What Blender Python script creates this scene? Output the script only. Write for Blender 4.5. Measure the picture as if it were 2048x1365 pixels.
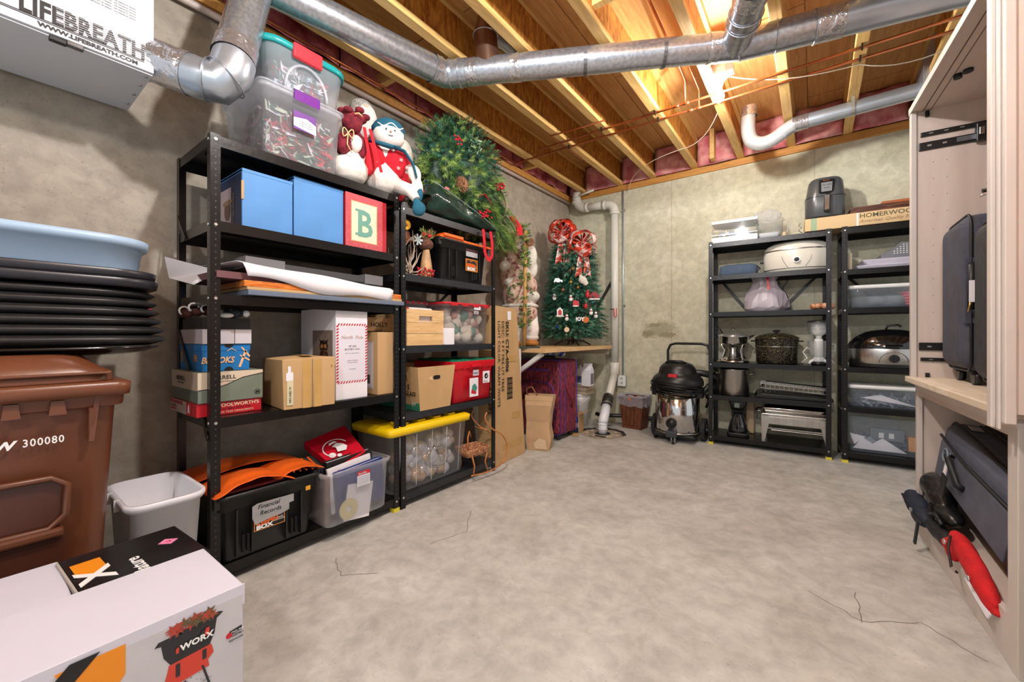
import bpy, math, random
from mathutils import Vector, Matrix
C = bpy.context.scene.collection
for o in list(bpy.data.objects): bpy.data.objects.remove(o, do_unlink=True)
PI = math.pi
rnd = random.Random(7)

# ---------------- camera, world, lights, exposure ----------------
YAW = math.atan(605/813)
cam_d = bpy.data.cameras.new('camera'); cam = bpy.data.objects.new('camera', cam_d); C.objects.link(cam)
cam.location = (0, 0, 1.02); cam.rotation_euler = (PI/2, 0, YAW)
cam_d.sensor_width = 36; cam_d.lens = 813/2048*36; cam_d.shift_y = -12.5/2048; cam_d.clip_start = .02
bpy.context.scene.camera = cam
W = bpy.data.worlds.new('world'); bpy.context.scene.world = W; W.use_nodes = True
W.node_tree.nodes['Background'].inputs[0].default_value = (.93, .96, 1, 1)
W.node_tree.nodes['Background'].inputs[1].default_value = .62
vs = bpy.context.scene.view_settings
vs.view_transform = 'Standard'; vs.look = 'None'; vs.gamma = 1; vs.use_curve_mapping = False; vs.exposure = 0.45
def lamp(name, loc, power, col=(.97, .98, 1), r=.04):
    l = bpy.data.lights.new(name, 'POINT'); l.energy = power; l.color = col; l.shadow_soft_size = r
    o = bpy.data.objects.new(name, l); o.location = loc; C.objects.link(o); return o
lamp('basement_bulb_near', (-.6, .85, 2.68), 88)
lamp('fill_lamp_behind', (.05, -1.1, 2.62), 62, r=.08)  # unseen lamp added to light the fronts that face the camera
BULB_STRENGTH = 820

# ---------------- materials ----------------
def lin(c):
    return tuple((v/255/12.92 if v/255 <= .04045 else ((v/255+.055)/1.055)**2.4) for v in c)
MATS = {}
def mat(name, rgb, rough=.55, metal=0, var=0, scale=8, bump=0, spec=.5, stretch=(1, 1, 1), rgb2=None, clear=0, detail=4, emit=0, alpha=1, bscale=None):
    if name in MATS: return MATS[name]
    m = bpy.data.materials.new(name); m.use_nodes = True; nt = m.node_tree; N = nt.nodes; Lk = nt.links
    b = N['Principled BSDF']; c = lin(rgb)
    b.inputs['Base Color'].default_value = (*c, 1); b.inputs['Roughness'].default_value = rough
    b.inputs['Metallic'].default_value = metal; b.inputs['Specular IOR Level'].default_value = spec
    b.inputs['Coat Weight'].default_value = clear; b.inputs['Alpha'].default_value = alpha
    if emit: b.inputs['Emission Color'].default_value = (*c, 1); b.inputs['Emission Strength'].default_value = emit
    if var or bump or rgb2:
        tc = N.new('ShaderNodeTexCoord'); mp = N.new('ShaderNodeMapping'); mp.inputs['Scale'].default_value = stretch
        Lk.new(tc.outputs['Object'], mp.inputs[0])
        n = N.new('ShaderNodeTexNoise'); n.inputs['Scale'].default_value = scale; n.inputs['Detail'].default_value = detail
        Lk.new(mp.outputs[0], n.inputs[0])
        if var or rgb2:
            r = N.new('ShaderNodeValToRGB'); e = r.color_ramp.elements
            c2 = lin(rgb2) if rgb2 else tuple(min(1, v*(1+var)) for v in c)
            c1 = c if rgb2 else tuple(v*(1-var) for v in c)
            e[0].position = .36; e[1].position = .64; e[0].color = (*c1, 1); e[1].color = (*c2, 1)
            Lk.new(n.outputs[0], r.inputs[0]); Lk.new(r.outputs[0], b.inputs['Base Color'])
        if bump:
            n2 = n
            if bscale:
                n2 = N.new('ShaderNodeTexNoise'); n2.inputs['Scale'].default_value = bscale; n2.inputs['Detail'].default_value = 3; Lk.new(mp.outputs[0], n2.inputs[0])
            bp = N.new('ShaderNodeBump'); bp.inputs['Strength'].default_value = bump; bp.inputs['Distance'].default_value = .01
            Lk.new(n2.outputs[0], bp.inputs['Height']); Lk.new(bp.outputs[0], b.inputs['Normal'])
    MATS[name] = m; return m
def plastic(name, rgb, opacity=.3, rough=.25):
    """clear or frosted plastic: part see-through, part milky"""
    if name in MATS: return MATS[name]
    m = bpy.data.materials.new(name); m.use_nodes = True; nt = m.node_tree; N = nt.nodes; Lk = nt.links; N.remove(N['Principled BSDF'])
    c = (*lin(rgb), 1); d = N.new('ShaderNodeBsdfDiffuse'); d.inputs[0].default_value = c; tl = N.new('ShaderNodeBsdfTranslucent'); tl.inputs[0].default_value = c
    mk = N.new('ShaderNodeMixShader'); mk.inputs[0].default_value = .4; Lk.new(d.outputs[0], mk.inputs[1]); Lk.new(tl.outputs[0], mk.inputs[2])
    t = N.new('ShaderNodeBsdfTransparent'); t.inputs[0].default_value = (.97, .98, .99, 1)
    mx = N.new('ShaderNodeMixShader'); mx.inputs[0].default_value = opacity; Lk.new(t.outputs[0], mx.inputs[1]); Lk.new(mk.outputs[0], mx.inputs[2])
    g = N.new('ShaderNodeBsdfGlossy'); g.inputs['Roughness'].default_value = rough; lw = N.new('ShaderNodeLayerWeight'); lw.inputs[0].default_value = .5; pw = N.new('ShaderNodeMath'); pw.operation = 'POWER'; pw.inputs[1].default_value = 4; Lk.new(lw.outputs['Facing'], pw.inputs[0]); fr = N.new('ShaderNodeMath'); fr.operation = 'MULTIPLY_ADD'; fr.inputs[1].default_value = .5; fr.inputs[2].default_value = .04; Lk.new(pw.outputs[0], fr.inputs[0])
    m2 = N.new('ShaderNodeMixShader'); Lk.new(fr.outputs[0], m2.inputs[0]); Lk.new(mx.outputs[0], m2.inputs[1]); Lk.new(g.outputs[0], m2.inputs[2])
    Lk.new(m2.outputs[0], N['Material Output'].inputs[0]); MATS[name] = m; return m
def concrete(name, base, dark, light, seam=0, stain=None, scale=1.3):
    m = bpy.data.materials.new(name); m.use_nodes = True; nt = m.node_tree; N = nt.nodes; Lk = nt.links
    b = N['Principled BSDF']; b.inputs['Roughness'].default_value = .82; b.inputs['Specular IOR Level'].default_value = .3
    tc = N.new('ShaderNodeTexCoord')
    def noise(sc, det, dist=0, src=tc.outputs['Object']):
        n = N.new('ShaderNodeTexNoise'); n.inputs['Scale'].default_value = sc; n.inputs['Detail'].default_value = det
        n.inputs['Roughness'].default_value = .62; n.inputs['Distortion'].default_value = dist; Lk.new(src, n.inputs[0]); return n.outputs[0]
    def ramp(src, p0, c0, p1, c1):
        r = N.new('ShaderNodeValToRGB'); e = r.color_ramp.elements; e[0].position = p0; e[1].position = p1
        e[0].color = (*c0, 1); e[1].color = (*c1, 1); Lk.new(src, r.inputs[0]); return r.outputs[0]
    def mix(f, a, c, mode='MIX'):
        x = N.new('ShaderNodeMix'); x.data_type = 'RGBA'; x.blend_type = mode
        if isinstance(f, float): x.inputs[0].default_value = f
        else: Lk.new(f, x.inputs[0])
        for i, v in ((6, a), (7, c)):
            if isinstance(v, tuple): x.inputs[i].default_value = (*v, 1)
            else: Lk.new(v, x.inputs[i])
        return x.outputs[2]
    mp = N.new('ShaderNodeMapping'); mp.inputs['Scale'].default_value = (1, 1, 2.2); Lk.new(tc.outputs['Object'], mp.inputs[0])
    a = ramp(noise(scale, 8, .6, mp.outputs[0]), .34, lin(dark), .66, lin(light))
    g = ramp(noise(14, 8, .4), .38, (.72, .72, .72), .62, (1.08, 1.08, 1.08))
    col = mix(.45, a, lin(base)); col = mix(.55, col, g, 'MULTIPLY')
    sp = ramp(noise(90, 2), .27, (.45, .43, .4), .36, (1, 1, 1)); col = mix(.5, col, sp, 'MULTIPLY')
    if seam:
        sx = N.new('ShaderNodeSeparateXYZ'); Lk.new(tc.outputs['Object'], sx.inputs[0])
        md = N.new('ShaderNodeMath'); md.operation = 'PINGPONG'; md.inputs[1].default_value = seam
        Lk.new(sx.outputs[0], md.inputs[0]); s = ramp(md.outputs[0], 0, (.62, .62, .58), .006, (1, 1, 1)); col = mix(.8, col, s, 'MULTIPLY')
    if stain:
        for (px, pz, rx, rz, cc) in stain:
            sm = N.new('ShaderNodeMapping'); sm.vector_type = 'POINT'
            sm.inputs['Location'].default_value = (-px/rx, 0, -pz/rz); sm.inputs['Scale'].default_value = (1/rx, 0, 1/rz)
            Lk.new(tc.outputs['Object'], sm.inputs[0])
            gd = N.new('ShaderNodeTexGradient'); gd.gradient_type = 'SPHERICAL'; Lk.new(sm.outputs[0], gd.inputs[0])
            mu = N.new('ShaderNodeMath'); mu.operation = 'MULTIPLY'; Lk.new(gd.outputs[1], mu.inputs[0]); Lk.new(noise(34, 8, 1.5), mu.inputs[1])
            f = ramp(mu.outputs[0], .24, (0, 0, 0), .36, (.75, .75, .75)); col = mix(f, col, lin(cc))
    Lk.new(col, b.inputs['Base Color'])
    bp = N.new('ShaderNodeBump'); bp.inputs['Strength'].default_value = .25; bp.inputs['Distance'].default_value = .006
    Lk.new(noise(26, 6), bp.inputs['Height']); Lk.new(bp.outputs[0], b.inputs['Normal'])
    MATS[name] = m; return m
def stripes(name, base, s2, rough, sc, dirv=(1, 1, 1), noise=.0, thr=.5, soft=.05, kind='noise', bump=0, metal=0):
    """two-colour streaked or grained surface"""
    m = bpy.data.materials.new(name); m.use_nodes = True; nt = m.node_tree; N = nt.nodes; Lk = nt.links
    b = N['Principled BSDF']; b.inputs['Roughness'].default_value = rough; b.inputs['Metallic'].default_value = metal
    tc = N.new('ShaderNodeTexCoord'); mp = N.new('ShaderNodeMapping'); mp.inputs['Scale'].default_value = dirv
    Lk.new(tc.outputs['Object'], mp.inputs[0])
    if kind == 'noise':
        n = N.new('ShaderNodeTexNoise'); n.inputs['Scale'].default_value = sc; n.inputs['Detail'].default_value = 5; n.inputs['Distortion'].default_value = noise; out = n.outputs[0]
    elif kind == 'vor':
        n = N.new('ShaderNodeTexVoronoi'); n.inputs['Scale'].default_value = sc; out = n.outputs['Color']
    else:
        n = N.new('ShaderNodeTexWave'); n.inputs['Scale'].default_value = sc; n.inputs['Distortion'].default_value = noise; n.inputs['Detail'].default_value = 3; out = n.outputs[1]
    Lk.new(mp.outputs[0], n.inputs[0])
    r = N.new('ShaderNodeValToRGB'); e = r.color_ramp.elements; e[0].position = max(0, thr-soft); e[1].position = min(1, thr+soft)
    e[0].color = (*lin(base), 1); e[1].color = (*lin(s2), 1); Lk.new(out, r.inputs[0]); Lk.new(r.outputs[0], b.inputs['Base Color'])
    if bump:
        bp = N.new('ShaderNodeBump'); bp.inputs['Strength'].default_value = bump; bp.inputs['Distance'].default_value = .005
        Lk.new(out, bp.inputs['Height']); Lk.new(bp.outputs[0], b.inputs['Normal'])
    MATS[name] = m; return m

# ---------------- mesh builder ----------------
def rrect(hx, hy, r, k=4):
    r = max(min(r, hx-.0005, hy-.0005), .0005); P = []
    for cx, cy, a0 in ((hx-r, hy-r, 0), (-hx+r, hy-r, 90), (-hx+r, -hy+r, 180), (hx-r, -hy+r, 270)):
        for i in range(k+1):
            a = math.radians(a0+90*i/k); P.append((cx+r*math.cos(a), cy+r*math.sin(a)))
    return P
class MB:
    def __init__(s): s.v = []; s.f = []; s.mi = []; s.sm = []
    def add(s, V, Fc, mi=0, sm=False):
        o = len(s.v); s.v += [tuple(p) for p in V]
        for f in Fc: s.f.append(tuple(o+i for i in f)); s.mi.append(mi); s.sm.append(sm)
        return s
    def box(s, x0, y0, z0, x1, y1, z1, mi=0):
        V = [(x, y, z) for x in (x0, x1) for y in (y0, y1) for z in (z0, z1)]
        return s.add(V, [(0, 1, 3, 2), (4, 6, 7, 5), (0, 4, 5, 1), (2, 3, 7, 6), (0, 2, 6, 4), (1, 5, 7, 3)], mi)
    def bar(s, p, q, w, h, mi=0, up=(0, 0, 1)):
        p = Vector(p); q = Vector(q); d = (q-p).normalized(); u = Vector(up)
        if abs(d.dot(u)) > .95: u = Vector((0, 1, 0))
        a = d.cross(u).normalized()*w/2; b = a.cross(d).normalized()*h/2
        V = [c+i*a+j*b for c in (p, q) for i in (-1, 1) for j in (-1, 1)]
        return s.add(V, [(0, 1, 3, 2), (4, 6, 7, 5), (0, 4, 5, 1), (2, 3, 7, 6), (0, 2, 6, 4), (1, 5, 7, 3)], mi)
    def tube(s, pts, r, n=10, mi=0, closed=False, cap=True, flat=1):
        pts = [Vector(p) for p in pts]; m = len(pts); R = r if isinstance(r, (list, tuple)) else [r]*m
        V = []; prev = None
        for i, p in enumerate(pts):
            if closed: d = (pts[(i+1) % m]-pts[i-1]).normalized()
            else: d = (pts[min(i+1, m-1)]-pts[max(i-1, 0)]).normalized()
            if prev is None: a = d.orthogonal().normalized() if abs(d.z) > .9 else d.cross(Vector((0, 0, 1))).normalized()
            else:
                a = prev-d*prev.dot(d); a = a.normalized() if a.length > 1e-6 else d.orthogonal().normalized()
            prev = a; b = d.cross(a)
            for k in range(n):
                t = 2*PI*k/n; V.append(p+R[i]*(math.cos(t)*a+math.sin(t)*flat*b))
        Fc = []
        for i in range(m if closed else m-1):
            j = (i+1) % m
            for k in range(n): Fc.append((i*n+k, i*n+(k+1) % n, j*n+(k+1) % n, j*n+k))
        s.add(V, Fc, mi, True)
        if cap and not closed:
            o = len(s.v)-m*n
            s.f += [tuple(o+k for k in reversed(range(n))), tuple(o+(m-1)*n+k for k in range(n))]; s.mi += [mi]*2; s.sm += [False]*2
        return s
    def cyl(s, p, q, r0, r1=None, n=20, mi=0, cap=True): return s.tube([p, q], [r0, r0 if r1 is None else r1], n, mi, cap=cap)
    def loft(s, secs, cx=0, cy=0, mi=0, k=4, bottom=True, top=True, sm=True):
        """secs: (z, hx, hy, r[, dx, dy]) rounded rectangles stacked upward"""
        n = 4*(k+1); V = []
        for sc in secs:
            dx, dy = (sc[4], sc[5]) if len(sc) > 4 else (0, 0)
            V += [(cx+dx+x, cy+dy+y, sc[0]) for x, y in rrect(sc[1], sc[2], sc[3], k)]
        Fc = [(i*n+j, i*n+(j+1) % n, (i+1)*n+(j+1) % n, (i+1)*n+j) for i in range(len(secs)-1) for j in range(n)]
        s.add(V, Fc, mi, sm); o = len(s.v)-len(V)
        if bottom: s.f.append(tuple(o+j for j in reversed(range(n)))); s.mi.append(mi); s.sm.append(False)
        if top: s.f.append(tuple(o+(len(secs)-1)*n+j for j in range(n))); s.mi.append(mi); s.sm.append(False)
        return s
    def lathe(s, prof, c=(0, 0, 0), n=28, mi=0, sx=1, sy=1):
        V = [(c[0]+r*sx*math.cos(2*PI*k/n), c[1]+r*sy*math.sin(2*PI*k/n), c[2]+z) for r, z in prof for k in range(n)]
        Fc = [(i*n+k, i*n+(k+1) % n, (i+1)*n+(k+1) % n, (i+1)*n+k) for i in range(len(prof)-1) for k in range(n)]
        return s.add(V, Fc, mi, True)
    def ell(s, c, r, mi=0, n=14, rot=None):
        m = n//2; V = []; Rm = rot or Matrix.Identity(3)
        for i in range(m+1):
            a = PI*i/m
            for k in range(n):
                b = 2*PI*k/n; V.append(Vector(c)+Rm@Vector((r[0]*math.sin(a)*math.cos(b), r[1]*math.sin(a)*math.sin(b), r[2]*math.cos(a))))
        return s.add(V, [(i*n+k, (i+1)*n+k, (i+1)*n+(k+1) % n, i*n+(k+1) % n) for i in range(m) for k in range(n)], mi, True)
    def prism(s, poly, a, b, axis='y', mi=0):
        """poly in the plane across axis: y -> (x,z), x -> (y,z), z -> (x,y)"""
        g = {'y': lambda p, t: (p[0], t, p[1]), 'x': lambda p, t: (t, p[0], p[1]), 'z': lambda p, t: (p[0], p[1], t)}[axis]
        n = len(poly); V = [g(p, t) for t in (a, b) for p in poly]
        return s.add(V, [tuple(range(n))[::-1], tuple(range(n, 2*n))]+[(i, (i+1) % n, n+(i+1) % n, n+i) for i in range(n)], mi)
    def rotate(s, M, start=0):
        s.v[start:] = [tuple(M @ Vector(p)) for p in s.v[start:]]; return s
    def build(s, name, mats, parent=None, bevel=0, mods=None, label=None, kind=None, seg=2):
        me = bpy.data.meshes.new(name); me.from_pydata(s.v, [], s.f)
        for m in (mats if isinstance(mats, (list, tuple)) else [mats]): me.materials.append(m)
        me.polygons.foreach_set('material_index', s.mi); me.polygons.foreach_set('use_smooth', s.sm); me.validate(); me.update()
        o = bpy.data.objects.new(name, me); C.objects.link(o)
        if parent: o.parent = parent
        if bevel:
            b = o.modifiers.new('bevel', 'BEVEL'); b.width = bevel; b.segments = seg; b.limit_method = 'ANGLE'; b.angle_limit = .9
        for k, kw in (mods or []):
            q = o.modifiers.new(k.lower(), k)
            for a, v in kw.items(): setattr(q, a, v)
        if label: o['label'] = label
        if kind: o['kind'] = kind
        return o
def thing(name, label, cat, loc=(0, 0, 0), rz=0, group=None, rot=None):
    o = bpy.data.objects.new(name, None); C.objects.link(o); o.location = loc; o.empty_display_size = .05
    o.rotation_euler = rot or (0, 0, math.radians(rz)); o['label'] = label; o['category'] = cat
    if group: o['group'] = group
    return o
def struct(o): o['kind'] = 'structure'; return o
X_, Y_, Z_ = Vector((1, 0, 0)), Vector((0, 1, 0)), Vector((0, 0, 1))
def basis(face):
    return {'front': (X_, Z_, -Y_), 'left': (-Y_, Z_, -X_), 'right': (Y_, Z_, X_), 'top': (X_, Y_, Z_), 'back': (-X_, Z_, Y_)}[face] if isinstance(face, str) else face
def flat(parent, name, o, face, pts, m, off=.0008, label=None):
    """thin printed or stuck-on piece: 2D outline on a face, o = origin on that face"""
    r, u, n = [Vector(v) for v in basis(face)]; o = Vector(o); k = len(pts)
    V = [o+r*a+u*b+n*t for t in (off-.0006, off) for a, b in pts]; mb = MB()
    mb.add(V, [tuple(range(k))[::-1], tuple(range(k, 2*k))]+[(i, (i+1) % k, k+(i+1) % k, k+i) for i in range(k)])
    return mb.build(name, m, parent, label=label)
def rect(w, h, x=0, y=0): return [(x, y), (x+w, y), (x+w, y+h), (x, y+h)]
def disc(r, x=0, y=0, n=20, ry=None): return [(x+r*math.cos(2*PI*i/n), y+(ry or r)*math.sin(2*PI*i/n)) for i in range(n)]
def text(parent, s, o, face, size, m, off=.0014, align='LEFT', bold=0, shear=0, ang=0, sx=1, name='lettering', sp=1):
    cu = bpy.data.curves.new('t', 'FONT'); cu.body = s; cu.size = size; cu.align_x = align; cu.offset = bold; cu.shear = shear
    cu.resolution_u = 2; cu.extrude = .0003; cu.space_character = sp
    t = bpy.data.objects.new('t', cu); C.objects.link(t)
    me = bpy.data.meshes.new_from_object(t.evaluated_get(bpy.context.evaluated_depsgraph_get()))
    bpy.data.objects.remove(t); me.materials.clear(); me.materials.append(m)
    r, u, n = [Vector(v) for v in basis(face)]; o = Vector(o); ca, sa = math.cos(math.radians(ang)), math.sin(math.radians(ang))
    for v in me.vertices:
        x, y, z = v.co; x *= sx; a, b = x*ca-y*sa, x*sa+y*ca; v.co = o+r*a+u*b+n*(z+off)
    me.name = name; ob = bpy.data.objects.new(name, me); C.objects.link(ob); ob.parent = parent; return ob

# common materials
BLACKP = mat('black_powder_coat', (10, 10, 11), .3, 0, .25, 30, .08, spec=.45)
GREYSH = mat('charcoal_powder_coat', (34, 37, 43), .4, 0, .2, 20, .05)
ZINC = mat('zinc_bolt', (215, 215, 210), .3, .9)
GALV = mat('galvanised_steel', (186, 191, 198), .27, .8, .16, 55, .04)
GALV2 = mat('galvanised_smooth', (190, 200, 210), .32, .75, .08, 6, .03)
FOIL = mat('foil_tape', (205, 206, 210), .18, .85, .05, 30, .9)
STEEL = mat('polished_steel', (205, 203, 200), .12, 1, .05, 5)
STEEL2 = mat('brushed_steel', (190, 187, 182), .28, 1, .08, 60, .03, stretch=(1, 1, .05))
WHITE = mat('white_card', (236, 234, 240), .6, 0, .03, 6, .03)
WHITEG = mat('white_gloss', (238, 238, 236), .3)
PAPER = mat('white_paper', (240, 236, 240), .7, 0, .02, 4)
CARD = mat('brown_cardboard', (196, 160, 112), .75, 0, .07, 5, .06, stretch=(1, 1, .3))
CARD2 = mat('dark_cardboard', (150, 118, 80), .8, 0, .1, 6)
TAPE = mat('parcel_tape', (196, 158, 96), .25, 0, .05, 10)
BLACK = mat('black_print', (20, 19, 20), .5)
BLKPL = mat('black_plastic', (27, 27, 28), .38, 0, .2, 12, .05)
DGREY = mat('dark_grey', (70, 70, 72), .5)
RED = mat('red_print', (196, 30, 44), .45)
REDF = mat('red_felt', (205, 22, 40), .9, 0, .1, 60, .2)
CREAM = mat('cream', (232, 222, 200), .6)
ORANGE = mat('orange_print', (240, 150, 20), .5)
SHADOWHOLE = mat('dark_hole', (8, 8, 8), .9)
CLEARP = plastic('clear_plastic', (236, 240, 248), .14, .15)
FROST = plastic('frosted_plastic', (246, 248, 254), .32, .3)
FROST2 = plastic('thin_frosted_plastic', (246, 248, 254), .22, .2)
CLEARG = plastic('clear_glass', (235, 240, 240), .2, .05)
# ---------------- room shell ----------------
CON_L = concrete('concrete_left', (174, 162, 146), (140, 126, 110), (192, 182, 166))  # own tan plus shade on this wall, painted in as a darker brown
CON_B = concrete('concrete_back', (206, 203, 178), (186, 182, 154), (220, 217, 194), seam=.62,
    stain=[(-1.50, 1.03, .17, .10, (128, 108, 72)), (-1.28, 1.02, .22, .07, (138, 118, 80)), (-1.42, 1.13, .2, .05, (140, 124, 86)), (-1.36, 1.08, .4, .2, (150, 146, 118))])
CON_F = concrete('concrete_floor', (190, 189, 183), (166, 164, 157), (210, 209, 204), scale=3.2,
    stain=[])
XL, YB = -2.485, 4.56
fl = struct(MB().box(XL-.2, -1.8, -.1, 2.0, YB+.2, 0).build('floor', CON_F))
struct(MB().box(XL-.2, -1.8, 0, XL, YB+.2, 2.69).build('wall_left', CON_L))
struct(MB().box(XL, YB, 0, 2.0, YB+.2, 2.69).build('wall_back', CON_B))
# hairline cracks in the floor
ck = mat('crack', (120, 114, 104), .9)
def crack(pts, w=.0016):
    mb = MB(); P = []
    for (a, b), (c, d) in zip(pts, pts[1:]):
        for t in range(6): P.append((a+(c-a)*t/6+rnd.uniform(-.008, .008), b+(d-b)*t/6+rnd.uniform(-.008, .008)))
    P.append(pts[-1])
    for i in range(len(P)-1):
        (a, b), (c, d) = P[i], P[i+1]; l = math.hypot(c-a, d-b); nx, ny = -(d-b)/l*w, (c-a)/l*w
        mb.add([(a-nx, b-ny, .0006), (c-nx, d-ny, .0006), (c+nx, d+ny, .0006), (a+nx, b+ny, .0006)], [(0, 1, 2, 3)])
    return mb.build('crack', ck, fl)
crack([(.30, 2.02), (.14, 1.9), (-.02, 2.0)]); crack([(.14, 1.9), (.13, 2.1)]); crack([(.43, 1.9), (.30, 2.02)])
crack([(-1.6, 1.75), (-1.45, 1.55), (-1.5, 1.35)]); crack([(-1.75, 1.0), (-1.6, .95), (-1.5, 1.05)])

OSB = stripes('oriented_strand_board', (150, 84, 22), (214, 150, 62), .6, 60, (1, .55, .18), .8, .5, .16, bump=.15)
PLY = stripes('plywood', (188, 134, 72), (222, 176, 112), .6, 3.5, (6, .5, 1), 2.4, .5, .3)
PINE = stripes('pine_lumber', (196, 146, 74), (238, 202, 132), .55, 7, (7, .5, 7), 1.2, .5, .3)
PINE2 = stripes('pine_plate', (172, 112, 42), (216, 160, 84), .6, 7, (.5, 7, 7), 1.2, .5, .3)
PINK = mat('pink_fibreglass', (196, 104, 110), .95, 0, 0, 9, .9, rgb2=(232, 172, 166), detail=8)
PINK_SHADE = mat('pink_fibreglass_shaded', (172, 66, 74), .4, 0, 0, 8, .6, rgb2=(226, 140, 138))  # darker copy of the batt pink; shade and highlights put into the colour
ceil = struct(MB().box(XL-.2, -1.8, 3.075, 2.0, YB+.2, 3.1).build('ceiling', PLY))
x = XL; k = 0
while x < 1.9:
    y0 = -1.8+(k % 2)*1.2-1.2
    while y0 < YB:
        a, b = max(y0, -1.8), min(y0+2.435, YB+.1)
        if b-a > .1: MB().box(x, a+.002, 3.058, min(x+1.215, 2.0), b-.002, 3.0755).build('plywood_panel', PLY, ceil)
        y0 += 2.44
    x += 1.22; k += 1
JX = [-2.27, -1.805, -1.43, -1.0, -.58, -.17, .228, .64, 1.05, 1.46]
for jx in JX:
    w = MB().box(jx-.006, -1.78, 2.79, jx+.006, YB+.05, 3.025).build('joist', OSB, ceil)
    MB().box(jx-.031, -1.78, 2.755, jx+.031, YB+.05, 2.793).build('bottom_flange', PINE, w, bevel=.003)
    MB().box(jx-.031, -1.78, 3.02, jx+.031, YB+.05, 3.058).build('top_flange', PINE, w)
struct(MB().box(XL+.0, YB-.02, 2.69, 2.0, YB+.14, 2.755).build('trim_1', PINE2, bevel=.002))
struct(MB().box(XL-.14, -1.8, 2.69, XL+.02, YB-.02, 2.755).build('trim_2', PINE2, bevel=.002))
MB().box(XL-.12, -1.8, 2.70, XL-.08, YB+.1, 3.07).build('rim_board', OSB, ceil)
MB().box(XL-.1, YB+.09, 2.70, 2.0, YB+.12, 3.07).build('rim_board', OSB, ceil)
MB().box(1.96, -1.8, 2.70, 2.0, YB+.1, 3.07).build('rim_board', OSB, ceil)
def lumpy(x0, x1, z0, z1, y, axis, name='insulation_batt', m=PINK, amp=.035):
    nx = max(3, int((x1-x0)/.035)); nz = max(3, int((z1-z0)/.03)); V = []; ph = rnd.uniform(0, 9)
    for j in range(nz+1):
        for i in range(nx+1):
            u, v = i/nx, j/nz; e = min(1, 6*min(u, 1-u))*min(1, 4*min(v, 1-v)+.3)
            d = amp*e*(.6+.5*math.sin(7*u*(x1-x0)/.4+ph)+.4*math.sin(9*v+3*u+ph)+rnd.uniform(-.25, .25))
            a = x0+(x1-x0)*u; z = z0+(z1-z0)*v
            V.append((a, y-.02-d, z) if axis == 'y' else (y+.02+d, a, z))
    Fc = [(j*(nx+1)+i, j*(nx+1)+i+1, (j+1)*(nx+1)+i+1, (j+1)*(nx+1)+i) for j in range(nz) for i in range(nx)]
    b = MB(); b.add(V, Fc, 0, True)
    return b.build(name, m, ceil, mods=[('SOLIDIFY', dict(thickness=-.02 if axis == 'y' else .02))])
for a, b in zip([XL]+JX, JX+[1.9]): lumpy(a+.035, b-.035, 2.757, 3.05, YB-.01, 'y')
y = -1.7
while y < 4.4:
    lumpy(y, min(y+.62, 4.46), 2.757, 3.04, XL+.0, 'x', m=PINK_SHADE, amp=.05); y += .63
# blocking between rim and first joist, post between joists on the plate
for yy in (1.72, 2.6, 3.5): MB().box(XL+.0, yy, 2.757, -2.302, yy+.04, 2.85).build('blocking', PINE, ceil)
MB().box(-.83, 4.38, 2.757, -.79, 4.47, 3.05).build('blocking', PINE, ceil)
MB().box(-1.0+.035, 2.02, 2.80, -.58-.035, 2.06, 2.90).build('blocking', PINE, ceil)
# printed stamps on two joist webs
for (s, yy, zz, x0, sz) in (('3000 SPF', 2.05, 2.93, -1.811, .035), ('Match lines    2590mm', 2.3, 2.9, -1.811, .03), ('LPI 42 PLUS', 2.55, 2.86, -1.811, .03)):
    text(ceil, s, (x0-.001, yy+.6, zz), (-Y_, Z_, -X_), sz, BLACK)

# ---------------- ducts, pipes, wires overhead ----------------
def arc(p0, p1, p2, n=8):
    p0, p1, p2 = Vector(p0), Vector(p1), Vector(p2)
    return [(1-t)**2*p0+2*(1-t)*t*p1+t*t*p2 for t in [i/n for i in range(n+1)]]
REDP = mat('red_tape_print', (200, 40, 50), .4)
def tapering(root, p, q, r, name='foil_tape'):
    """crinkled foil tape wrap round a duct between p and q, with printed marks"""
    p, q = Vector(p), Vector(q); n = 8; pts = [p+(q-p)*i/(n-1) for i in range(n)]
    mb = MB().tube(pts, [r+.0015+rnd.uniform(0, .0022) for _ in pts], 24, cap=False); mb.build(name, FOIL, root)
def ring(root, c, d, r, name='crimp_ring', m=GALV):
    c = Vector(c); d = Vector(d).normalized(); a = d.orthogonal().normalized(); b = d.cross(a)
    MB().tube([c+r*(math.cos(t)*a+math.sin(t)*b) for t in [2*PI*i/28 for i in range(28)]], .0035, 6, closed=True).build(name, m, root)
R6 = .076
dm = thing('round_duct', 'long round galvanised duct with taped joints hung below the joists', 'duct', (0, 0, 0))
A0, A1, A2, A3 = (-2.13, .42, 2.12), (-1.95, .64, 2.04), (-2.07, .80, 2.655), (-1.86, 1.80, 2.655)
EL = (-2.01, .565, 2.065)
B1_, B2_, B3_ = (-.34, 2.62, 2.66), (.0, 2.70, 2.66), (.75, 2.86, 2.66)
def seg(p, q, name='duct_section', r=R6, m=GALV, n=28):
    return MB().tube([p, q], r, n, cap=False).build(name, m, dm)
V = Vector
def lerp(p, q, t): return tuple(V(p).lerp(V(q), t))
seg(A0, EL)
MB().tube([lerp(A0, EL, .8), EL, (-1.965, .625, 2.055), (-1.945, .655, 2.10), (-1.96, .675, 2.17)], R6+.003, 28, cap=False).build('elbow', GALV2, dm)
ring(dm, (-1.99, .59, 2.06), (.5, .8, -.1), R6+.006); ring(dm, (-1.955, .645, 2.085), (.2, .5, .6), R6+.006)
tapering(dm, lerp(A0, EL, .1), lerp(A0, EL, .85), R6+.003); tapering(dm, lerp(A1, A2, .24), lerp(A1, A2, .36), R6+.003)
seg(lerp(A1, A2, .22), lerp(A1, A2, .97))
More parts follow.
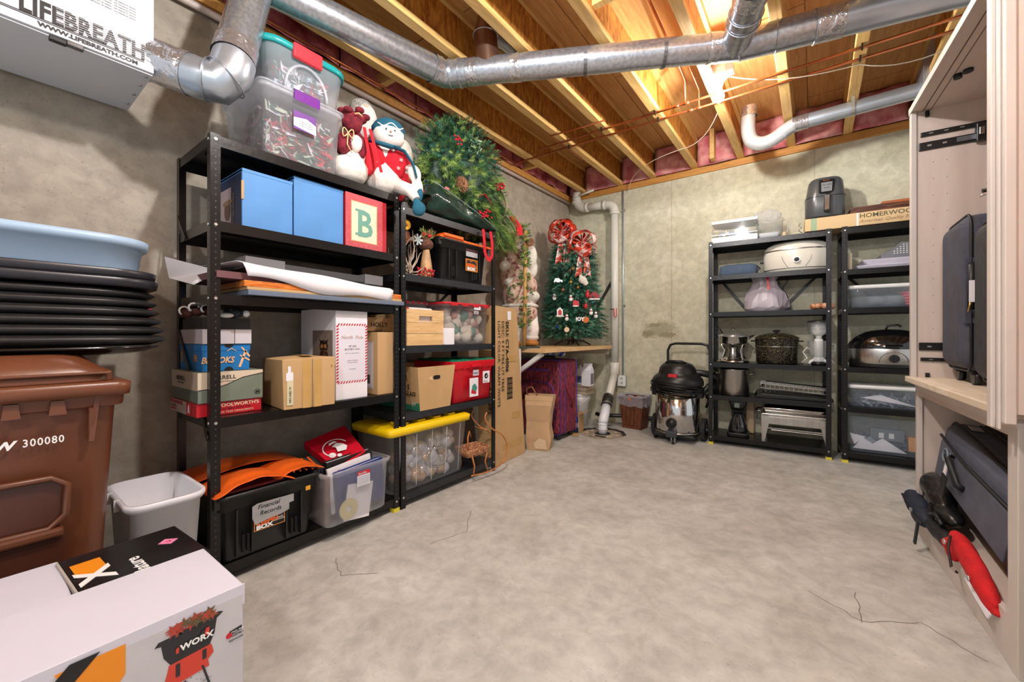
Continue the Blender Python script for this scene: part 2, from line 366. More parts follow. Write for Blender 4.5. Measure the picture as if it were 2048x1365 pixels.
MB().tube([lerp(A1, A2, .9), lerp(A1, A2, 1), (-2.06, .86, 2.68), lerp(A2, A3, .12)], R6+.003, 28, cap=False).build('elbow', GALV, dm)
seg(lerp(A2, A3, .06), lerp(A2, A3, .96))
MB().tube([lerp(A2, A3, .93), lerp(A2, A3, .99), lerp(A3, B1_, .03), lerp(A3, B1_, .08)], R6+.003, 28, cap=False).build('elbow', GALV, dm)
for t in (.02, .055): ring(dm, lerp(A3, B1_, t), V(B1_)-V(A3), R6+.006)
tapering(dm, lerp(A2, A3, .90), lerp(A2, A3, .95), R6+.003)
seg(lerp(A3, B1_, .05), lerp(A3, B1_, .6)); seg(lerp(A3, B1_, .58), B1_, r=R6-.001)
for t in (.085, .24, .9): tapering(dm, lerp(A3, B1_, t), lerp(A3, B1_, t+.035), R6)
# stub up into the joist bay
sb = lerp(A3, B1_, .16); MB().tube([sb, (sb[0]-.01, sb[1]-.02, 2.86), (sb[0]+.02, sb[1]-.02, 2.95)], R6-.004, 26, cap=False).build('branch', mat('copper_tinted_steel', (168, 132, 112), .25, .9), dm)
MB().tube([(sb[0]-.0, sb[1]-.02, 2.87), (sb[0]+.02, sb[1]+.12, 2.90), (sb[0]+.02, sb[1]+.5, 2.90)], .05, 20, cap=False).build('branch', GALV2, dm)
ring(dm, (sb[0]-.01, sb[1]-.02, 2.86), (0, 0, 1), R6)
MB().tube([B1_, lerp(B1_, B2_, .6), B2_], R6+.003, 28, cap=False).build('elbow', GALV, dm)
for p in (B1_, lerp(B1_, B2_, .5), B2_): ring(dm, p, (1, .2, 0), R6+.006)
seg(B2_, B3_, r=R6+.002, m=GALV2); tapering(dm, lerp(B2_, B3_, .0), lerp(B2_, B3_, .16), R6+.003)
wy = [(-.36, 2.60, 2.66), (-.30, 2.44, 2.665), (-.22, 2.20, 2.68), (-.17, 1.7, 2.69)]
MB().tube(wy, R6+.001, 28, cap=False).build('branch', GALV, dm)
for p, q in ((wy[1], wy[2]), (wy[2], wy[3])): ring(dm, p, V(q)-V(p), R6+.006); ring(dm, lerp(p, q, .25), V(q)-V(p), R6+.005)
tapering(dm, lerp(wy[1], wy[2], .55), lerp(wy[1], wy[2], .9), R6+.002)
STRAP = mat('strap_steel', (120, 122, 126), .4, .8)
for t in (.50, .76):
    c = V(lerp(A3, B1_, t)); d = (V(B1_)-V(A3)).normalized(); sd = d.cross(Z_).normalized(); mb = MB(); pts = []
    pts.append(c-sd*.17+V((0, 0, .11)))
    for i in range(13):
        a = PI*i/12*1.15-.3; pts.append(c-sd*(R6+.003)*math.cos(a)-Z_*(R6+.003)*math.sin(a))
    for p, q in zip(pts, pts[1:]): mb.bar(p, q, .019, .0022, up=tuple(((p+q)/2-c).normalized()))
    mb.build('hanger_strap', STRAP, dm)
rd = thing('rectangular_duct', 'boxy galvanised duct boot at the top edge above the round duct', 'duct', (0, 0, 0))
MB().prism([(-.02, 2.27), (.02, 2.05), (.16, 2.02), (.62, 2.02), (.66, 2.27)], 2.72, 2.95, 'z').build('duct_body', GALV2, rd, bevel=.004)
MB().box(-.0, 2.265, 2.715, .68, 2.28, 2.955).build('flange', GALV2, rd)
MB().bar((.16, 2.0, 2.72), (.16, 2.28, 2.72), .012, .012).build('seam', GALV2, rd)
sd_ = thing('flexible_duct', 'small round duct with ribbed flexible end near back wall', 'duct', (0, 0, 0))
MB().tube([(-.10, 3.93, 2.695), (.62, 3.91, 2.70)], .052, 24, cap=False).build('duct_section', GALV2, sd_)
cp = arc((-.44, 3.95, 2.93), (-.47, 3.95, 2.70), (-.415, 3.94, 2.64), 10)[:-1]+arc((-.415, 3.94, 2.64), (-.34, 3.94, 2.57), (-.22, 3.93, 2.64), 10)[:-1]+arc((-.22, 3.93, 2.64), (-.16, 3.93, 2.69), (-.07, 3.93, 2.695), 10)
fine = []
for i in range(len(cp)-1):
    for k in range(4): fine.append(cp[i].lerp(cp[i+1], k/4))
MB().tube(fine, [.052+(.0028 if i % 2 else -.0012) for i in range(len(fine))], 22, cap=False).build('flexible_hose', mat('aluminium_flex', (206, 210, 214), .35, .5), sd_)
tapering(sd_, (-.14, 3.93, 2.69), (-.04, 3.93, 2.695), .054); tapering(sd_, (-.44, 3.95, 2.86), (-.44, 3.95, 2.94), .056)
mb = MB(); pts = [V((.226, 3.915-.0, 2.755))]+[V((.226, 3.915+.055*math.cos(a), 2.698-.055*math.sin(a))) for a in [PI+.2-i*.42 for i in range(8)]]
pts = [V((.226, 3.85, 2.757))]+[V((.226, 3.915-.056*math.cos(a), 2.698-.056*math.sin(a))) for a in [PI*i/10 for i in range(11)]]
for p, q in zip(pts, pts[1:]): mb.bar(p, q, .019, .002, up=tuple(((p+q)/2-V((.226, 3.915, 2.698))).normalized()))
mb.build('hanger_strap', ZINC, sd_)
rb = thing('duct_boot', 'angled galvanised sheet metal riser by the cabinet top', 'duct', (0, 0, 0))
MB().prism([(.58, 2.62), (.58, 2.86), (.64, 3.04), (.95, 3.04), (.95, 2.55)], 3.80, 4.05, 'y').build('duct_body', GALV2, rb, bevel=.003)
MB().bar((.70, 3.795, 2.6), (.70, 3.795, 3.04), .012, .01).build('seam', GALV2, rb)

COPPER = mat('copper', (196, 118, 76), .3, .9, .12, 12)
def pipe(label, pts, r=.0085, name='copper_pipe', m=COPPER, clips=(), cat='pipe', group=None, fit=()):
    t = thing(name, label, cat, (0, 0, 0), group=group); MB().tube(pts, r, 12).build('pipe', m, t)
    for c in fit: MB().cyl(V(c)-X_*.018, V(c)+X_*.018, r+.003, n=12).build('coupling', m, t)
    for c in clips:
        cc = V(c); MB().box(cc.x-.004, cc.y-r-.004, cc.z-r-.004, cc.x+.004, cc.y+r+.004, 2.756).build('pipe_clip', BLACK, t)
    return t
pipe('copper pipe running across the joists, the one nearer the camera', [(-2.05, 3.17, 2.735), (.95, 3.2, 2.735)], clips=[(-1.43, 3.175, 2.735), (-.99, 3.18, 2.735), (.228, 3.19, 2.735)], fit=[(-.83, 3.18, 2.735), (-.76, 3.18, 2.735)])
pipe('copper pipe running across the joists, the one nearer the back wall', [(-2.4, 3.28, 2.735), (.95, 3.33, 2.735)], clips=[(-1.80, 3.29, 2.735), (-1.0, 3.30, 2.735), (.228, 3.32, 2.735)], fit=[(-.76, 3.305, 2.735), (-.70, 3.305, 2.735)])
pipe('thin copper pipe running along the top of left wall', [(-2.42, -1.7, 2.75), (-2.41, 3.3, 2.745)], r=.008, clips=[(-2.415, 1.74, 2.747)])
pipe('pale grey tubing along the top of left wall', [(-2.455, -1.7, 2.64), (-2.455, 4.5, 2.655)], r=.016, m=mat('pinkish_pvc', (206, 186, 176), .45), name='plastic_tubing')
pipe('short copper riser above the pipes beside the bulb', [(-.78, 2.2, 3.0), (-.78, 2.9, 2.96), (-.77, 3.17, 2.90), (-.77, 3.18, 2.74)], r=.008)
pipe('second copper riser dropping to pipes left of bulb', [(-.70, 2.95, 3.04), (-.70, 3.0, 2.88), (-.70, 3.3, 2.87), (-.70, 3.305, 2.74)], r=.008)
pipe('copper loop pipe below joists left of the bulb', [(-1.83, 3.62, 2.74), (-1.83, 3.02, 2.74), (-1.35, 3.06, 2.74)], r=.007, group=None)
pipe('dark insulated pipe in joist bay at the top centre', [(-.70, 2.28, 2.97), (-.72, 2.0, 2.95), (-.74, 1.3, 2.93)], r=.02, m=BLKPL, name='insulated_pipe')
wh = thing('red_valve', 'red handwheel valve on a wooden block between joists', 'valve', (-.86, 1.97, 2.86))
MB().tube([(.03*math.cos(a), .03*math.sin(a), 0) for a in [2*PI*i/16 for i in range(16)]], .006, 8, closed=True).build('handwheel', RED, wh)
MB().cyl((0, 0, -.03), (0, .0, .07), .008).cyl((-.03, 0, 0), (.03, 0, 0), .004).build('stem', COPPER, wh)
WIRE = mat('white_cable', (226, 214, 190), .5)
def wire(label, pts, r=.0035):
    t = MB().tube(pts, r, 6).build('electric_cable', WIRE); t['label'] = label; t['category'] = 'cable'; return t
wire('white cable sagging from the bulb fixture to right joists', [V(p) for p in arc((-.5, 3.1, 2.80), (-.2, 3.25, 2.68), (.23, 3.4, 2.745), 10)]+arc((.23, 3.4, 2.745), (.45, 3.5, 2.66), (.75, 3.6, 2.8), 8)[1:])
wire('white cable curving left from bulb to the grey conduit', [V(p) for p in arc((-.56, 3.4, 2.78), (-.75, 3.9, 2.70), (-1.0, 3.98, 2.75), 8)]+arc((-1.0, 3.98, 2.75), (-1.3, 4.05, 2.76), (-1.5, 4.3, 2.78), 8)[1:]+arc((-1.5, 4.3, 2.78), (-1.66, 4.44, 2.78), (-1.695, 4.50, 2.66), 6)[1:])

# bulb fixture
bf = thing('ceiling_bulb', 'bright bare bulb in a round fixture under the joists', 'light bulb', (-.525, 3.08, 2.79))
BULBW = bpy.data.materials.new('lit_bulb'); BULBW.use_nodes = True
bb = BULBW.node_tree.nodes['Principled BSDF']; bb.inputs['Emission Color'].default_value = (1, .95, .9, 1); bb.inputs['Emission Strength'].default_value = BULB_STRENGTH
MB().lathe([(0.001, .10), (.05, .10), (.055, .03), (.062, 0), (.058, -.012), (.03, -.035), (.022, -.07), (.0, -.07)], n=24).build('lampholder', mat('porcelain', (235, 232, 225), .35), bf)
MB().box(-.02, -.035, .0, .09, .035, .05).build('junction_box', GALV2, bf, bevel=.003)
MB().lathe([(.013, -.07), (.018, -.09), (.030, -.118), (.033, -.14), (.027, -.163), (.012, -.175), (.0005, -.177)], n=20).build('bulb', BULBW, bf)
# ---------------- shelving units ----------------
HOLE = mat('hole_grey', (70, 72, 76), .5, .3)  # plain mid-grey marks standing in for the punched holes
YEL = mat('yellow_cap', (222, 206, 60), .5)
def shelf_unit(label, loc, rz, w, d, h, levels, mats, caps=(), holes=True, group='metal shelving units'):
    t = thing('shelving_unit', label, 'shelving', loc, rz, group); pw, th = .034, .0025
    for sx in (0, 1):
        for sy in (0, 1):
            X0, X1 = (0, pw) if sx == 0 else (w-pw, w); Xe = 0 if sx == 0 else w; Ye = 0 if sy == 0 else d
            mb = MB().box(X0, Ye-th/2, 0, X1, Ye+th/2, h)
            mb.box(Xe-th/2, Ye-(pw if sy else 0), 0, Xe+th/2, Ye+(0 if sy else pw), h)
            o = mb.build('post', BLACKP, t)
            if sy == 0 and holes:
                hb = MB(); z = .05
                while z < h-.03:
                    cx = (X0+X1)/2; hb.box(cx-.0022, -.0018, z, cx+.0022, -.0012, z+.006)
                    side = -th/2-.0006 if sx == 0 else w+th/2; hb.box(side, .015, z, side+.0006, .019, z+.006); z += .0255
                hb.build('post_hole', HOLE if sx == 0 else mat('hole_dark', (70, 72, 76), .5), o)
            if (sx, sy) in caps: MB().box(X0-.003, Ye-.003 if not sy else Ye-pw, 0, X1+.003, Ye+pw if not sy else Ye+.003, .022).build('foot_cap', YEL, o)
    for i, z in enumerate(levels):
        mb = MB().box(.003, .003, z-.003, w-.003, d-.003, z)
        mb.box(.003, .002, z-.042, w-.003, .0045, z).box(.003, d-.0045, z-.042, w-.003, d-.002, z)
        mb.box(.002, .003, z-.042, .0045, d-.003, z).box(w-.0045, .003, z-.042, w-.002, d-.003, z)
        mb.box(.0045, .0045, z-.042, w-.0045, .012, z-.040).box(.05, d*.5-.02, z-.014, w-.05, d*.5+.02, z-.003)
        m = mats[i] if isinstance(mats, list) else mats
        s = mb.build('shelf', m, t); bb_ = MB()
        for bx in (.017, w-.017):
            bb_.cyl((bx, -.0045, z-.018), (bx, .0, z-.018), .006, n=10)
        for sx, s0 in ((-.0045, 0), (w, w+.0045)): bb_.cyl((sx, .018, z-.018), (sx+.0045, .018, z-.018), .006, n=10)
        bb_.build('bolt', ZINC, s)
    return t
u1 = shelf_unit('black metal shelving unit nearest the camera, holding blue boxes and the orange-lidded tub', (-1.93, .582, 0), 90, .915, .43, 1.83, [1.825, 1.482, 1.185, .682, .078], BLACKP, caps=[(1, 0)])
u2 = shelf_unit('dark metal shelving unit beside it, topped with evergreen and green plastic bag', (-1.93, 1.512, 0), 90, .868, .43, 1.80, [1.775, 1.382, .953, .552, .083], GREYSH)
u3 = shelf_unit('black shelving unit on back wall with roaster, pots and chafing dish', (-.794, 4.15, 0), 3, .905, .355, 1.885, [1.872, 1.567, 1.230, .762, .460, .085], BLACKP, caps=[(0, 0), (1, 0)])
u4 = shelf_unit('black shelving unit on back wall partly hidden behind the cabinet', (.178, 4.19, 0), 3, .905, .345, 1.885, [1.872, 1.540, 1.232, .762, .445, .085], BLACKP, caps=[(0, 0)])
def brace(u, p, q, w=.022): MB().bar(p, q, w, .003, up=(0, 1, 0)).build('brace', BLACKP, u)
MB().bar((-.004, .40, 1.05), (-.004, .02, .60), .003, .022).build('brace', BLACKP, u1)
MB().bar((-.004, .41, 1.56), (-.004, .30, 1.44), .003, .02).build('brace', BLACKP, u1)
brace(u3, (.03, .35, 1.60), (.30, .35, 1.25)); brace(u3, (.88, .35, 1.60), (.56, .35, 1.25)); brace(u3, (.03, .35, 1.1), (.25, .35, .78)); brace(u4, (.03, .33, 1.56), (.30, .33, 1.25)); brace(u2, (.83, .42, 1.38), (.6, .42, 1.2))

# ---------------- generic makers ----------------
def carton(parent, w, d, h, m, name='box_body', lid=0, bev=.002, flaps=False, dx=0):
    mb = MB().box(0, 0, 0, w, d, h); o = mb.build(name, m, parent, bevel=bev)
    if lid: MB().box(-.002, -.002, h-lid, w+.002, d+.002, h+.0015).build('lid', m, parent, bevel=bev)
    return o
LO = lambda x, y, z: (x, y, z)
def cavity_tote(parent, w, d, z0, z1, taper, m, r=.03, th=.003, rim=.012, name='tub', ribs=0, rimm=None):
    """open tub: tapered rounded walls with a rolled rim, thickness inside"""
    a, b = w/2, d/2; tb = taper
    mb = MB().loft([(z0, a-tb-.008, b-tb-.008, r), (z0+.008, a-tb, b-tb, r), (z1-.02, a-.004, b-.004, r), (z1-.02, a+rim*.6, b+rim*.6, r+rim), (z1, a+rim, b+rim, r+rim), (z1, a-th, b-th, r)], w/2, d/2, bottom=True, top=False)
    o = mb.build(name, m, parent); return o
def leafclump(parent, n, box, cols, size=.03, name='contents', kind='stuff', seed=1):
    r = random.Random(seed); mb = MB()
    for _ in range(n):
        c = V((r.uniform(box[0], box[3]), r.uniform(box[1], box[4]), r.uniform(box[2], box[5]))); mi = r.randrange(len(cols))
        for k in range(5):
            a = 2*PI*k/5+r.uniform(0, 1); u = V((math.cos(a), r.uniform(-.5, .5), math.sin(a))).normalized(); s = u.orthogonal().normalized()*size*.35; L = u*size*r.uniform(.7, 1.3)
            Q = [c, c+L*.5+s, c+L, c+L*.5-s]; off = V([max(0, box[w]-min(q[w] for q in Q))-max(0, max(q[w] for q in Q)-box[w+3]) for w in range(3)])+V((0, r.uniform(0, .03), 0)); mb.add([q+off for q in Q], [(0, 1, 2, 3)], mi)
    return mb.build(name, cols, parent, kind=kind)
NG = [mat('needle_green', (66, 112, 62), .5), mat('needle_light', (146, 176, 88), .5), mat('needle_dark', (34, 70, 50), .5), mat('needle_blue', (58, 122, 98), .5)]
def needles(parent, sprigs, mats, L=.05, nl=.022, n=26, w=.0022, seed=3, name='foliage', dark=None, wts=None):
    r = random.Random(seed); Vv = []; Fc = []; Mi = []
    for (p, d) in sprigs:
        p = V(p); d = V(d).normalized(); a = d.orthogonal().normalized(); b = d.cross(a); mi = r.choices(range(len(mats)), wts)[0]
        LL = L*r.uniform(.7, 1.25)
        for k in range(n):
            t = k/n; ang = r.uniform(0, 2*PI); q = p+d*LL*t; o_ = (a*math.cos(ang)+b*math.sin(ang)); e = q+(o_*.85+d*.75)*nl*r.uniform(.7, 1.15)*(1.1-.4*t)
            s = d.cross(o_)*w; i = len(Vv); Vv += [tuple(q-s), tuple(q+s), tuple(e)]; Fc.append((i, i+1, i+2)); Mi.append(mi)
    mb = MB(); mb.v, mb.f, mb.mi, mb.sm = Vv, Fc, Mi, [False]*len(Fc)
    return mb.build(name, mats, parent, kind='stuff')

# ---------------- unit 1, top: two totes and soft toys ----------------
def LT(x, y, z): return (x, y, z)
t = thing('storage_tote', 'large clear plastic tote with purple latch, full of poinsettias, on shelf top', 'tote', (-1.945, .772, 1.826), 90)
cavity_tote(t, .385, .43, .0, .318, .018, FROST, .03, rim=.008)
MB().loft([(.318, .205, .228, .035), (.326, .205, .228, .035), (.33, .195, .218, .03), (.333, .19, .21, .03)], .1925, .215).build('lid', FROST, t)
MB().prism([(-.012, 0), (.0, .012), (.004, .05), (-.006, .052), (-.016, .04)], .135, .255, 'x').build('latch', mat('purple_plastic', (112, 40, 140), .35), t).location = (0, -.006, .285)
leafclump(t, 520, (.03, .022, .01, .355, .25, .26), [mat('poinsettia', (210, 40, 56), .6), NG[0], NG[3], mat('pale_leaf', (206, 214, 190), .6), mat('pale_tissue', (226, 224, 230), .7), mat('poinsettia_dark', (160, 24, 44), .6)], .085, seed=5)
PUR = mat('purple_print', (110, 60, 140), .5)
flat(t, 'label', (.135, -.0085, .155), 'front', rect(.105, .085), PUR, .0008); flat(t, 'label', (.135, -.0085, .155), 'front', [(.0, .012), (.105, .0), (.105, .045), (.06, .062), (.0, .05)], WHITE, .0018)
for z in (.02, .03, .04): text(t, 'storage box 30 quarts', (.16, -.0085, .155+z), 'front', .007, DGREY, off=.0024)
t = thing('domed_tote', 'clear tote with teal lid and red latch on top of the larger tote', 'tote', (-1.97, .80, 2.16), 90)
TEAL = mat('teal_plastic', (22, 150, 150), .35)
MB().loft([(0, .165, .17, .05), (.01, .175, .18, .055), (.19, .198, .20, .07), (.20, .205, .208, .075)], .195, .205, top=False).build('tub', FROST, t)
MB().loft([(.196, .210, .213, .08), (.222, .212, .215, .08), (.236, .20, .20, .075), (.245, .16, .17, .07)], .195, .205).build('lid', TEAL, t)
MB().box(.115, -.022, .165, .255, .002, .235).build('latch', mat('coral_red_plastic', (226, 52, 62), .35), t, bevel=.008)
MB().tube([V((.185+.10*math.cos(a), -.004, .02+.13*math.sin(a))) for a in [PI*i/16 for i in range(17)]], .006, 8).build('moulded_arch', FROST, t)
leafclump(t, 420, (.05, .045, .01, .33, .33, .16), [mat('pale_blue_tissue', (190, 206, 226), .6), RED, WHITE, WHITE, NG[3], WHITE], .07, seed=9)

SNOW = mat('white_felt', (240, 232, 222), .9, 0, .03, 40, .15); TEALF = mat('teal_felt', (26, 92, 116), .9, 0, .1, 50, .15); BURG = mat('burgundy_plaid', (118, 26, 40), .9, 0, .35, 40, .1); FUR = mat('grey_fur', (158, 152, 144), .95, 0, .3, 60, .8); FURW = mat('white_fur', (222, 216, 204), .95, 0, .05, 60, .8)
RM = [('REMESH', dict(mode='VOXEL', voxel_size=.008, use_smooth_shade=True))]
def blob(parent, name, parts, m, vox=.008, label=None, mods=True):
    mb = MB()
    for c, r, *rot in parts: mb.ell(c, r, 0, 14, Matrix.Rotation(math.radians(rot[0]), 3, 'Y') if rot else None)
    return mb.build(name, m, parent, mods=[('REMESH', dict(mode='VOXEL', voxel_size=vox, use_smooth_shade=True)), ('SMOOTH', dict(factor=.5, iterations=4))] if mods else None, label=label)
# snowman with teal cap and red vest
t = thing('snowman_doll', 'snowman doll with teal cap, scarf and red vest, arm hanging over shelf edge', 'doll', (-2.03, 1.455, 1.828), 66)
blob(t, 'body', [((0, 0, .10), (.115, .10, .10)), ((.01, 0, .20), (.085, .075, .11)), ((.11, -.05, .20), (.055, .035, .035), 35), ((.165, -.09, .135), (.04, .032, .055), -20), ((.18, -.10, .06), (.034, .03, .06), -10)], SNOW)
h = blob(t, 'head', [((.03, -.03, .345), (.092, .08, .075))], SNOW, mods=False)
MB().ell((.032, -.016, .376), (.098, .086, .078)).build('cap', TEALF, t)
MB().tube([V((.032+.098*math.cos(a), -.014+.084*math.sin(a), .385+.010*math.sin(7*a))) for a in [PI+.75+(PI-1.5)*i/30 for i in range(31)]], .0035, 6).build('cap_trim', SNOW, t)
for ex in (.0, .048): MB().ell((ex, -.108, .352), (.0045, .003, .0055)).build('eye', BLACK, h)
MB().ell((.024, -.113, .340), (.006, .008, .006)).build('nose', mat('orange_felt', (226, 150, 110), .8), h)
MB().tube([V((.026+.030*math.cos(a), -.108+.012*abs(math.cos(a)), .342+.022*math.sin(a))) for a in [PI+.5+i*(PI-1)/8 for i in range(9)]], .0016, 6).build('mouth', BLACK, h)
blob(t, 'vest', [((-.055, -.035, .19), (.07, .062, .095)), ((.06, -.035, .185), (.068, .062, .10)), ((.105, -.05, .215), (.062, .048, .046), 35), ((-.10, -.03, .21), (.05, .045, .05), -30)], REDF)
blob(t, 'mitten', [((-.09, -.08, .17), (.055, .04, .10), 12)], REDF)
MB().tube([(-.075, -.06, .285), (-.03, -.105, .262), (.03, -.105, .256), (.08, -.06, .28)], [.016, .02, .02, .016], 10, flat=.6).tube([(.04, -.105, .26), (.10, -.12, .24), (.15, -.125, .17), (.165, -.135, .10)], [.018, .02, .018, .014], 10, flat=.4).build('scarf', TEALF, t)
for (a, b) in ((-.05, .14), (.07, .12), (.04, .22), (-.02, .24), (.085, .17)):
    for k in range(3): text(t, '*', (a, -.101, b), 'front', .05, SNOW, align='CENTER', name='snowflake') if k == 0 else None
blob(t, 'boot', [((.185, -.12, .0), (.022, .026, .048), 12)], TEALF); blob(t, 'boot', [((.175, -.15, -.085), (.04, .03, .045), 25), ((.16, -.15, -.055), (.022, .022, .03))], TEALF)
MB().tube([(.08, -.04, .06), (.14, -.10, .03), (.165, -.135, -.03)], [.045, .036, .024], 12).build('leg', SNOW, t)
# snowman with burgundy hood
t = thing('snowman_doll', 'white-bellied snowman doll in burgundy plaid hood holding red ribbons', 'doll', (-2.03, 1.245, 1.828), 72)
blob(t, 'body', [((0, 0, .085), (.10, .10, .085)), ((.02, 0, .17), (.07, .07, .08))], SNOW)
blob(t, 'coat', [((0, -.01, .215), (.085, .07, .07)), ((-.045, -.06, .20), (.035, .035, .06)), ((.05, -.05, .2), (.03, .04, .06))], BURG)
blob(t, 'hood', [((.01, -.02, .335), (.055, .05, .055)), ((.02, -.01, .375), (.075, .055, .028))], BURG)
for a in range(7): MB().ell((.02+.06*math.cos(a), -.02+.05*math.sin(a), .39+.008*math.sin(3*a)), (.025, .022, .016)).build('ruffle', BURG, t)
MB().ell((.02, -.07, .21), (.032, .03, .045)).build('mitten', SNOW, t)
TWN = mat('twine', (226, 196, 140), .9)
MB().tube([V((-.03+.028*math.cos(a), -.105, .24+.022*math.sin(2*a))) for a in [2*PI*i/20 for i in range(20)]], .003, 5, closed=True).tube([(-.03, -.1, .24), (-.035, -.105, .18), (-.01, -.105, .14)], .003, 5).tube([(.01, -.075, .365), (.03, -.08, .372), (.05, -.075, .362)], .004, 5).build('twine_bow', TWN, t)
for dx in (0, .03): MB().bar((.055+dx, -.09, .30), (.085+dx*1.8, -.115, .07), .016, .002, up=(0, 1, 0)).build('ribbon', REDF, t)
# grey gnome and red/white santa behind
t = thing('gnome_doll', 'grey curly-bearded gnome doll behind the snowmen', 'doll', (-2.22, 1.44, 1.90), 80)
blob(t, 'body', [((0, 0, .2), (.10, .09, .2))], BURG, .012); blob(t, 'beard', [((.01, -.06, .42), (.065, .04, .09)), ((.03, -.06, .34), (.07, .04, .07))], mat('white_curls', (214, 208, 200), .95, 0, .1, 60, .9), .01)
blob(t, 'hood', [((0, 0, .50), (.07, .07, .055)), ((-.05, -.02, .44), (.03, .04, .06))], FUR, .01); MB().ell((.0, -.072, .475), (.022, .02, .02)).build('nose', mat('skin_felt', (220, 180, 150), .9), t)
t = thing('santa_doll', 'red and white hatted santa doll behind the teal-capped snowman', 'doll', (-2.24, 1.70, 1.86), 90)
blob(t, 'body', [((0, 0, .2), (.09, .09, .2)), ((.07, -.04, .22), (.05, .05, .10))], REDF, .012)
blob(t, 'beard', [((.03, -.07, .33), (.07, .03, .12)), ((0, -.03, .42), (.065, .06, .05))], FURW, .01)
MB().tube([(-.02, 0, .42), (-.03, -.01, .49), (-.07, -.03, .56)], [.07, .045, .012], 14).build('hat', REDF, t); MB().tube([V((-.02+.074*math.cos(a), .0+.074*math.sin(a), .445)) for a in [2*PI*i/20 for i in range(20)]], .013, 8, closed=True).build('hat_trim', FURW, t)

# ---------------- evergreen bundle, tarp bag on unit 2 ----------------
t = thing('evergreen_wreath', 'large bundle of artificial evergreen wreath and garland with berries and a pine cone', 'wreath', (-2.14, 2.22, 1.80), 90)
r = random.Random(11); S = []; CL = V((0, 0, .40)); RR = V((.40, .22, .42))
for _ in range(1500):
    u = V((r.gauss(0, 1), r.gauss(0, 1), r.gauss(0, 1))).normalized()
    if u.y > .35: continue
    p = CL+V((u.x*RR.x, u.y*RR.y, u.z*RR.z))*r.uniform(.75, 1.0); S.append((p, u+V((r.uniform(-.6, .6), r.uniform(-.6, .2), r.uniform(-.9, .3)))))
for _ in range(260):
    p = V((r.uniform(.12, .42), r.uniform(-.2, 0), r.uniform(-.05, .25))); S.append((p, V((r.uniform(0, .7), -.5, -1+r.uniform(-.3, .4)))))
S2 = [s for s in S if s[0].z < .42]; S1 = [s for s in S if s[0].z >= .42]
needles(t, S1, NG, .06, .026, 28, seed=1, wts=[4, 2, 3, 3], w=.0018); needles(t, S2, NG, .085, .040, 44, seed=2, wts=[4, 6, 1, 0], w=.0016)
MB().ell((0, .02, .40), (.36, .17, .37)).build('core', NG[2], t)
BER = mat('red_berry', (190, 20, 40), .25)
def cone(parent, c, s=.035):
    mb = MB()
    for k in range(60):
        a = k*2.4; q = 1-k/60; rr = s*math.sqrt(max(.02, 1-q*q)); p = V(c)+V((rr*math.cos(a), -s*q*.9, rr*math.sin(a))); e = V((math.cos(a), -.5, math.sin(a)))*s*.4; sdd = V((-math.sin(a), 0, math.cos(a)))*s*.22
        mb.add([p-sdd, p+sdd, p+e+sdd*.6, p+e-sdd*.6], [(0, 1, 2, 3)])
    mb.ell(c, (s*.7, s*.6, s*.7)); return mb.build('pine_cone', mat('pine_cone', (150, 104, 72), .8, 0, .3, 40), parent)
cone(t, (-.215, -.21, .24), .04)
mb = MB()
for cx, cz in ((.17, .33), (.05, .10), (-.02, .08), (.22, .35), (-.26, .52)):
    for _ in range(12): mb.ell((cx+r.uniform(-.03, .03), -.235+r.uniform(-.01, .01), cz+r.uniform(-.025, .025)), (.008,)*3, n=8)
mb.build('berries', BER, t, kind='stuff')
leafclump(t, 16, (-.12, -.24, .50, .0, -.21, .62), [mat('holly_silver', (170, 196, 160), .4)], .05, name='holly_leaves', seed=3)
MB().tube([V((.19+.12*math.cos(a), -.20, .22+.12*math.sin(a))) for a in [-.8+i*.2 for i in range(14)]], .009, 6, flat=.3).build('gold_ribbon', mat('gold_ribbon', (140, 130, 84), .5), t)
MB().tube([(-.06, -.22, .20), (.0, -.24, .23), (.06, -.235, .20), (.10, -.23, .18)], .009, 6, flat=.3).build('red_ribbon', REDF, t)
MB().add([(.40, -.16, .17), (.44, -.17, .19), (.53, -.19, .11), (.52, -.2, .04), (.46, -.18, .03), (.47, -.18, .09)], [(0, 1, 2, 3, 4, 5)]).build('red_bow', REDF, t, mods=[('SOLIDIFY', dict(thickness=.012))])
t = thing('flower_cluster', 'small red flower and blue berry pick between dolls and evergreen', 'decoration', (-1.97, 1.66, 1.80), 90)
for k in range(14): MB().ell((.06+.03*math.cos(k*1.3), -.02+.01*math.sin(k*3), .06+.035*math.sin(k*1.7)), (.022, .014, .018), rot=Matrix.Rotation(k, 3, 'Y')).build('petal', mat('magenta_red', (200, 20, 60), .7), t)
mb = MB()
for k in range(22): mb.ell((.03+r.uniform(-.05, .06), .03+r.uniform(-.02, .02), .15+r.uniform(-.04, .05)), (.009,)*3, n=8)
mb.build('blue_berries', mat('blue_metal_berry', (30, 60, 110), .15, .6), t, kind='stuff')
t = thing('tarp_bag', 'dark green plastic tarp bag slumped over the shelf front under evergreen', 'bag', (-1.93, 1.70, 1.78), 90)
TARP = mat('green_tarp', (34, 56, 48), .22, 0, .35, 9, .7, bscale=22)
mb = MB(); n = 20; Vt = []; nx = 26
for i in range(nx+1):
    u = i/nx; hh = .165*min(1, (u*6+.25))**.6*(1-u)**.75+.012; dd = .10*(1-u*.5); zc = .012+hh*.55
    for k in range(n):
        a_ = 2*PI*k/n; q = 1+.10*math.sin(5*a_+9*u)+.06*math.sin(3*a_-17*u); yy = .03-dd*math.cos(a_)*q; zz = zc+hh*.6*math.sin(a_)*q
        Vt.append((-.03+u*.70, yy, max(zz, .003)))
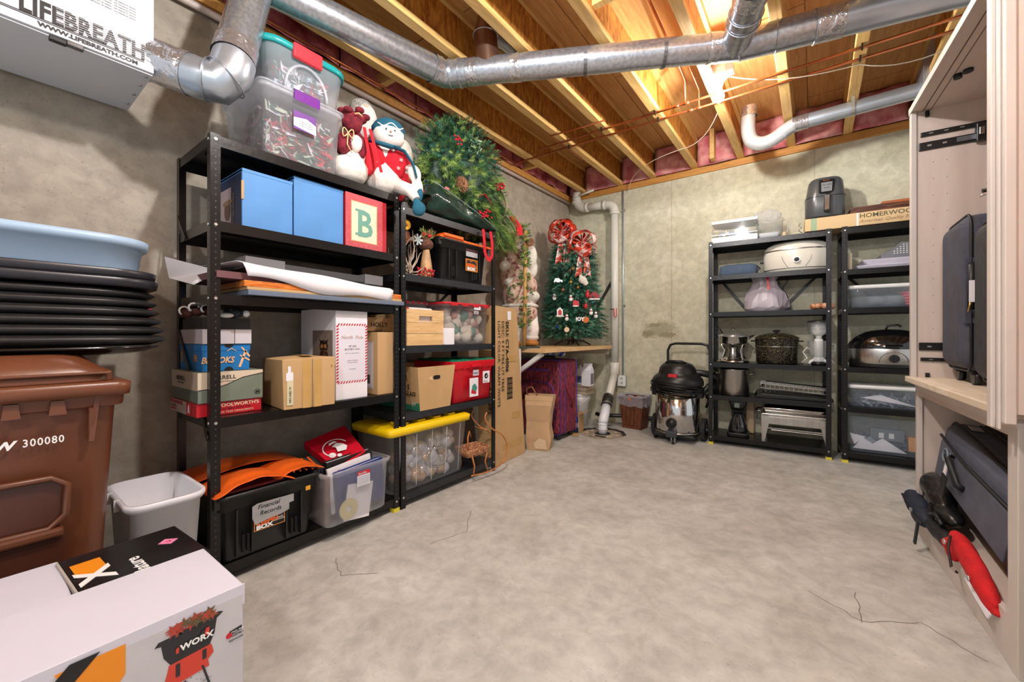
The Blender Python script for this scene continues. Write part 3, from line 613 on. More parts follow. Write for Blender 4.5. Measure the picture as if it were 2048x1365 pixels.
mb.add(Vt, [(i*n+k, i*n+(k+1) % n, (i+1)*n+(k+1) % n, (i+1)*n+k) for i in range(nx) for k in range(n)]+[tuple(range(n)), tuple(range(nx*n, nx*n+n))[::-1]], 0, True)
mb.build('bag_body', TARP, t, mods=[('SUBSURF', dict(levels=1, render_levels=1))])
MB().tube([(-.02+.69*u, -.03, .02+.19*(1-u)**.8) for u in (.1, .3, .5, .7, .9, 1)], .0035, 6).build('piping', mat('tarp_piping', (120, 134, 140), .3), t)
flat(t, 'tag', (.08, -.075, .15), 'front', rect(.035, .014), RED, .012)

# ---------------- unit 1, second shelf ----------------
BLUE = mat('blue_card', (84, 142, 202), .5, 0, .08, 5, .03); NAVY = mat('navy_print', (26, 44, 78), .5, 0, .15, 8)
def bluebox(label, y, w, h, pic):
    t = thing('blue_box', label, 'box', (-1.965, y, 1.4825), 90, 'blue boxes')
    carton(t, w, .39, h, [BLUE], bev=.003)
    MB().box(.0, -.0015, h-.012, w, .39, h+.0015).build('top_flap', BLUE, t, bevel=.001)
    if pic:
        flat(t, 'printed_side', (-.0005, .385, .004), 'left', rect(.38, h-.02), NAVY, .001)
        flat(t, 'picture', (-.0005, .385, .004), 'left', rect(.13, .16, .14, .03), mat('rose_grey', (176, 158, 158), .6), .002)
        flat(t, 'picture', (-.0005, .385, .004), 'left', disc(.035, .23, .09, ry=.045), mat('hat_print', (104, 78, 66), .6), .003)
        flat(t, 'picture', (-.0005, .385, .004), 'left', disc(.055, .235, .125, ry=.012), mat('hat_brim', (140, 110, 84), .6), .0035)
        flat(t, 'picture', (-.0005, .385, .004), 'left', rect(.08, .15, .02, .03), mat('rose_grey', (176, 158, 158), .6), .002)
        text(t, 'Porcelain Collectors', (-.0005, .385-.30, .03), (Z_, Y_, -X_), .016, mat('gold_print', (190, 150, 90), .4), off=.0025)
        MB().box(-.003, -.003, .12, .006, .004, .20).build('torn_edge', CARD, t)
    return t
bluebox('bright blue box with dark picture side, left of the two', .706, .21, .252, True)
bluebox('plain bright blue box right of the other, next to the letter block', .922, .25, .285, False)
t = thing('letter_box', 'red bordered box with a green letter B on cream panel', 'box', (-1.955, 1.178, 1.4825), 90)
ROSE = mat('rose_border', (196, 84, 90), .7, 0, .15, 70, .05)
carton(t, .252, .28, .285, [mat('deep_red_card', (176, 24, 40), .6)]); flat(t, 'front_panel', (0, 0, 0), 'front', rect(.225, .285), ROSE)
flat(t, 'front_panel', (0, 0, 0), 'front', rect(.160, .215, .030, .034), mat('gold_line', (200, 150, 96), .5), .0015); flat(t, 'front_panel', (0, 0, 0), 'front', rect(.152, .207, .034, .038), mat('cream_panel', (234, 216, 186), .7), .0022)
text(t, 'B', (.111, 0, .068), 'front', .20, mat('sage_green', (104, 158, 142), .7), off=.003, align='CENTER', bold=.004, sx=.88)
for a in ((.073, .07), (.073, .197)): flat(t, 'lettering', (0, 0, 0), 'front', rect(.05, .012, a[0]-.018, a[1]), mat('sage_green', (104, 158, 142), .7), .0034)

# ---------------- unit 1, third shelf: frames and paper ----------------
def frame(label, loc, w, d, h, m, rz=90, inner=None, name='picture_frame', tilt=0):
    t = thing(name, label, 'frame', loc, rz, 'framed pictures stacked flat'); bw = .035
    MB().box(0, 0, 0, w, bw, h).box(0, d-bw, 0, w, d, h).box(0, bw, 0, bw, d-bw, h).box(w-bw, bw, 0, w, d-bw, h).build('moulding', m, t, bevel=.003)
    MB().box(bw, bw, h*.3, w-bw, d-bw, h*.5).build('backing', inner or CARD2, t); return t
frame('slate blue edged picture frame at the bottom of the frame stack', (-1.885, .70, 1.187), .80, .42, .022, mat('slate_frame', (104, 116, 134), .45))
frame('orange wooden picture frame lying second from bottom', (-1.90, .69, 1.223), .80, .42, .026, stripes('orange_wood', (188, 96, 30), (222, 130, 52), .4, 20, (1, 8, 8), .5), inner=CARD)
MB().box(.0, .0, .0, .79, .40, .012).build('cardboard_sheet', CARD).location = (-1.895, .70, 1.2105); o = bpy.data.objects['cardboard_sheet']; o.rotation_euler = (0, 0, PI/2); o['label'] = 'flat cardboard sheet between the two lowest frames'; o['category'] = 'cardboard'
t = thing('paper_roll', 'large crumpled sheet of white paper draped over wooden frame', 'paper', (-1.90, .60, 1.252), 90); Vp = []; nx = 26; rows = [(-.012, -.012), (-.014, .012), (-.010, .034), (.03, .048), (.12, .052), (.25, .055), (.40, .06)]
for j, (yy, zz) in enumerate(rows):
    for i in range(nx+1):
        u = i/nx; dr = (-.004-.022*math.sin(PI*u*.9)+.008*math.sin(11*u)) if j == 0 else 0
        Vp.append((.10+u*.72+(.03*(j/6) if u > .9 else -.05*j/6), yy+.004*math.sin(7*u+j), zz+dr+.03-.045*u+.004*math.sin(9*u+j)))
MB().add(Vp, [(j*(nx+1)+i, j*(nx+1)+i+1, (j+1)*(nx+1)+i+1, (j+1)*(nx+1)+i) for j in range(6) for i in range(nx)], 0, True).build('sheet', PAPER, t, mods=[('SOLIDIFY', dict(thickness=.002))])
MB().box(.0, .02, .0, .25, .40, .028).build('sheet', mat('plum_mat', (110, 70, 74), .7), t)
MB().add([(-.06, .40, .02), (-.08, .38, .11), (.06, .2, .05), (.05, .15, .04), (-.02, .22, -.02)], [(0, 1, 2), (0, 2, 3, 4)]).build('sheet', PAPER, t, mods=[('SOLIDIFY', dict(thickness=.002))])
frame('dark grey picture frame with card corner guards on the top of the stack', (-1.965, .72, 1.315), .69, .40, .034, mat('dark_frame', (60, 62, 66), .5), inner=CARD2)
fr = bpy.data.objects['picture_frame.002']; CG = mat('grey_corner_card', (106, 106, 108), .7)
for a, b in ((.0, .16), (.58, .11)): MB().box(a-.003, -.003, -.004, a+b, .12, .046).build('corner_guard', CG, fr)
fr.rotation_euler[1] = .018

# ---------------- unit 1, fourth shelf ----------------
Z4 = .683
t = thing('ornament_box', 'flat red box of glass tree ornaments at the bottom of the shoebox stack', 'box', (-2.0, .555, Z4), 90)
RC = mat('red_card', (196, 24, 40), .4, 0, .06, 8)
carton(t, .24, .34, .055, [RC], bev=.001)
flat(t, 'printed_end', (0, .34, 0), 'left', rect(.25, .054), mat('cream_card', (214, 200, 184), .7), .0008); flat(t, 'printed_end', (0, .34, 0), 'left', rect(.06, .054, .22), RC, .0014)
CR = mat('cream_print', (240, 214, 180), .6)
text(t, "WOOLWORTH'S", (.062, 0, .033), 'front', .021, CR, bold=.0004, sx=1.05); text(t, 'Fancy Glass Xmas Tree', (.075, 0, .021), 'front', .013, BLACK); text(t, 'GLASS TREE ORNAMENTS', (.062, 0, .007), 'front', .0115, CR, sx=1.1)
text(t, "WOOLWORTH'S", (0, .335, .036), 'left', .022, RED, off=.002, bold=.0003); text(t, 'Fancy Glass', (0, .325, .022), 'left', .014, DGREY, off=.002); text(t, 'ORNAMENTS', (0, .33, .008), 'left', .013, RED, off=.002)
flat(t, 'tree_logo', (0, .34, 0), 'left', [(.235, .012), (.265, .012), (.255, .024), (.26, .024), (.25, .046), (.24, .024), (.245, .024)], WHITE, .0022)
t = thing('shoe_box', 'cream and sage green shoe box on top of the red ornament box', 'box', (-1.99, .557, Z4+.057), 90)
SAGE = mat('sage_card', (116, 126, 112), .6); CRM = mat('cream_shoe_card', (214, 196, 172), .6)
carton(t, .24, .34, .125, [SAGE], bev=.001)
flat(t, 'printed_panel', (0, 0, 0), 'front', [(0, .125), (.0, .055), (.05, .058), (.10, .072), (.16, .098), (.24, .112), (.24, .125)], CRM); flat(t, 'printed_panel', (0, .34, 0), 'left', [(0, .05), (.34, .052), (.34, .125), (0, .125)], CRM)
flat(t, 'printed_line', (0, 0, 0), 'front', [(0, .052), (.05, .055), (.10, .069), (.16, .095), (.24, .109), (.24, .112), (.16, .098), (.10, .072), (.05, .058), (0, .055)], BLACK, .0012)
text(t, 'MERRELL', (.035, 0, .094), 'front', .023, BLACK, bold=.0003, sx=1.1); text(t, 'Outdoor Footwear', (.06, 0, .082), 'front', .009, DGREY)
text(t, 'MERRELL', (0, .27, .085), 'left', .026, BLACK, bold=.0003, sx=1.1); text(t, 'Outdoor Footwear', (0, .25, .072), 'left', .01, DGREY)
flat(t, 'round_logo', (0, 0, 0), 'front', disc(.012, .218, .028), BLACK, .0012); flat(t, 'round_logo', (0, 0, 0), 'front', disc(.0098, .218, .028), SAGE, .0018); text(t, 'M', (.218, 0, .022), 'front', .018, BLACK, align='CENTER', off=.0026, bold=.0006)
t = thing('shoe_box', 'bright blue shoe box with orange lettering, third up in its stack', 'box', (-2.035, .585, Z4+.183), 90)
SBL = mat('shoe_blue', (14, 118, 190), .5); OR2 = mat('peach_print', (238, 190, 140), .6)
carton(t, .175, .30, .112, [SBL], bev=.001); MB().box(-.002, -.002, .085, .178, .302, .113).build('lid', SBL, t, bevel=.001)
text(t, 'BROOKS', (-.006, -.002, .034), 'front', .036, OR2, shear=.25, bold=.0012, off=.002, sx=.84)
text(t, 'BR', (0, .10, .04), 'left', .04, mat('orange_dim', (200, 130, 70), .6), off=.002, bold=.001); flat(t, 'label', (0, .30, 0), 'left', rect(.03, .055, .02, .03), mat('label_tan', (170, 140, 90), .6))
for zz in (.104, .0): flat(t, 'hand_hole', (0, -.002, zz), 'front', [(.095+.017*math.cos(a), (.009 if zz else 0)+(-1 if zz else 1)*.016*abs(math.sin(a))) for a in [PI*i/8 for i in range(9)]], BLACK, .001)
for P0 in ([(.13, .012), (.14, .012), (.165, .085), (.155, .085)], [(.14, .10), (.147, .10), (.178, .06), (.172, .055)], [(.135, .068), (.175, .045), (.175, .037), (.138, .060)], [(.085, .082), (.105, .098), (.125, .082), (.122, .082), (.105, .094), (.088, .082)]):
    flat(t, 'swoosh', (0, -.002, 0), 'front', P0, OR2, .0011)
t = thing('shoe_box', 'white-lidded box with black upper half, topmost of the shoebox stack', 'box', (-2.025, .583, Z4+.298), 90)
MB().box(.003, .003, .062, .178, .27, .110).build('box_body', mat('black_card', (30, 30, 32), .6), t, bevel=.001)
MB().box(0, 0, 0, .182, .30, .062).build('lid', mat('pale_lid', (206, 200, 206), .6), t, bevel=.001); flat(t, 'slot', (0, 0, 0), 'front', rect(.002, .062, .115), BLACK)
t = thing('gingerbread_ornament', 'brown and white icing gingerbread ornament lying on the black box', 'ornament', (-2.10, .60, Z4+.4085), 90)
BR = mat('gingerbread', (86, 44, 32), .8); mb = MB()
for k, (a, b, c) in enumerate(((-.03, .08, .02), (-.0, .05, .028), (.03, .02, .03), (.06, .0, .018), (-.02, .14, .02))): mb.ell((a, b, c), (.026, .03, .018 if k else .02))
mb.build('cookie', BR, t); mb = MB()
for a, b, c in ((-.045, .05, .03), (-.02, .02, .045), (.015, -.01, .04), (.05, -.03, .018)): mb.tube([V((a+.018*math.cos(q), b, c+.018*math.sin(q))) for q in [2*PI*i/12 for i in range(9)]], .004, 6)
mb.build('icing', WHITEG, t); MB().ell((.07, -.02, .02), (.035, .02, .014)).build('icing', WHITEG, t)
t = thing('ball_ornament', 'black and white checked ornament with a white bobble on the black box', 'ornament', (-2.04, .70, Z4+.4085), 90)
MB().ell((.0, .0, .025), (.04, .03, .025)).build('ball', stripes('black_check', (20, 20, 22), (70, 110, 120), .7, 90, thr=.62, soft=.02), t); MB().ell((.045, -.01, .022), (.015,)*3).build('bobble', WHITEG, t); MB().ell((-.035, -.02, .012), (.03, .02, .011)).build('base', WHITEG, t)
# taped carton
t = thing('cardboard_carton', 'medium brown carton sealed with two tape strips and a shipping label', 'box', (-1.895, .845, Z4), 84)
mb = MB(); w_, d_, h_ = .228, .30, .225
mb.add([(0, 0, 0), (w_, 0, 0), (w_, d_, 0), (0, d_, 0), (-.008, -.004, h_), (w_+.0, -.004, h_+.006), (w_-.004, d_, h_), (.004, d_, h_-.004), (.11, .12, h_+.014)], [(0, 3, 2, 1), (0, 1, 5, 4), (1, 2, 6, 5), (2, 3, 7, 6), (3, 0, 4, 7), (4, 5, 8), (5, 6, 8), (6, 7, 8), (7, 4, 8)])
mb.build('box_body', CARD, t, bevel=.003)
for x0, w in ((.078, .035), (.128, .035)): flat(t, 'tape_strip', (x0, -.003, .0), 'front', rect(w, h_-.002), TAPE, .0012)
flat(t, 'seam', (.120, -.003, .0), 'front', rect(.0022, h_), mat('brown_line', (110, 80, 50), .8), .0016); flat(t, 'label', (.012, -.003, .02), 'front', rect(.026, .15), mat('pale_label', (214, 206, 170), .6), .0012); flat(t, 'label', (.008, -.003, .13), 'front', rect(.03, .035), WHITE, .002); flat(t, 'label', (.016, -.003, .165), 'front', rect(.012, .03), WHITE, .002)
text(t, 'MPS 0482 91', (.030, -.003, .03), (Z_, -X_, -Y_), .014, mat('green_print', (70, 96, 60), .6), off=.0025); flat(t, 'tape_strip', (.09, .03, h_+.0065), 'top', rect(.05, .12), TAPE, .008)
text(t, '1 -', (.205, -.003, .18), 'front', .02, BLACK, off=.002)
# white tall box with striped border
t = thing('decoration_box', 'tall white box with red striped border and an owl picture on its side', 'box', (-1.955, 1.125, Z4), 90)
carton(t, .182, .36, .475, [WHITE], bev=.002)
flat(t, 'front_panel', (0, 0, 0), 'front', rect(.155, .285, .012, .095), mat('pale_lilac', (224, 222, 232), .6))
bx0, bz0, bw_, bh_ = .008, .09, .166, .30
st = RED; mb = MB()
def tick(x, z, vert):
    s = .009
    if vert: P = [(x-.006, z), (x+.006, z+.006), (x+.006, z+.014), (x-.006, z+.008)]
    else: P = [(x, z-.006), (x+.007, z-.006), (x+.014, z+.006), (x+.007, z+.006)]
    V_ = [(a, -.0016, b) for a, b in P]; mb.add(V_, [(0, 1, 2, 3)])
for i in range(19):
    for xx in (bx0, bx0+bw_): tick(xx, bz0+i*bh_/19, True)
for i in range(11):
    for zz in (bz0, bz0+bh_): tick(bx0+i*bw_/11, zz, False)
mb.build('striped_border', RED, t)
text(t, 'North  Pole', (.090, 0, .315), 'front', .026, mat('tan_script', (176, 140, 120), .6), align='CENTER', shear=.3); text(t, '18" LED', (.092, 0, .272), 'front', .014, DGREY, align='CENTER'); text(t, 'BATTERY OWL', (.092, 0, .256), 'front', .013, DGREY, align='CENTER')
for zz, s in ((.238, 'Indoor use only with timer'), (.20, 'requires 3 batteries'), (.19, 'decorative lighting'), (.155, 'not included')): text(t, s, (.092, 0, zz), 'front', .0075, mat('faint', (150, 146, 156), .6), align='CENTER')
flat(t, 'picture', (0, .36, 0), 'left', rect(.20, .30, .13, .06), mat('wood_photo', (134, 118, 108), .6)); OW = stripes('owl_print', (40, 24, 18), (110, 70, 44), .6, 70, thr=.55, soft=.03)
flat(t, 'owl_picture', (0, .36, 0), 'left', disc(.048, .245, .19, ry=.085), OW, .0014); flat(t, 'owl_picture', (0, .36, 0), 'left', disc(.042, .245, .275, ry=.035), OW, .002)
flat(t, 'owl_picture', (0, .36, 0), 'left', [(.2, .315), (.245, .292), (.29, .315), (.275, .29), (.215, .29)], BLACK, .0026)
for a in (.228, .262): flat(t, 'owl_picture', (0, .36, 0), 'left', disc(.011, a, .277), mat('owl_eye', (170, 120, 70), .5), .003)
t = thing('slim_carton', 'narrow upright brown carton right of the tall white box', 'box', (-1.955, 1.372, Z4), 90)
carton(t, .107, .22, .352, [CARD], bev=.002); flat(t, 'label', (0, .22, 0), 'left', rect(.15, .27, .03, .03), mat('rose_label', (196, 178, 172), .6)); flat(t, 'label', (0, .22, 0), 'left', rect(.13, .25, .04, .04), mat('pale_lilac2', (214, 206, 208), .6), .0014); flat(t, 'barcode', (0, .22, 0), 'left', rect(.03, .05, .12, .06), DGREY, .002)
CRATE = stripes('crate_pine', (190, 144, 92), (222, 182, 130), .6, 6, (1.2, 6, 14), 1.5, .5, .25)
t = thing('wooden_crate', 'wooden crate lettered HOLLY standing behind the slim carton', 'crate', (-2.10, 1.47, Z4), 90)
for zz in (0, .12, .24, .34): MB().box(-.09, 0, zz+.002, .165, .012, zz+(.118 if zz < .3 else .10)).build('plank', CRATE, t)
MB().box(-.09, .0125, 0, -.078, .2, .44).build('plank', CRATE, t); MB().box(.153, .0125, 0, .165, .2, .44).build('plank', CRATE, t)
text(t, 'HOLLY', (-.045, 0, .385), 'front', .038, BLACK, bold=.0003); text(t, 'and', (-.015, 0, .352), 'front', .03, BLACK, shear=.3)

# ---------------- unit 1, bottom shelf ----------------
OP = mat('orange_plastic', (240, 104, 30), .38, 0, .06, 4)
def kisbox(label, loc, rz, w, d, h, lidopen):
    t = thing('black_storage_bin', label, 'bin', loc, rz, 'black bins with orange lids'); a, b = w/2, d/2
    MB().loft([(0, a-.035, b-.035, .02), (.01, a-.028, b-.03, .025), (h*.78, a-.012, b-.012, .03), (h*.78, a-.002, b-.002, .03), (h-.015, a, b, .03), (h-.015, a+.008, b+.008, .034), (h, a+.008, b+.008, .034), (h, a-.006, b-.006, .03), (.02, a-.04, b-.04, .02)], a, b).build('tub', BLKPL, t)
    for sx in (.22, .70):
        for k in (0, .018): MB().box(w*sx+k, .012, .03, w*sx+k+.009, .030, .10).build('slot', SHADOWHOLE, t)
    for sx in (.16, .30, .64, .80): MB().box(w*sx, .006, .02, w*sx+.006, .03, h*.76).build('rib', BLKPL, t)
    for sx in (-.012, w-.02): MB().box(sx, .01, h-.05, sx+.032, .05, h+.008).build('latch', BLKPL, t, bevel=.004)
    return t
t = kisbox('big black bin with warped orange lid, handwritten duct tape label, bottom shelf', (-1.905, .60, .079), 90, .41, .42, .285, 1)
def lidhalf(t, x0, x1, y0, y1, z, bend, teeth=0):
    nx, ny = 10, 10; Vl = []
    for j in range(ny+1):
        for i in range(nx+1):
            u, v = i/nx, j/ny; step = .012 if .2 < v < .8 else 0
            tooth = (.018 if teeth and (i % 3 == 1) and j == 0 else 0)
            Vl.append((x0+(x1-x0)*u, y0+(y1-y0)*v-tooth, z+bend*math.sin(PI*u)*(1-.3*v)+step*(1 if .15 < u < .85 else 0)))
    MB().add(Vl, [(j*(nx+1)+i, j*(nx+1)+i+1, (j+1)*(nx+1)+i+1, (j+1)*(nx+1)+i) for j in range(ny) for i in range(nx)], 0, True).build('lid_flap', OP, t, mods=[('SOLIDIFY', dict(thickness=.006)), ('SUBSURF', dict(levels=1, render_levels=1))])
lidhalf(t, -.02, .30, -.012, .22, .288, .05, 1); lidhalf(t, .22, .44, .0, .24, .30, .03, 1); lidhalf(t, -.03, .42, .2, .43, .31, .035)
for k in range(5): MB().bar((.30+k*.03, .01+k*.003, .312-k*.004), (.31+k*.03, .15, .322), .006, .006).build('lid_rib', OP, t)
MB().box(.0, .02, .286, .26, .2, .296).build('lid_underside', mat('red_contents', (110, 24, 30), .7), t)
GT = mat('duct_tape', (168, 168, 170), .3, .3, .06, 20, .3)
flat(t, 'tape_label', (.12, -.004, .165), 'front', [(0, .0), (.012, -.03), (.07, -.02), (.115, -.018), (.15, -.008), (.15, .02), (.17, .022), (.17, .055), (.02, .058), (.0, .05)], GT, .003)
text(t, 'Financial', (.140, -.004, .198), 'front', .026, BLACK, off=.0042, shear=.2); text(t, 'Records', (.148, -.004, .170), 'front', .026, BLACK, off=.0042, shear=.2)
flat(t, 'brand_sticker', (.128, .000, .105), 'front', rect(.125, .05), mat('orange_label', (240, 150, 50), .5), .003); flat(t, 'brand_sticker', (.131, .0, .108), 'front', rect(.119, .044), BLACK, .0036)
text(t, 'KEEPIN', (.136, 0, .127), 'front', .026, OP, off=.0046, bold=.0012, sx=1.05); text(t, 'BOX', (.136, 0, .110), 'front', .024, WHITEG, off=.0046, bold=.0014, sx=1.3); text(t, 'STORAGE', (.205, 0, .133), 'front', .009, WHITEG, off=.0046); text(t, 'SOLUTIONS', (.203, 0, .124), 'front', .009, WHITEG, off=.0046)
flat(t, 'price_sticker', (.345, -.003, .215), 'front', rect(.022, .02), mat('amber', (230, 160, 30), .5), .002)
# clear tub of papers
t = thing('clear_tub', 'open frosted clear tub of binders and papers with a CD in front', 'tote', (-1.865, 1.025, .079), 92)
cavity_tote(t, .375, .36, 0, .268, .014, FROST, .03, rim=.012)
MB().box(.10, .02, .02, .25, .024, .20).build('paper_sheet', PAPER, t).rotation_euler = (0, .15, 0)
mb = MB(); pts = [V((.13+.052*math.cos(a), .016, .062+.052*math.sin(a))) for a in [2*PI*i/28 for i in range(28)]]; inn = [V((.13+.015*math.cos(a), .016, .062+.015*math.sin(a))) for a in [2*PI*i/28 for i in range(28)]]
mb.add(pts+inn, [(i, (i+1) % 28, 28+(i+1) % 28, 28+i) for i in range(28)]); cdo = mb.build('compact_disc', mat('cd_cream', (222, 210, 160), .3), t, mods=[('SOLIDIFY', dict(thickness=.0015))])
flat(t, 'label', (.165, -.003, .165), 'front', rect(.075, .075), WHITE, .001); flat(t, 'label', (.165, -.003, .165), 'front', rect(.075, .02, 0, .055), RED, .0018); flat(t, 'label', (.165, -.003, .165), 'front', rect(.067, .045, .004, .005), mat('label_grey', (196, 196, 206), .5), .002); text(t, 'Sterilite', (.17, -.003, .224), 'front', .016, WHITE, off=.003)
MB().box(.02, .05, .01, .05, .33, .24).build('contents', mat('brown_papers', (120, 96, 80), .8, 0, .4, 30), t); MB().box(.06, .2, .01, .34, .33, .2).build('contents', mat('dusty_blue_papers', (90, 104, 130), .8, 0, .4, 30), t)
def binder(label, loc, rot, w, d, h, m):
    b = thing('binder', label, 'binder', loc, rot=rot); MB().box(0, 0, 0, w, .003, h).box(0, d-.003, 0, w, d, h).box(0, .003, 0, .003, d-.003, h).build('cover', m, b, bevel=.001); MB().box(.006, .004, .004, w-.006, d-.004, h-.008).build('pages', PAPER, b); return b
NB = mat('navy_cover', (28, 52, 122), .4)
binder('navy blue binder sticking out of the clear tub, nearest the front', (-1.915, 1.12, .10), (.0, -.08, PI/2), .27, .032, .225, NB)
binder('black binder standing behind the navy binder in clear tub', (-1.975, 1.10, .11), (0, -.05, PI/2+.05), .27, .035, .262, BLKPL)
binder('white paper folder standing between navy and black binders in clear tub', (-1.952, 1.10, .11), (0, -.10, PI/2+.02), .25, .012, .235, PAPER)
t = thing('red_case', 'tilted red case with a white cartoon face print, on the clear tub', 'box', (-1.95, 1.134, .326)); RG = mat('red_gloss', (206, 24, 46), .3)
qA, qB, qC, qD = V((-2.2, 1.085, .443)), V((-2.25, 1.349, .48)), V((-1.98, 1.312, .382)), V((-1.95, 1.134, .326)); qo = V((-1.95, 1.134, .326)); qA, qB, qC, qD = [q-qo for q in (qA, qB, qC, qD)]
qn = (qC-qD).cross(qA-qD).normalized(); th_ = qn*-.045
MB().add([qA, qB, qC, qD, qA+th_, qB+th_, qC+th_, qD+th_], [(3, 2, 1, 0), (4, 5, 6, 7), (0, 1, 5, 4), (1, 2, 6, 5), (2, 3, 7, 6), (3, 0, 4, 7)]).build('case_body', RG, t, bevel=.003)
qu = (qC-qD).normalized(); qv = qn.cross(qu)
import math as _m
CF = lambda P: flat(t, 'face_print', (qD+qu*-.07+qv*.0), (qu, qv, qn), P, WHITEG, .0012)
arcp = [(.175+.07*math.cos(a), .13+.065*math.sin(a)) for a in [i*.2 for i in range(20)]]; CF(arcp+[(.175+.064*math.cos(a), .13+.059*math.sin(a)) for a in [i*.2 for i in reversed(range(20))]])
CF([(.16, .10), (.20, .08), (.225, .10), (.22, .13), (.20, .155), (.165, .15), (.175, .13)]); CF(disc(.018, .125, .10)); CF(disc(.012, .15, .075)); CF([(.16, .165), (.21, .16), (.20, .175), (.17, .178)])
t = thing('dark_tray', 'dark wicker tray and cords behind the red case', 'tray', (-2.12, .99, .17), 90)
MB().loft([(0, .10, .06, .03), (.10, .11, .07, .03)], .06, .05).build('basket', stripes('dark_wicker', (40, 34, 32), (110, 100, 92), .8, 60), t)
# ---------------- unit 2 shelves ----------------
t = kisbox('black bin with orange lid and harvest sticker, on upper shelf of second unit', (-1.945, 1.845, 1.384), 90, .475, .36, .275, 0)
MB().box(-.006, .0, .276, .30, .34, .288).box(.02, -.01, .286, .20, .1, .306).box(.30, .0, .27, .48, .34, .282).box(.20, -.012, .27, .49, .02, .285).build('lid', OP, t, bevel=.003)
flat(t, 'label', (.235, .004, .185), 'front', rect(.12, .035), mat('grey_label', (176, 176, 180), .4), .003); flat(t, 'label', (.235, .004, .225), 'front', rect(.12, .035), mat('dark_red_card', (80, 30, 36), .5), .003)
flat(t, 'brand_sticker', (.235, .008, .085), 'front', rect(.125, .085), mat('amber_label', (236, 150, 40), .5), .003); flat(t, 'brand_sticker', (.239, .008, .089), 'front', rect(.117, .077), mat('dark_amber', (150, 80, 20), .5), .0036)
text(t, 'BOX', (.25, .008, .092), 'front', .03, WHITEG, off=.0046, bold=.0015, sx=1.3); text(t, 'KEEPIN', (.243, .008, .118), 'front', .028, OP, off=.0046, bold=.001); flat(t, 'brand_sticker', (.235, .008, .085), 'front', [(.01, .06), (.03, .08), (.05, .062), (.08, .078), (.11, .06), (.11, .045), (.01, .045)], BLACK, .004)
t = thing('gift_ribbon', 'red ribbon loop hanging from the shelf top in front of black bin', 'ribbon', (-1.90, 2.24, 1.755), 90)
mb = MB(); P = [V((-.03, 0, .02)), V((-.025, -.004, -.06)), V((-.02, -.006, -.15)), V((.02, -.008, -.20)), V((.06, -.006, -.16)), V((.065, -.004, -.07)), V((.05, 0, .02))]
for p, q in zip(P, P[1:]): mb.bar(p, q, .028, .002, up=(0, 1, 0))
mb.build('ribbon_loop', REDF, t)
# dried flower arrangement
t = thing('twig_arrangement', 'dried twig and flower centrepiece with red berries and a bottle gourd', 'flower arrangement', (-2.02, 1.66, 1.384), 90); TW = mat('pale_twig', (188, 170, 150), .8); r = random.Random(21)
mb = MB()
for k in range(22):
    a = r.uniform(0, 2*PI); p = V((-.02+r.uniform(-.08, .03), r.uniform(-.03, .03), .01)); pts = [p]; d = V((math.cos(a)*.7, math.sin(a)*.3, r.uniform(.1, 1))).normalized()
    for i in range(5): d = (d+V((r.uniform(-.5, .5), r.uniform(-.3, .3), r.uniform(-.3, .4)))).normalized(); p = p+d*.055; p.z = max(p.z, .005); p.y = max(-.08, min(.1, p.y)); p.x = max(-.13, min(.16, p.x)); pts.append(p)
    mb.tube(pts, [.005, .0045, .004, .003, .0025, .0015], 5)
mb.build('twigs', TW, t, kind='stuff')
MB().lathe([(.035, 0), (.042, .03), (.034, .10), (.022, .17), (.02, .20)], (.105, -.02, 0)).build('gourd', mat('gourd', (190, 150, 104), .5, 0, .2, 20), t)
MB().ell((.10, -.02, .215), (.055, .045, .04)).build('nest', mat('nest', (96, 62, 46), .9, 0, .4, 60, .6), t)
mb = MB()
for k in range(60): a = k*2.4; mb.ell((.10+.062*math.cos(a)*r.uniform(.6, 1), -.02+.05*math.sin(a), .012+r.uniform(0, .05)), (.007,)*3, n=8)
mb.build('berries', BER, t, kind='stuff')
S = [((.10+r.uniform(-.04, .05), -.03+r.uniform(-.02, .02), .24+r.uniform(0, .03)), (r.uniform(-1, 1), r.uniform(-.6, .2), r.uniform(0, 1.2))) for _ in range(26)]
needles(t, S, [mat('sage_sprig', (168, 172, 130), .7), NG[1], mat('straw', (196, 168, 110), .7)], .05, .02, 12, seed=4)
for c in ((.07, -.04, .275), (.11, -.045, .268)): MB().ell(c, (.016, .012, .014)).build('rosebud', RED, t)
MB().ell((-.06, -.02, .235), (.03, .025, .045)).build('pot', mat('rust_pot', (140, 80, 50), .8, 0, .3, 40), t)
mb = MB(); 
for k in range(18): a = 2*PI*k/18; mb.bar((-.075, -.04, .30), (-.075+.03*math.cos(a), -.05, .30+.03*math.sin(a)), .009, .002, up=(0, 1, 0))
mb.build('sunflower', mat('sunflower_yellow', (232, 170, 30), .6), t); MB().ell((-.075, -.045, .30), (.012, .008, .012)).build('sunflower_centre', mat('sunflower_centre', (150, 90, 20), .8), t)
mb = MB()
for k in range(7): a = 2*PI*k/7; mb.bar((.01, -.05, .225), (.01+.035*math.cos(a), -.055, .225+.035*math.sin(a)), .012, .002, up=(0, 1, 0))
mb.build('frosted_star', mat('frost_blue', (190, 206, 206), .5), t)
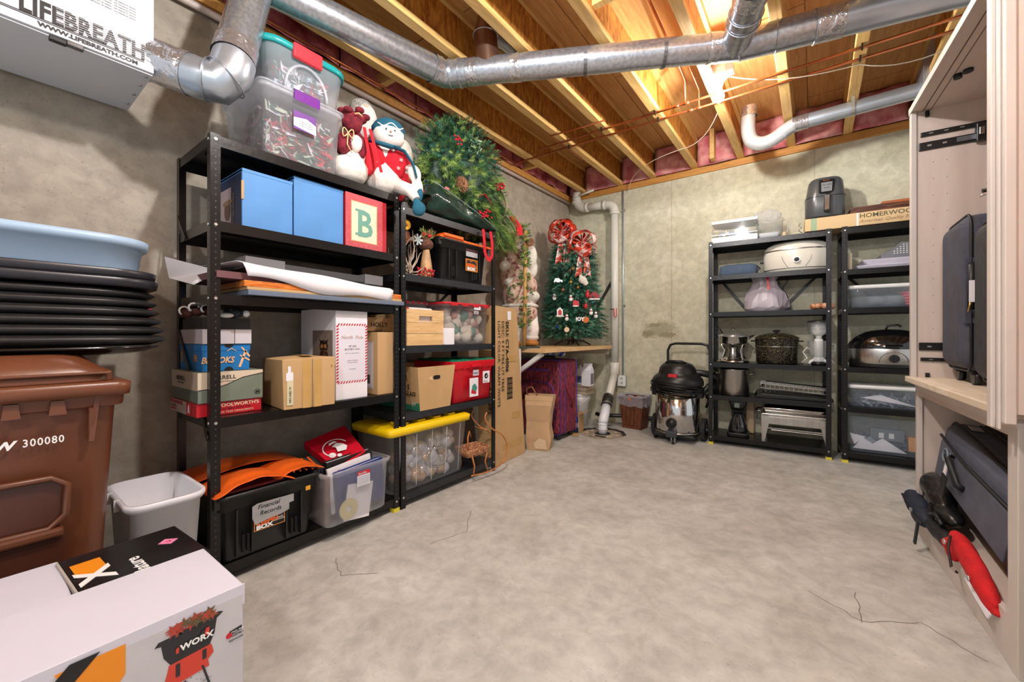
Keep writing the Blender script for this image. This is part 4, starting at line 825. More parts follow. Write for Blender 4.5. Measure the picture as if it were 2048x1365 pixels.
# crate of crafts
t = thing('wooden_crate', 'pale pine crate with oval hand hole, on middle shelf of second unit', 'crate', (-1.95, 1.57, .954), 90)
CR2 = stripes('pale_crate', (206, 160, 104), (236, 204, 152), .6, 5, (1, 5, 12), 1.5, .5, .25); w_, d_, h_ = .30, .36, .222
hb = []
hole = [(.15+.045*math.cos(a) if abs(math.cos(a)) < .8 else .15+.05*math.copysign(1, math.cos(a)), .165+.014*math.sin(a)) for a in [2*PI*i/16 for i in range(16)]]
for z0, z1 in ((0, .072), (.074, .140)): MB().box(0, 0, z0, w_, .012, z1).build('plank', CR2, t, bevel=.001)
MB().box(0, 0, .142, .095, .012, h_).box(.205, 0, .142, w_, .012, h_).box(.095, 0, .142, .205, .012, .152).box(.095, 0, .182, .205, .012, h_).build('plank', CR2, t)
for x0 in (0, w_-.012):
    for z0, z1 in ((0, .072), (.074, .140), (.142, .215)): MB().box(x0, .0125, z0, x0+.012, d_, z1).build('plank', CR2, t)
MB().box(.0125, .0125, 0, w_-.0125, d_, .01).build('base', CR2, t); MB().box(.013, d_-.012, .01, w_-.013, d_, .2).build('plank', CR2, t)
MB().loft([(.02, .13, .15, .05), (.20, .135, .165, .05), (.235, .11, .14, .05), (.24, .06, .09, .04)], .15, .185).build('cloth', mat('white_cloth', (232, 224, 222), .9, 0, .05, 20, .4), t); MB().tube([(.03, .03, .225), (.02, .14, .24), (.10, .20, .25)], .014, 8, flat=.5).build('red_cloth', REDF, t)
t = thing('white_box', 'small plain white box between pine crate and the red-lidded tote', 'box', (-1.93, 1.865, .954), 90); carton(t, .085, .06, .11, [WHITE], bev=.004)
t = thing('storage_tote', 'clear tote with red lid holding white and teal ornaments', 'tote', (-1.96, 1.90, .954), 90)
cavity_tote(t, .45, .36, 0, .28, .015, FROST2, .03, rim=.006); MB().loft([(.272, .236, .19, .03), (.285, .236, .19, .03), (.29, .21, .17, .03)], .225, .18).build('lid', RED, t)
for k in range(4): MB().box(.04+k*.11, -.012, .262, .10+k*.11, .0, .288).build('lid_clip', RED, t, bevel=.003)
r = random.Random(8); mb = MB()
for k in range(80): s = r.uniform(.025, .045); mb.ell((r.uniform(.06, .39), r.uniform(.055, .12), r.uniform(.04, .22)), (s, s, s), r.choice([0, 0, 0, 1, 2, 0]), n=12)
mb.build('contents', [mat('cream_fluff', (232, 222, 208), .8), mat('dull_teal', (104, 150, 136), .6), mat('rose_fluff', (206, 160, 150), .7)], t, kind='stuff')
flat(t, 'label', (.27, -.0, .215), 'front', rect(.05, .02), mat('pale_lilac2', (214, 206, 208), .6), .006); text(t, 'Santas', (.275, 0, .220), 'front', .014, BLACK, off=.0075); flat(t, 'label', (.27, -.0, .245), 'front', rect(.07, .025), WHITE, .008)
t = thing('storage_tote', 'narrow clear tote with a red striped lid behind the pine crate', 'tote', (-2.12, 1.60, .954), 90)
MB().loft([(0, .13, .11, .02), (.27, .14, .115, .02)], .14, .11).build('tub', FROST, t); mb = MB()
for k in range(6): mb.box(.0+k*.048, -.006, .27, .024+k*.048, .22, .288)
mb.build('lid_stripes', RED, t); MB().box(-.002, -.004, .268, .285, .224, .284).build('lid', FROST, t)
# open carton with handwriting
t = thing('open_carton', 'open brown carton with hand hole and marker writing about water glasses', 'box', (-1.93, 1.655, .553), 90)
mb = MB(); w_, d_, h_ = .255, .40, .268
P = [(0, 0, 0), (w_, 0, 0), (w_, d_, 0), (0, d_, 0), (-.028, -.01, h_), (w_+.035, -.01, h_), (w_+.03, d_, h_), (-.02, d_, h_)]
mb.add(P, [(0, 3, 2, 1), (1, 2, 6, 5), (2, 3, 7, 6), (3, 0, 4, 7), (0, 1, 5, 4)]); mb.build('box_body', CARD, t, mods=[('SOLIDIFY', dict(thickness=.005, offset=-1))])
hh = [(.128+.03*math.copysign(abs(math.cos(a))**.4, math.cos(a)), .198+.013*math.sin(a)) for a in [2*PI*i/20 for i in range(20)]]
flat(t, 'hand_hole', (0, -.0078, 0), 'front', hh, SHADOWHOLE, .0015); flat(t, 'torn_spot', (0, -.0075, 0), 'front', [(.06, .19), (.075, .205), (.09, .205), (.095, .17), (.08, .185)], mat('card_light', (216, 186, 146), .8), .0012)
LB = (V((0, -1, 0)), V((-.10, 0, 1)).normalized(), V((-1, 0, -.1)).normalized())
text(t, 'BEER', (-.021, .20, .185), LB, .05, BLACK, off=.002, bold=.0006, shear=.1); text(t, 'PLATE+3', (-.015, .25, .13), LB, .044, BLACK, off=.002, bold=.0006, shear=.1); text(t, 'WATER GLASS', (-.011, .26, .09), LB, .036, BLACK, off=.002, bold=.0005, shear=.1)
flat(t, 'green_band', (.0, .40, 0), (V((0, -1, 0)), V((-.10, 0, 1)).normalized(), V((-1, 0, -.1)).normalized()), [(0, .0), (.40, .0), (.40, .05), (.3, .03), (.15, .07), (0, .075)], mat('band_green', (46, 124, 92), .6), .001)
for k in range(3): flat(t, 'leaf_print', (.0, .40, 0), LB, [(.33, .02), (.35+.02*(k-1), .055), (.36, .03)], mat('leaf_pale', (170, 200, 160), .6), .002)
t = thing('storage_crate', 'bright red plastic crate with green flip lid and picture stickers', 'crate', (-1.925, 1.945, .553), 90)
RC2 = mat('red_crate', (206, 18, 36), .35, 0, .04, 5)
MB().loft([(0, .185, .17, .02), (.005, .19, .175, .02), (.235, .208, .19, .02), (.235, .222, .20, .02), (.285, .226, .204, .02), (.285, .212, .19, .02), (.26, .21, .188, .02)], .208, .20).build('tub', RC2, t, bevel=.002)
for k in range(6): MB().box(.02+k*.07, -.006, .222, .026+k*.07, .005, .236).build('rib', RC2, t)
MB().box(.16, -.02, .24, .26, .0, .262).build('handle', RC2, t, bevel=.004)
GR = mat('green_lid', (22, 132, 96), .4)
MB().prism([(.01, .278), (.03, .298), (.10, .288), (.13, .298), (.21, .286), (.21, .276)], .0, .39).build('lid_flap', GR, t); MB().prism([(.212, .276), (.212, .284), (.29, .296), (.33, .286), (.40, .298), (.42, .278)], .0, .39).build('lid_flap', GR, t)
flat(t, 'picture_label', (.135, -.002, .035), 'front', rect(.09, .13), WHITE, .010); flat(t, 'picture_label', (.135, -.002, .035), 'front', [(.015, .03), (.06, .02), (.078, .06), (.055, .09), (.03, .08)], mat('tote_print', (70, 140, 130), .5), .011); flat(t, 'picture_label', (.135, -.002, .035), 'front', [(.015, .025), (.06, .015), (.07, .03), (.02, .05)], RED, .0115)
flat(t, 'label', (.165, -.006, .18), 'front', rect(.06, .04), mat('label_grey', (196, 196, 206), .5), .011); text(t, 'Storage', (.17, -.006, .195), 'front', .014, DGREY, off=.0125)
flat(t, 'label', (.27, -.006, .12), 'front', rect(.075, .085), WHITE, .010); flat(t, 'label', (.27, -.006, .12), 'front', disc(.02, .037, .05), BLACK, .011); flat(t, 'label', (.27, -.006, .12), 'front', [(.03, .045), (.05, .06), (.04, .04)], WHITE, .0116); text(t, 'Flip Top', (.28, -.006, .128), 'front', .012, BLACK, off=.0116)
# yellow lid tote
t = thing('storage_tote', 'large clear tote with yellow lid, full of gold and silver ornaments', 'tote', (-1.925, 1.44, .084), 90)
cavity_tote(t, .64, .37, 0, .375, .03, FROST2, .03, rim=.004); YP = mat('yellow_plastic', (246, 206, 12), .35)
MB().loft([(.35, .338, .198, .035), (.385, .342, .202, .035), (.392, .33, .19, .03), (.40, .31, .175, .03)], .32, .185).build('lid', YP, t)
for k in range(4): MB().box(.09+k*.13, .03, .40, .15+k*.13, .13, .412).build('lid_rib', YP, t, bevel=.003)
MB().box(.12, -.012, .352, .26, .0, .362).box(.38, -.012, .352, .52, .0, .362).build('latch', mat('pale_latch', (214, 214, 220), .4), t)
for k in range(5): MB().bar((.08+k*.12, .024, .02), (.06+k*.125, -.001, .34), .004, .003).build('rib', FROST, t)
r = random.Random(5); mb = MB()
for k in range(150): s = r.uniform(.026, .048); mb.ell((r.uniform(.09, .55), r.uniform(.072, .12), r.uniform(.04, .27)), (s, s, s), r.choice([0, 1, 2, 0]), n=14)
mb.build('contents', [mat('silver_ball', (206, 202, 204), .25, .5), mat('champagne_ball', (210, 182, 150), .25, .5), mat('pearl_ball', (206, 206, 214), .35)], t, kind='stuff')
MB().tube([V((.40+.09*math.cos(a), .055, .14+.06*math.sin(a))) for a in [2*PI*i/24 for i in range(24)]], .012, 8, closed=True).build('plate_rim', STEEL, t)
# sled
t = thing('wicker_sled', 'small rattan sleigh with curled runners by end of bottom shelf', 'sled', (-1.88, 2.06, .045), 84)
RT = mat('rattan', (190, 122, 70), .5, 0, .15, 20)
WK = stripes('wicker_weave', (120, 70, 46), (196, 140, 96), .7, 60, (1, 1, 2), 1)
for dy in (0, .14):
    c = [(.0, dy, .01), (.16, dy, .0), (.30, dy, .03), (.36, dy, .13), (.31, dy, .23), (.20, dy, .30), (.13, dy, .38), (.15, dy, .43)]
    pts = []
    for i in range(len(c)-1):
        p0 = V(c[max(i-1, 0)]); p1, p2 = V(c[i]), V(c[i+1]); p3 = V(c[min(i+2, len(c)-1)])
        for k in range(5):
            s = k/5; pts.append(.5*((2*p1)+(-p0+p2)*s+(2*p0-5*p1+4*p2-p3)*s*s+(-p0+3*p1-3*p2+p3)*s**3))
    MB().tube(pts, .0055, 8).build('runner', RT, t); MB().tube([(.02, dy, .01), (.03, dy, .07), (.01, dy, .14)], .005, 8).tube([(.16, dy, .0), (.13, dy, .08), (.15, dy, .14)], .005, 8).build('strut', RT, t)
MB().loft([(.13, .085, .06, .01), (.14, .09, .065, .01), (.19, .105, .075, .01), (.19, .098, .068, .01), (.145, .085, .06, .01)], .07, .07).build('basket', WK, t)
MB().tube([(-.03, 0, .19), (-.03, .0, .28), (-.0, .02, .31), (.05, .06, .26)], .005, 8).tube([(.15, .0, .30), (.15, .14, .30)], .005, 8).build('curl', RT, t)

# ---------------- left foreground ----------------
BRN = mat('brown_bin_plastic', (104, 60, 38), .34, 0, .12, 3, .06)
t = thing('wheeled_bin', 'tall brown wheeled refuse bin numbered 300080 with scuffed front', 'bin', (-1.75, -.36, 0), 90)
W_, D_ = .66, .62
MB().loft([(.03, .27, .25, .05), (.05, .285, .265, .06), (.46, .300, .285, .05), (.80, .318, .30, .05), (.80, .335, .318, .05), (.86, .340, .322, .05)], W_/2, D_/2+.01).build('body', BRN, t, bevel=.004)
MB().loft([(.835, .345, .335, .04), (.872, .348, .338, .04), (.878, .335, .325, .04)], W_/2, D_/2, top=True).build('rim', BRN, t)
MB().loft([(.878, .335, .31, .06), (.905, .33, .305, .07), (.925, .30, .29, .07), (.955, .27, .26, .06), (.962, .25, .25, .06)], W_/2-.02, D_/2).build('lid', BRN, t, bevel=.003)
MB().box(.05, -.008, .90, .63, .02, .908).build('lid_lip', BRN, t, bevel=.003)
for k in range(5): MB().prism([(0, .79), (.035, .79), (.030, .83), (.005, .83)], -.012, .03).build('rib', BRN, t).location = (.16+k*.085, .0, 0)
MB().bar((.585, -.006, .80), (.585, .01, .70), .010, .02).bar((.585, -.0, .70), (.60, .01, .84), .012, .02).build('gusset', BRN, t)
# front recess: rim round a panel, its shade painted as a darker brown
REC = mat('brown_recess_shade', (72, 38, 26), .35, 0, .1, 5)
MB().tube([(.08, -.001, .47), (.50, -.001, .465), (.535, -.001, .50), (.538, -.001, .585), (.505, -.001, .61), (.08, -.001, .612)], .009, 8).build('recess_rim', BRN, t)
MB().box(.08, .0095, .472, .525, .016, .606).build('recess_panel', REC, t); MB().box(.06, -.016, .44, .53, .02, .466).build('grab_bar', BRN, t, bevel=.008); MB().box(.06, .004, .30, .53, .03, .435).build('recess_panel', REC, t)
text(t, '300080', (.453, .012, .708), 'front', .030, WHITEG, bold=.0004, sx=.78, sp=1.15, off=.006); text(t, 'RW', (.438, .012, .706), 'front', .032, WHITEG, bold=.0014, shear=.2, sx=1.1, align='RIGHT', off=.006)
# wastebasket
t = thing('wastebasket', 'white open plastic wastebasket between the brown bin and black shelving', 'wastebasket', (-2.02, .432, 0), 0); t.scale = (.90, 1.05, .97)
MB().loft([(0, .155, .075, .03), (.008, .16, .08, .035), (.42, .200, .098, .05), (.42, .204, .102, .05), (.435, .214, .112, .06), (.45, .214, .112, .06), (.45, .20, .098, .05), (.02, .155, .075, .03)]).build('tub', mat('white_bin_plastic', (224, 224, 230), .4), t)
[MB().box(q-.004, -.118, .41, q+.004, -.104, .452).build('rib', WHITEG, t) for q in (-.06, .06)]
MB().box(-.05, -.05, .05, .10, .05, .2).build('crumpled_paper', mat('pale_blue_tissue', (170, 190, 220), .6), t)
# stacked trays
t = None
TR = mat('black_tray', (22, 22, 25), .36, 0, 0, 6, .05, rgb2=(44, 44, 44))
for k in range(6):
    o = thing('black_tray', ['lowest black tray lying on the brown bin', 'second black tray up on the brown bin', 'third black tray up on the brown bin', 'fourth black tray up, in the middle of its stack', 'fifth black tray up in the stack on the bin', 'sixth black tray up, just under the flatter lids'][k], 'tray', (-2.06-.004*k, .02, .998+.0312*k), 90, 'black trays stacked on the brown bin')
    s = 1-.012*k; n = 40; V_ = []
    prof = [(.99, .0), (1.0, .008), (.985, .018), (.955, .026), (.95, .030), (.93, .026), (.90, .0)]
    mb = MB(); rr = lambda f, z, g=0: (z, .43*s*f-g, .27*s*f-g, .18)
    mb.loft([rr(.90, -.014), rr(.975, -.003), rr(1.0, .006), rr(.995, .010), rr(.955, .019), rr(.90, .021), rr(.88, .010)], 0, 0, k=8); mb.build('tray_shell', TR, o)
    MB().box(.05, -.262*s, .004, .09, -.25*s, .016).build('moulded_notch', TR, o, bevel=.003)
o = thing('black_tub', 'shiny black rounded tub forming the bottom of the tray stack', 'tub', (-2.05, .02, .955), 90)
MB().loft([(0, .34, .2, .16), (.008, .38, .23, .18), (.025, .41, .255, .18), (.018, .40, .25, .18)], k=8).build('shell', mat('black_gloss', (14, 14, 16), .15), o)
for k in range(2):
    o = thing('flat_lid', ['lower flat black lid above the tray stack', 'upper flat black lid just beneath the pale blue tub'][k], 'lid', (-2.07, .0, 1.180+.028*k), 90, 'flat black lids')
    MB().loft([(0, .42-.006*k, .25, .14), (.026, .425-.006*k, .255, .14), (.029, .42-.006*k, .25, .14)], k=8).build('lid_shell', mat('satin_black', (38, 39, 46), .35), o)
o = thing('blue_tub', 'pale blue-grey oblong tub on top of the black trays', 'tub', (-2.075, -.01, 1.237), 90)
PB = mat('pale_blue_plastic', (160, 186, 212), .4, 0, .03, 4)
MB().loft([(0, .38, .22, .13), (.005, .385, .225, .14), (.080, .395, .235, .14), (.080, .407, .25, .15), (.108, .41, .253, .15), (.108, .39, .23, .14), (.02, .375, .22, .13)], k=8).build('shell', PB, o)
t = thing('paper_scrap', 'pale blue torn paper corner and red scrap tucked in the tray stack', 'paper', (-2.22, .40, 1.11), 90)
MB().add([(0, 0, .02), (.05, 0, .14), (.012, .0, .14), (-.02, 0, .1)], [(0, 1, 2, 3)]).build('sheet', mat('pale_blue_paper', (190, 210, 232), .7), t, mods=[('SOLIDIFY', dict(thickness=.002))]); MB().box(.02, -.01, -.02, .06, .0, .03).build('red_scrap', mat('pink_red', (220, 50, 80), .5), t)

# worx boxes
WCARD = mat('white_printed_card', (208, 206, 218), .45, 0, .02, 5, .05)
t = thing('product_box', 'long white carton with chipper picture in the near left corner', 'box', (-1.048, -.55, 0), 90)
carton(t, .93, .262, .45, [WCARD], bev=.004); MB().box(.002, -.0035, .405, .931, -.0005, .452).build('flap', WCARD, t, bevel=.001)
FP = (0, -.0038, 0); G = mat('print_orange', (232, 140, 24), .4); PG = mat('print_ground', (198, 196, 200), .35, 0, .06, 7)
def F(name, pts, m, off): return flat(t, name, FP, 'front', [(a+.55, b) for a, b in pts], m, off)
F('printed_panel', [(-.5, .02), (.375, .02), (.375, .43), (-.5, .43)], PG, .0006)
F('logo', [(.09, .436), (.18, .436), (.18, .38), (.15, .34), (.12, .375)], G, .0012)
text(t, 'WORX', (FP[0]+.55+.135, FP[1], .335), 'front', .15, BLACK, bold=.006, sx=1.15, align='RIGHT', off=.0018)
text(t, 'LAWN', (.55+.14, FP[1], .30), 'front', .028, RED, bold=.001, off=.0024); F('picture_arc', [(.18+.05*math.cos(a), .30+.035*math.sin(a)) for a in [i*.3 for i in range(11)]]+[(.18+.046*math.cos(a), .30+.031*math.sin(a)) for a in [i*.3 for i in reversed(range(11))]], DGREY, .0018)
MG = mat('mulcher_black', (38, 38, 40), .4); MR = mat('mulcher_red', (206, 62, 44), .4)
SC_ = 0
F('picture', [(.222, .400), (.228, .408), (.245, .408), (.33, .416), (.338, .412), (.326, .404), (.322, .375), (.312, .352), (.248, .350), (.236, .372), (.232, .398)], MG, .0012)
F('picture', [(.244, .352), (.316, .354), (.320, .335), (.310, .325), (.312, .31), (.242, .306), (.238, .325), (.242, .34)], MR, .0018)
F('picture', [(.255, .348), (.262, .348), (.262, .322), (.255, .322)], MG, .0024); F('picture', [(.30, .350), (.307, .350), (.307, .330), (.30, .330)], MG, .0024)
LF = [mat('leaf_rust', (150, 72, 44), .6), mat('leaf_red', (176, 66, 50), .6), mat('leaf_olive', (96, 84, 56), .6)]; r = random.Random(4)
for k in range(24):
    cx, cz = .246+.072*r.random(), .412+.018*r.random(); a0 = r.uniform(.2, 2.2); P = []
    for i in range(10): a = 2*PI*i/10+a0; q = .014 if i % 2 == 0 else .005; P.append((cx+q*math.cos(a)*.9, cz+q*math.sin(a)*.8))
    F('leaf_print', P, LF[k % 3], .0012+.0001*k)
F('logo', [(.258, .368), (.304, .372), (.304, .392), (.298, .392), (.296, .385), (.258, .380)], MG, .0030); text(t, 'WORX', (.55+.262, FP[1], .372), 'front', .017, WHITEG, bold=.0006, sx=1.05, off=.0038); F('logo', [(.302, .378), (.312, .378), (.312, .394), (.306, .394)], MR, .0034); F('logo', [(.255, .370), (.260, .370), (.260, .382), (.255, .380)], MR, .0034)
for (a, b, c, d) in ((.30, .318, .318, .25), (.318, .25, .322, .20), (.27, .305, .262, .22), (.255, .28, .315, .285)): F('picture', [(a-.002, b), (a+.002, b), (c+.002, d), (c-.002, d)], MG, .0022)
for k in range(70): a, b = r.uniform(.262, .305), r.uniform(.24, .308); F('chip_print', [(a, b), (a+.002, b), (a+.001, b+.002)], LF[0], .0026) if k < 40 else None
F('badge', [(.348, .350), (.374, .352), (.374, .362), (.350, .359)], BLACK, .0012); F('badge', disc(.006, .349, .351), RED, .0018); text(t, 'TOOL FREE', (.55+.353, FP[1], .3535), 'front', .0048, WHITE, off=.002); text(t, 'ASSEMBLY', (.55+.353, FP[1], .345), 'front', .0055, BLACK, off=.002); text(t, 'FLEX-A-LINE', (.55+.348, FP[1], .336), 'front', .0052, BLACK, off=.002, shear=.2)
t = thing('product_box', 'black glossy box with orange and white logo behind white carton', 'box', (-1.315, .155, 0), 93)
BG = mat('black_gloss_card', (26, 26, 28), .22, 0, .3, 6, .1)
carton(t, .245, .26, .43, [BG], bev=.003); MB().box(-.004, .0, .2, .0, .25, .432).build('torn_edge', mat('card_edge', (176, 166, 156), .8), t)
TP = (Y_*1.0, -X_*1.0, Z_)
flat(t, 'logo', (.012, .03, .430), 'top', rect(.055, .17), mat('print_orange', (232, 140, 24), .4), .0012); flat(t, 'logo', (.012, .03, .430), 'top', [(0, 0), (.055, 0), (.055, .09), (.03, .06), (.0, .09)], BG, .0018)
text(t, 'X', (.068, .055, .430), (Y_, -X_, Z_), .085, WHITEG, bold=.003, off=.0026, sx=1.3); text(t, 'Nature', (.125, .0, .430), (Y_, -X_, Z_), .042, WHITEG, bold=.0008, off=.002)
flat(t, 'pink_sticker', (.175, .13, .430), 'top', [(0, .025), (.022, 0), (.045, .02), (.022, .045)], mat('pink_sticker', (226, 130, 170), .6), .0014); text(t, '15', (.19, .145, .430), 'top', .014, RED, off=.002)
t = thing('white_carton', 'plain white carton left of the black glossy box', 'box', (-1.315, -.6, 0), 90); carton(t, .745, .28, .425, [WCARD], bev=.004)

# ---------------- heat recovery unit ----------------
HW = mat('hrv_white', (206, 208, 212), .4); HF = mat('hrv_front', (212, 212, 218), .45)
t = thing('ventilation_unit', 'white wall-hung ventilation unit with large black lettering, top left corner', 'ventilator', (-2.042, -.45, 2.02), 90)
MB().box(0, .006, .002, .878, .41, .62).build('cabinet_body', HW, t, bevel=.003); MB().box(-.003, -.004, .004, .882, .0065, .62).build('front_door', HF, t, bevel=.002)
MB().box(0, .006, -.002, .880, .41, .002).build('underside_panel', HW, t)
for yy in (.03, .12, .22, .33): MB().cyl((.865, yy, -.006), (.865, yy, -.001), .006, n=10).build('screw', STEEL, t)
MB().cyl((.868, -.008, .05), (.868, -.0035, .05), .006, n=10).build('screw', STEEL, t)
LV = (0, -.004, 0); SL = .12
text(t, 'LIFEBREATH', (.857, -.004, .042), 'front', .079, BLACK, bold=.0028, sx=.70, sp=1.04, align='RIGHT', off=.0014)
for k, zz in enumerate((.037, .032)): flat(t, 'stripe', (0, -.004, zz), 'front', [(.40, 0), (.852+.002*k, 0), (.852+.002*k, .0028), (.40, .0028)], BLACK, .0012)
for k in range(7): flat(t, 'stripe', (0, -.004, .047+k*.0078), 'front', rect(.235, .0012, .63, 0), HF, .0026)
text(t, 'WWW.LIFEBREATH.COM', (.836, -.004, .013), 'front', .0195, BLACK, bold=.0008, sx=1.12, align='RIGHT', off=.0014)
for k in range(5): text(t, 'Ventilateur recuperateur de chaleur - see manual for service', (.83, -.004, .215-.010*k), 'front', .0065, DGREY, align='RIGHT', off=.0014)
MB().box(.655, -.010, -.014, .695, .012, .002).build('latch', mat('latch_steel', (90, 92, 96), .3, .8), t, bevel=.002); MB().box(.615, -.006, -.016, .655, .014, -.001).build('latch', BLACK, t, bevel=.002)
MB().tube([(.874, .088, .10), (.892, .088, .10)], .084, 24).build('collar', BLKPL, t)
t['note'] = ''
del t['note']
# ---------------- corner ledge and what stands on it ----------------
t = thing('wood_ledge', 'wooden ledge shelf along left wall at the back corner, carrying the tree', 'shelf', (XL+.003, 2.97, 0), 0)
MB().box(0, 0, .862, .632, 1.42, .900).build('board', stripes('ledge_board', (206, 164, 110), (228, 194, 146), .55, 4, (6, .6, 4), 1.2, .5, .3), t, bevel=.002)
MB().box(0, 1.38, .80, .60, 1.418, .862).build('cleat', mat('pale_cleat', (190, 178, 160), .7), t); MB().box(.0, 0, .80, .03, 1.38, .862).build('cleat', mat('pale_cleat', (190, 178, 160), .7), t)
MB().bar((.03, .06, .50), (.56, .06, .85), .035, .04, up=(0, 1, 0)).build('bracket', WHITEG, t); MB().cyl((.6325, 1.2, .88), (.634, 1.2, .88), .004, n=8).build('screw', ZINC, t)
# tree
t = thing('christmas_tree', 'short artificial green tree crowded with small ornaments in the corner', 'tree', (-2.13, 3.98, .902), 0)
r = random.Random(31); S = []
for _ in range(2300):
    h = r.random()**1.15; z = .10+1.02*h; R_ = .335*(1-h*.42-.35*max(0, h-.75))*(1.0 if z > .16 else .9); a = r.uniform(0, 2*PI); q = R_*r.uniform(.5, 1)
    x, y = q*math.cos(a), q*math.sin(a)
    if x < -.255: continue
    S.append(((x, y, z), (math.cos(a), math.sin(a), r.uniform(-.7, .25))))
TG = [mat('tree_green', (44, 106, 80), .5), mat('tree_teal', (72, 140, 112), .5), mat('tree_dark', (24, 70, 54), .5), mat('tree_light', (130, 176, 146), .5)]
needles(t, S, TG, .075, .026, 30, seed=7, wts=[4, 3, 3, 1], w=.0026)
MB().cyl((0, 0, .02), (0, 0, 1.0), .018).build('trunk', mat('trunk', (70, 50, 36), .9), t)
MB().ell((0, 0, .45), (.15, .15, .36)).build('core', TG[2], t)
for k in range(4): a = PI/4+k*PI/2; MB().tube([(0, 0, .06), (.12*math.cos(a), .12*math.sin(a), .05), (.20*math.cos(a), .20*math.sin(a), .008)], .008, 8).build('stand_leg', BLKPL, t)
HV = V((2.13, -3.98, 0)).normalized(); SV = V((-HV.y, HV.x, 0))   # outward towards the room, and sideways
def onp(u, z, k=1.0):   # point near the tree's room-facing surface
    R_ = .335*(1-max(0, (z-.1)/1.02)*.42)*k+.03; uu = max(-.98, min(.98, u/R_)); return SV*u+HV*(R_*math.sqrt(1-uu*uu)+.012)+V((0, 0, z))
def orn(label, u, z, f, cat='ornament', name='tree_ornament'):
    o = thing(name, label, cat, V((-2.13, 3.98, .902))+onp(u, z), math.degrees(math.atan2(HV.y, HV.x))+90, 'ornaments hung on the small tree'); f(o)
    MB().tube([(0, .0, .02), (0, .012, .05)], .0012, 5).build('hanger', mat('gold_thread', (190, 160, 90), .4), o); return o
def house(o): MB().prism([(-.03, -.05), (.03, -.05), (.03, .015), (0, .04), (-.03, .015)], -.012, .01).build('house', WHITEG, o); flat(o, 'door', (0, -.012, 0), 'front', [(-.018, -.04), (.018, -.04), (.018, .0), (0, .02), (-.018, .0)], RED, .001); MB().ell((0, 0, -.052), (.045, .02, .012)).build('snow_base', WHITEG, o)
orn('white arched house ornament with red door, low left on the tree', -.13, .36, house)
def cookie(o): MB().cyl((0, -.006, 0), (0, .006, 0), .032).build('disc', mat('orange_cookie', (206, 110, 50), .7), o)
orn('orange round slice ornament at the lower middle of the tree', .13, .27, cookie)
orn('small cream wood disc ornament hanging lowest on the tree', -.06, .17, lambda o: MB().cyl((0, -.005, 0), (0, .005, 0), .026).build('disc', mat('cream_wood', (220, 196, 160), .6), o))
def joy(o): text(o, 'JOY', (-.04, 0, -.02), 'front', .05, WHITEG, off=.002, bold=.003)
orn('white JOY word ornament beside the orange slice', .07, .28, joy)
def hat(o): MB().prism([(-.03, -.02), (.035, -.03), (.03, .02), (-.025, .03)], -.01, .01).build('hat', RED, o); MB().ell((.0, 0, -.03), (.035, .014, .01)).build('brim', WHITEG, o)
orn('red and white stocking ornament in the centre of tree', .03, .44, hat); orn('small red bird ornament at the right of the stocking ornament', .13, .41, lambda o: MB().ell((0, 0, 0), (.02, .015, .028)).build('bird', RED, o))
def fluff(o): blob(o, 'fluff', [((0, 0, 0), (.045, .03, .04)), ((.03, 0, -.03), (.03, .02, .03)), ((-.02, 0, .03), (.02, .02, .03))], FURW, .008)
orn('white fluffy angel ornament high at the right centre', .10, .68, fluff)
def barn(o): MB().prism([(-.05, -.03), (.05, -.03), (.05, .01), (0, .045), (-.05, .01)], -.015, .015).build('barn', mat('barn_red', (150, 44, 52), .6), o); MB().box(-.055, -.03, -.04, .055, .02, -.028).build('snow_base', WHITEG, o)
orn('dark red barn ornament at the right edge of the tree', .22, .52, barn, )
orn('red cardinal ornament left of the barn', .15, .53, lambda o: MB().ell((0, 0, 0), (.022, .016, .035)).ell((.0, 0, .035), (.014,)*3).build('bird', RED, o))
def car(o): MB().prism([(-.045, -.015), (.045, -.015), (.045, .005), (.02, .01), (.01, .025), (-.03, .025), (-.04, .005)], -.012, .012).build('car', mat('silver_car', (196, 200, 204), .3, .5), o); MB().cyl((-.025, -.015, -.015), (-.025, .015, -.015), .009).cyl((.025, -.015, -.015), (.025, .015, -.015), .009).build('wheel', BLACK, o)
orn('silver car ornament at the left side of the tree', -.15, .68, car)
def snowm(o): MB().ell((0, 0, -.02), (.02, .015, .022)).ell((0, 0, .012), (.014,)*3).build('snowman', WHITEG, o); MB().tube([(-.012, -.012, .0), (.012, -.012, .0)], .004).build('scarf', RED, o)
for (u, z, s) in ((-.02, .50, 'tiny snowman ornament near the middle of tree'), (.235, .33, 'tiny snowman ornament at the right edge of tree'), (-.06, .30, 'white star figure ornament low in the middle'), (-.19, .52, 'red and white figure ornament at left edge of tree'), (.185, .36, 'blue and white figure ornament right of centre')): orn(s, u, z, snowm)
for i, (u, z, c) in enumerate(((.0, .80, 'gold'), (.07, .86, 'silver'), (-.10, .58, 'copper'), (.20, .45, 'teal'), (-.16, .20, 'blue'), (.05, .60, 'bronze'), (.15, .78, 'pewter'), (-.02, .66, 'brass'))):
    col = dict(gold=(200, 160, 80), silver=(200, 204, 210), copper=(190, 110, 80), teal=(50, 130, 140), blue=(40, 70, 150), bronze=(150, 110, 60), pewter=(140, 150, 160), brass=(190, 170, 90))[c]
    orn(c+' ball ornament on the small corner tree', u, z, lambda o: MB().ell((0, 0, 0), (.018,)*3).build('ball', mat(c+'_ball', col, .2, .7), o))
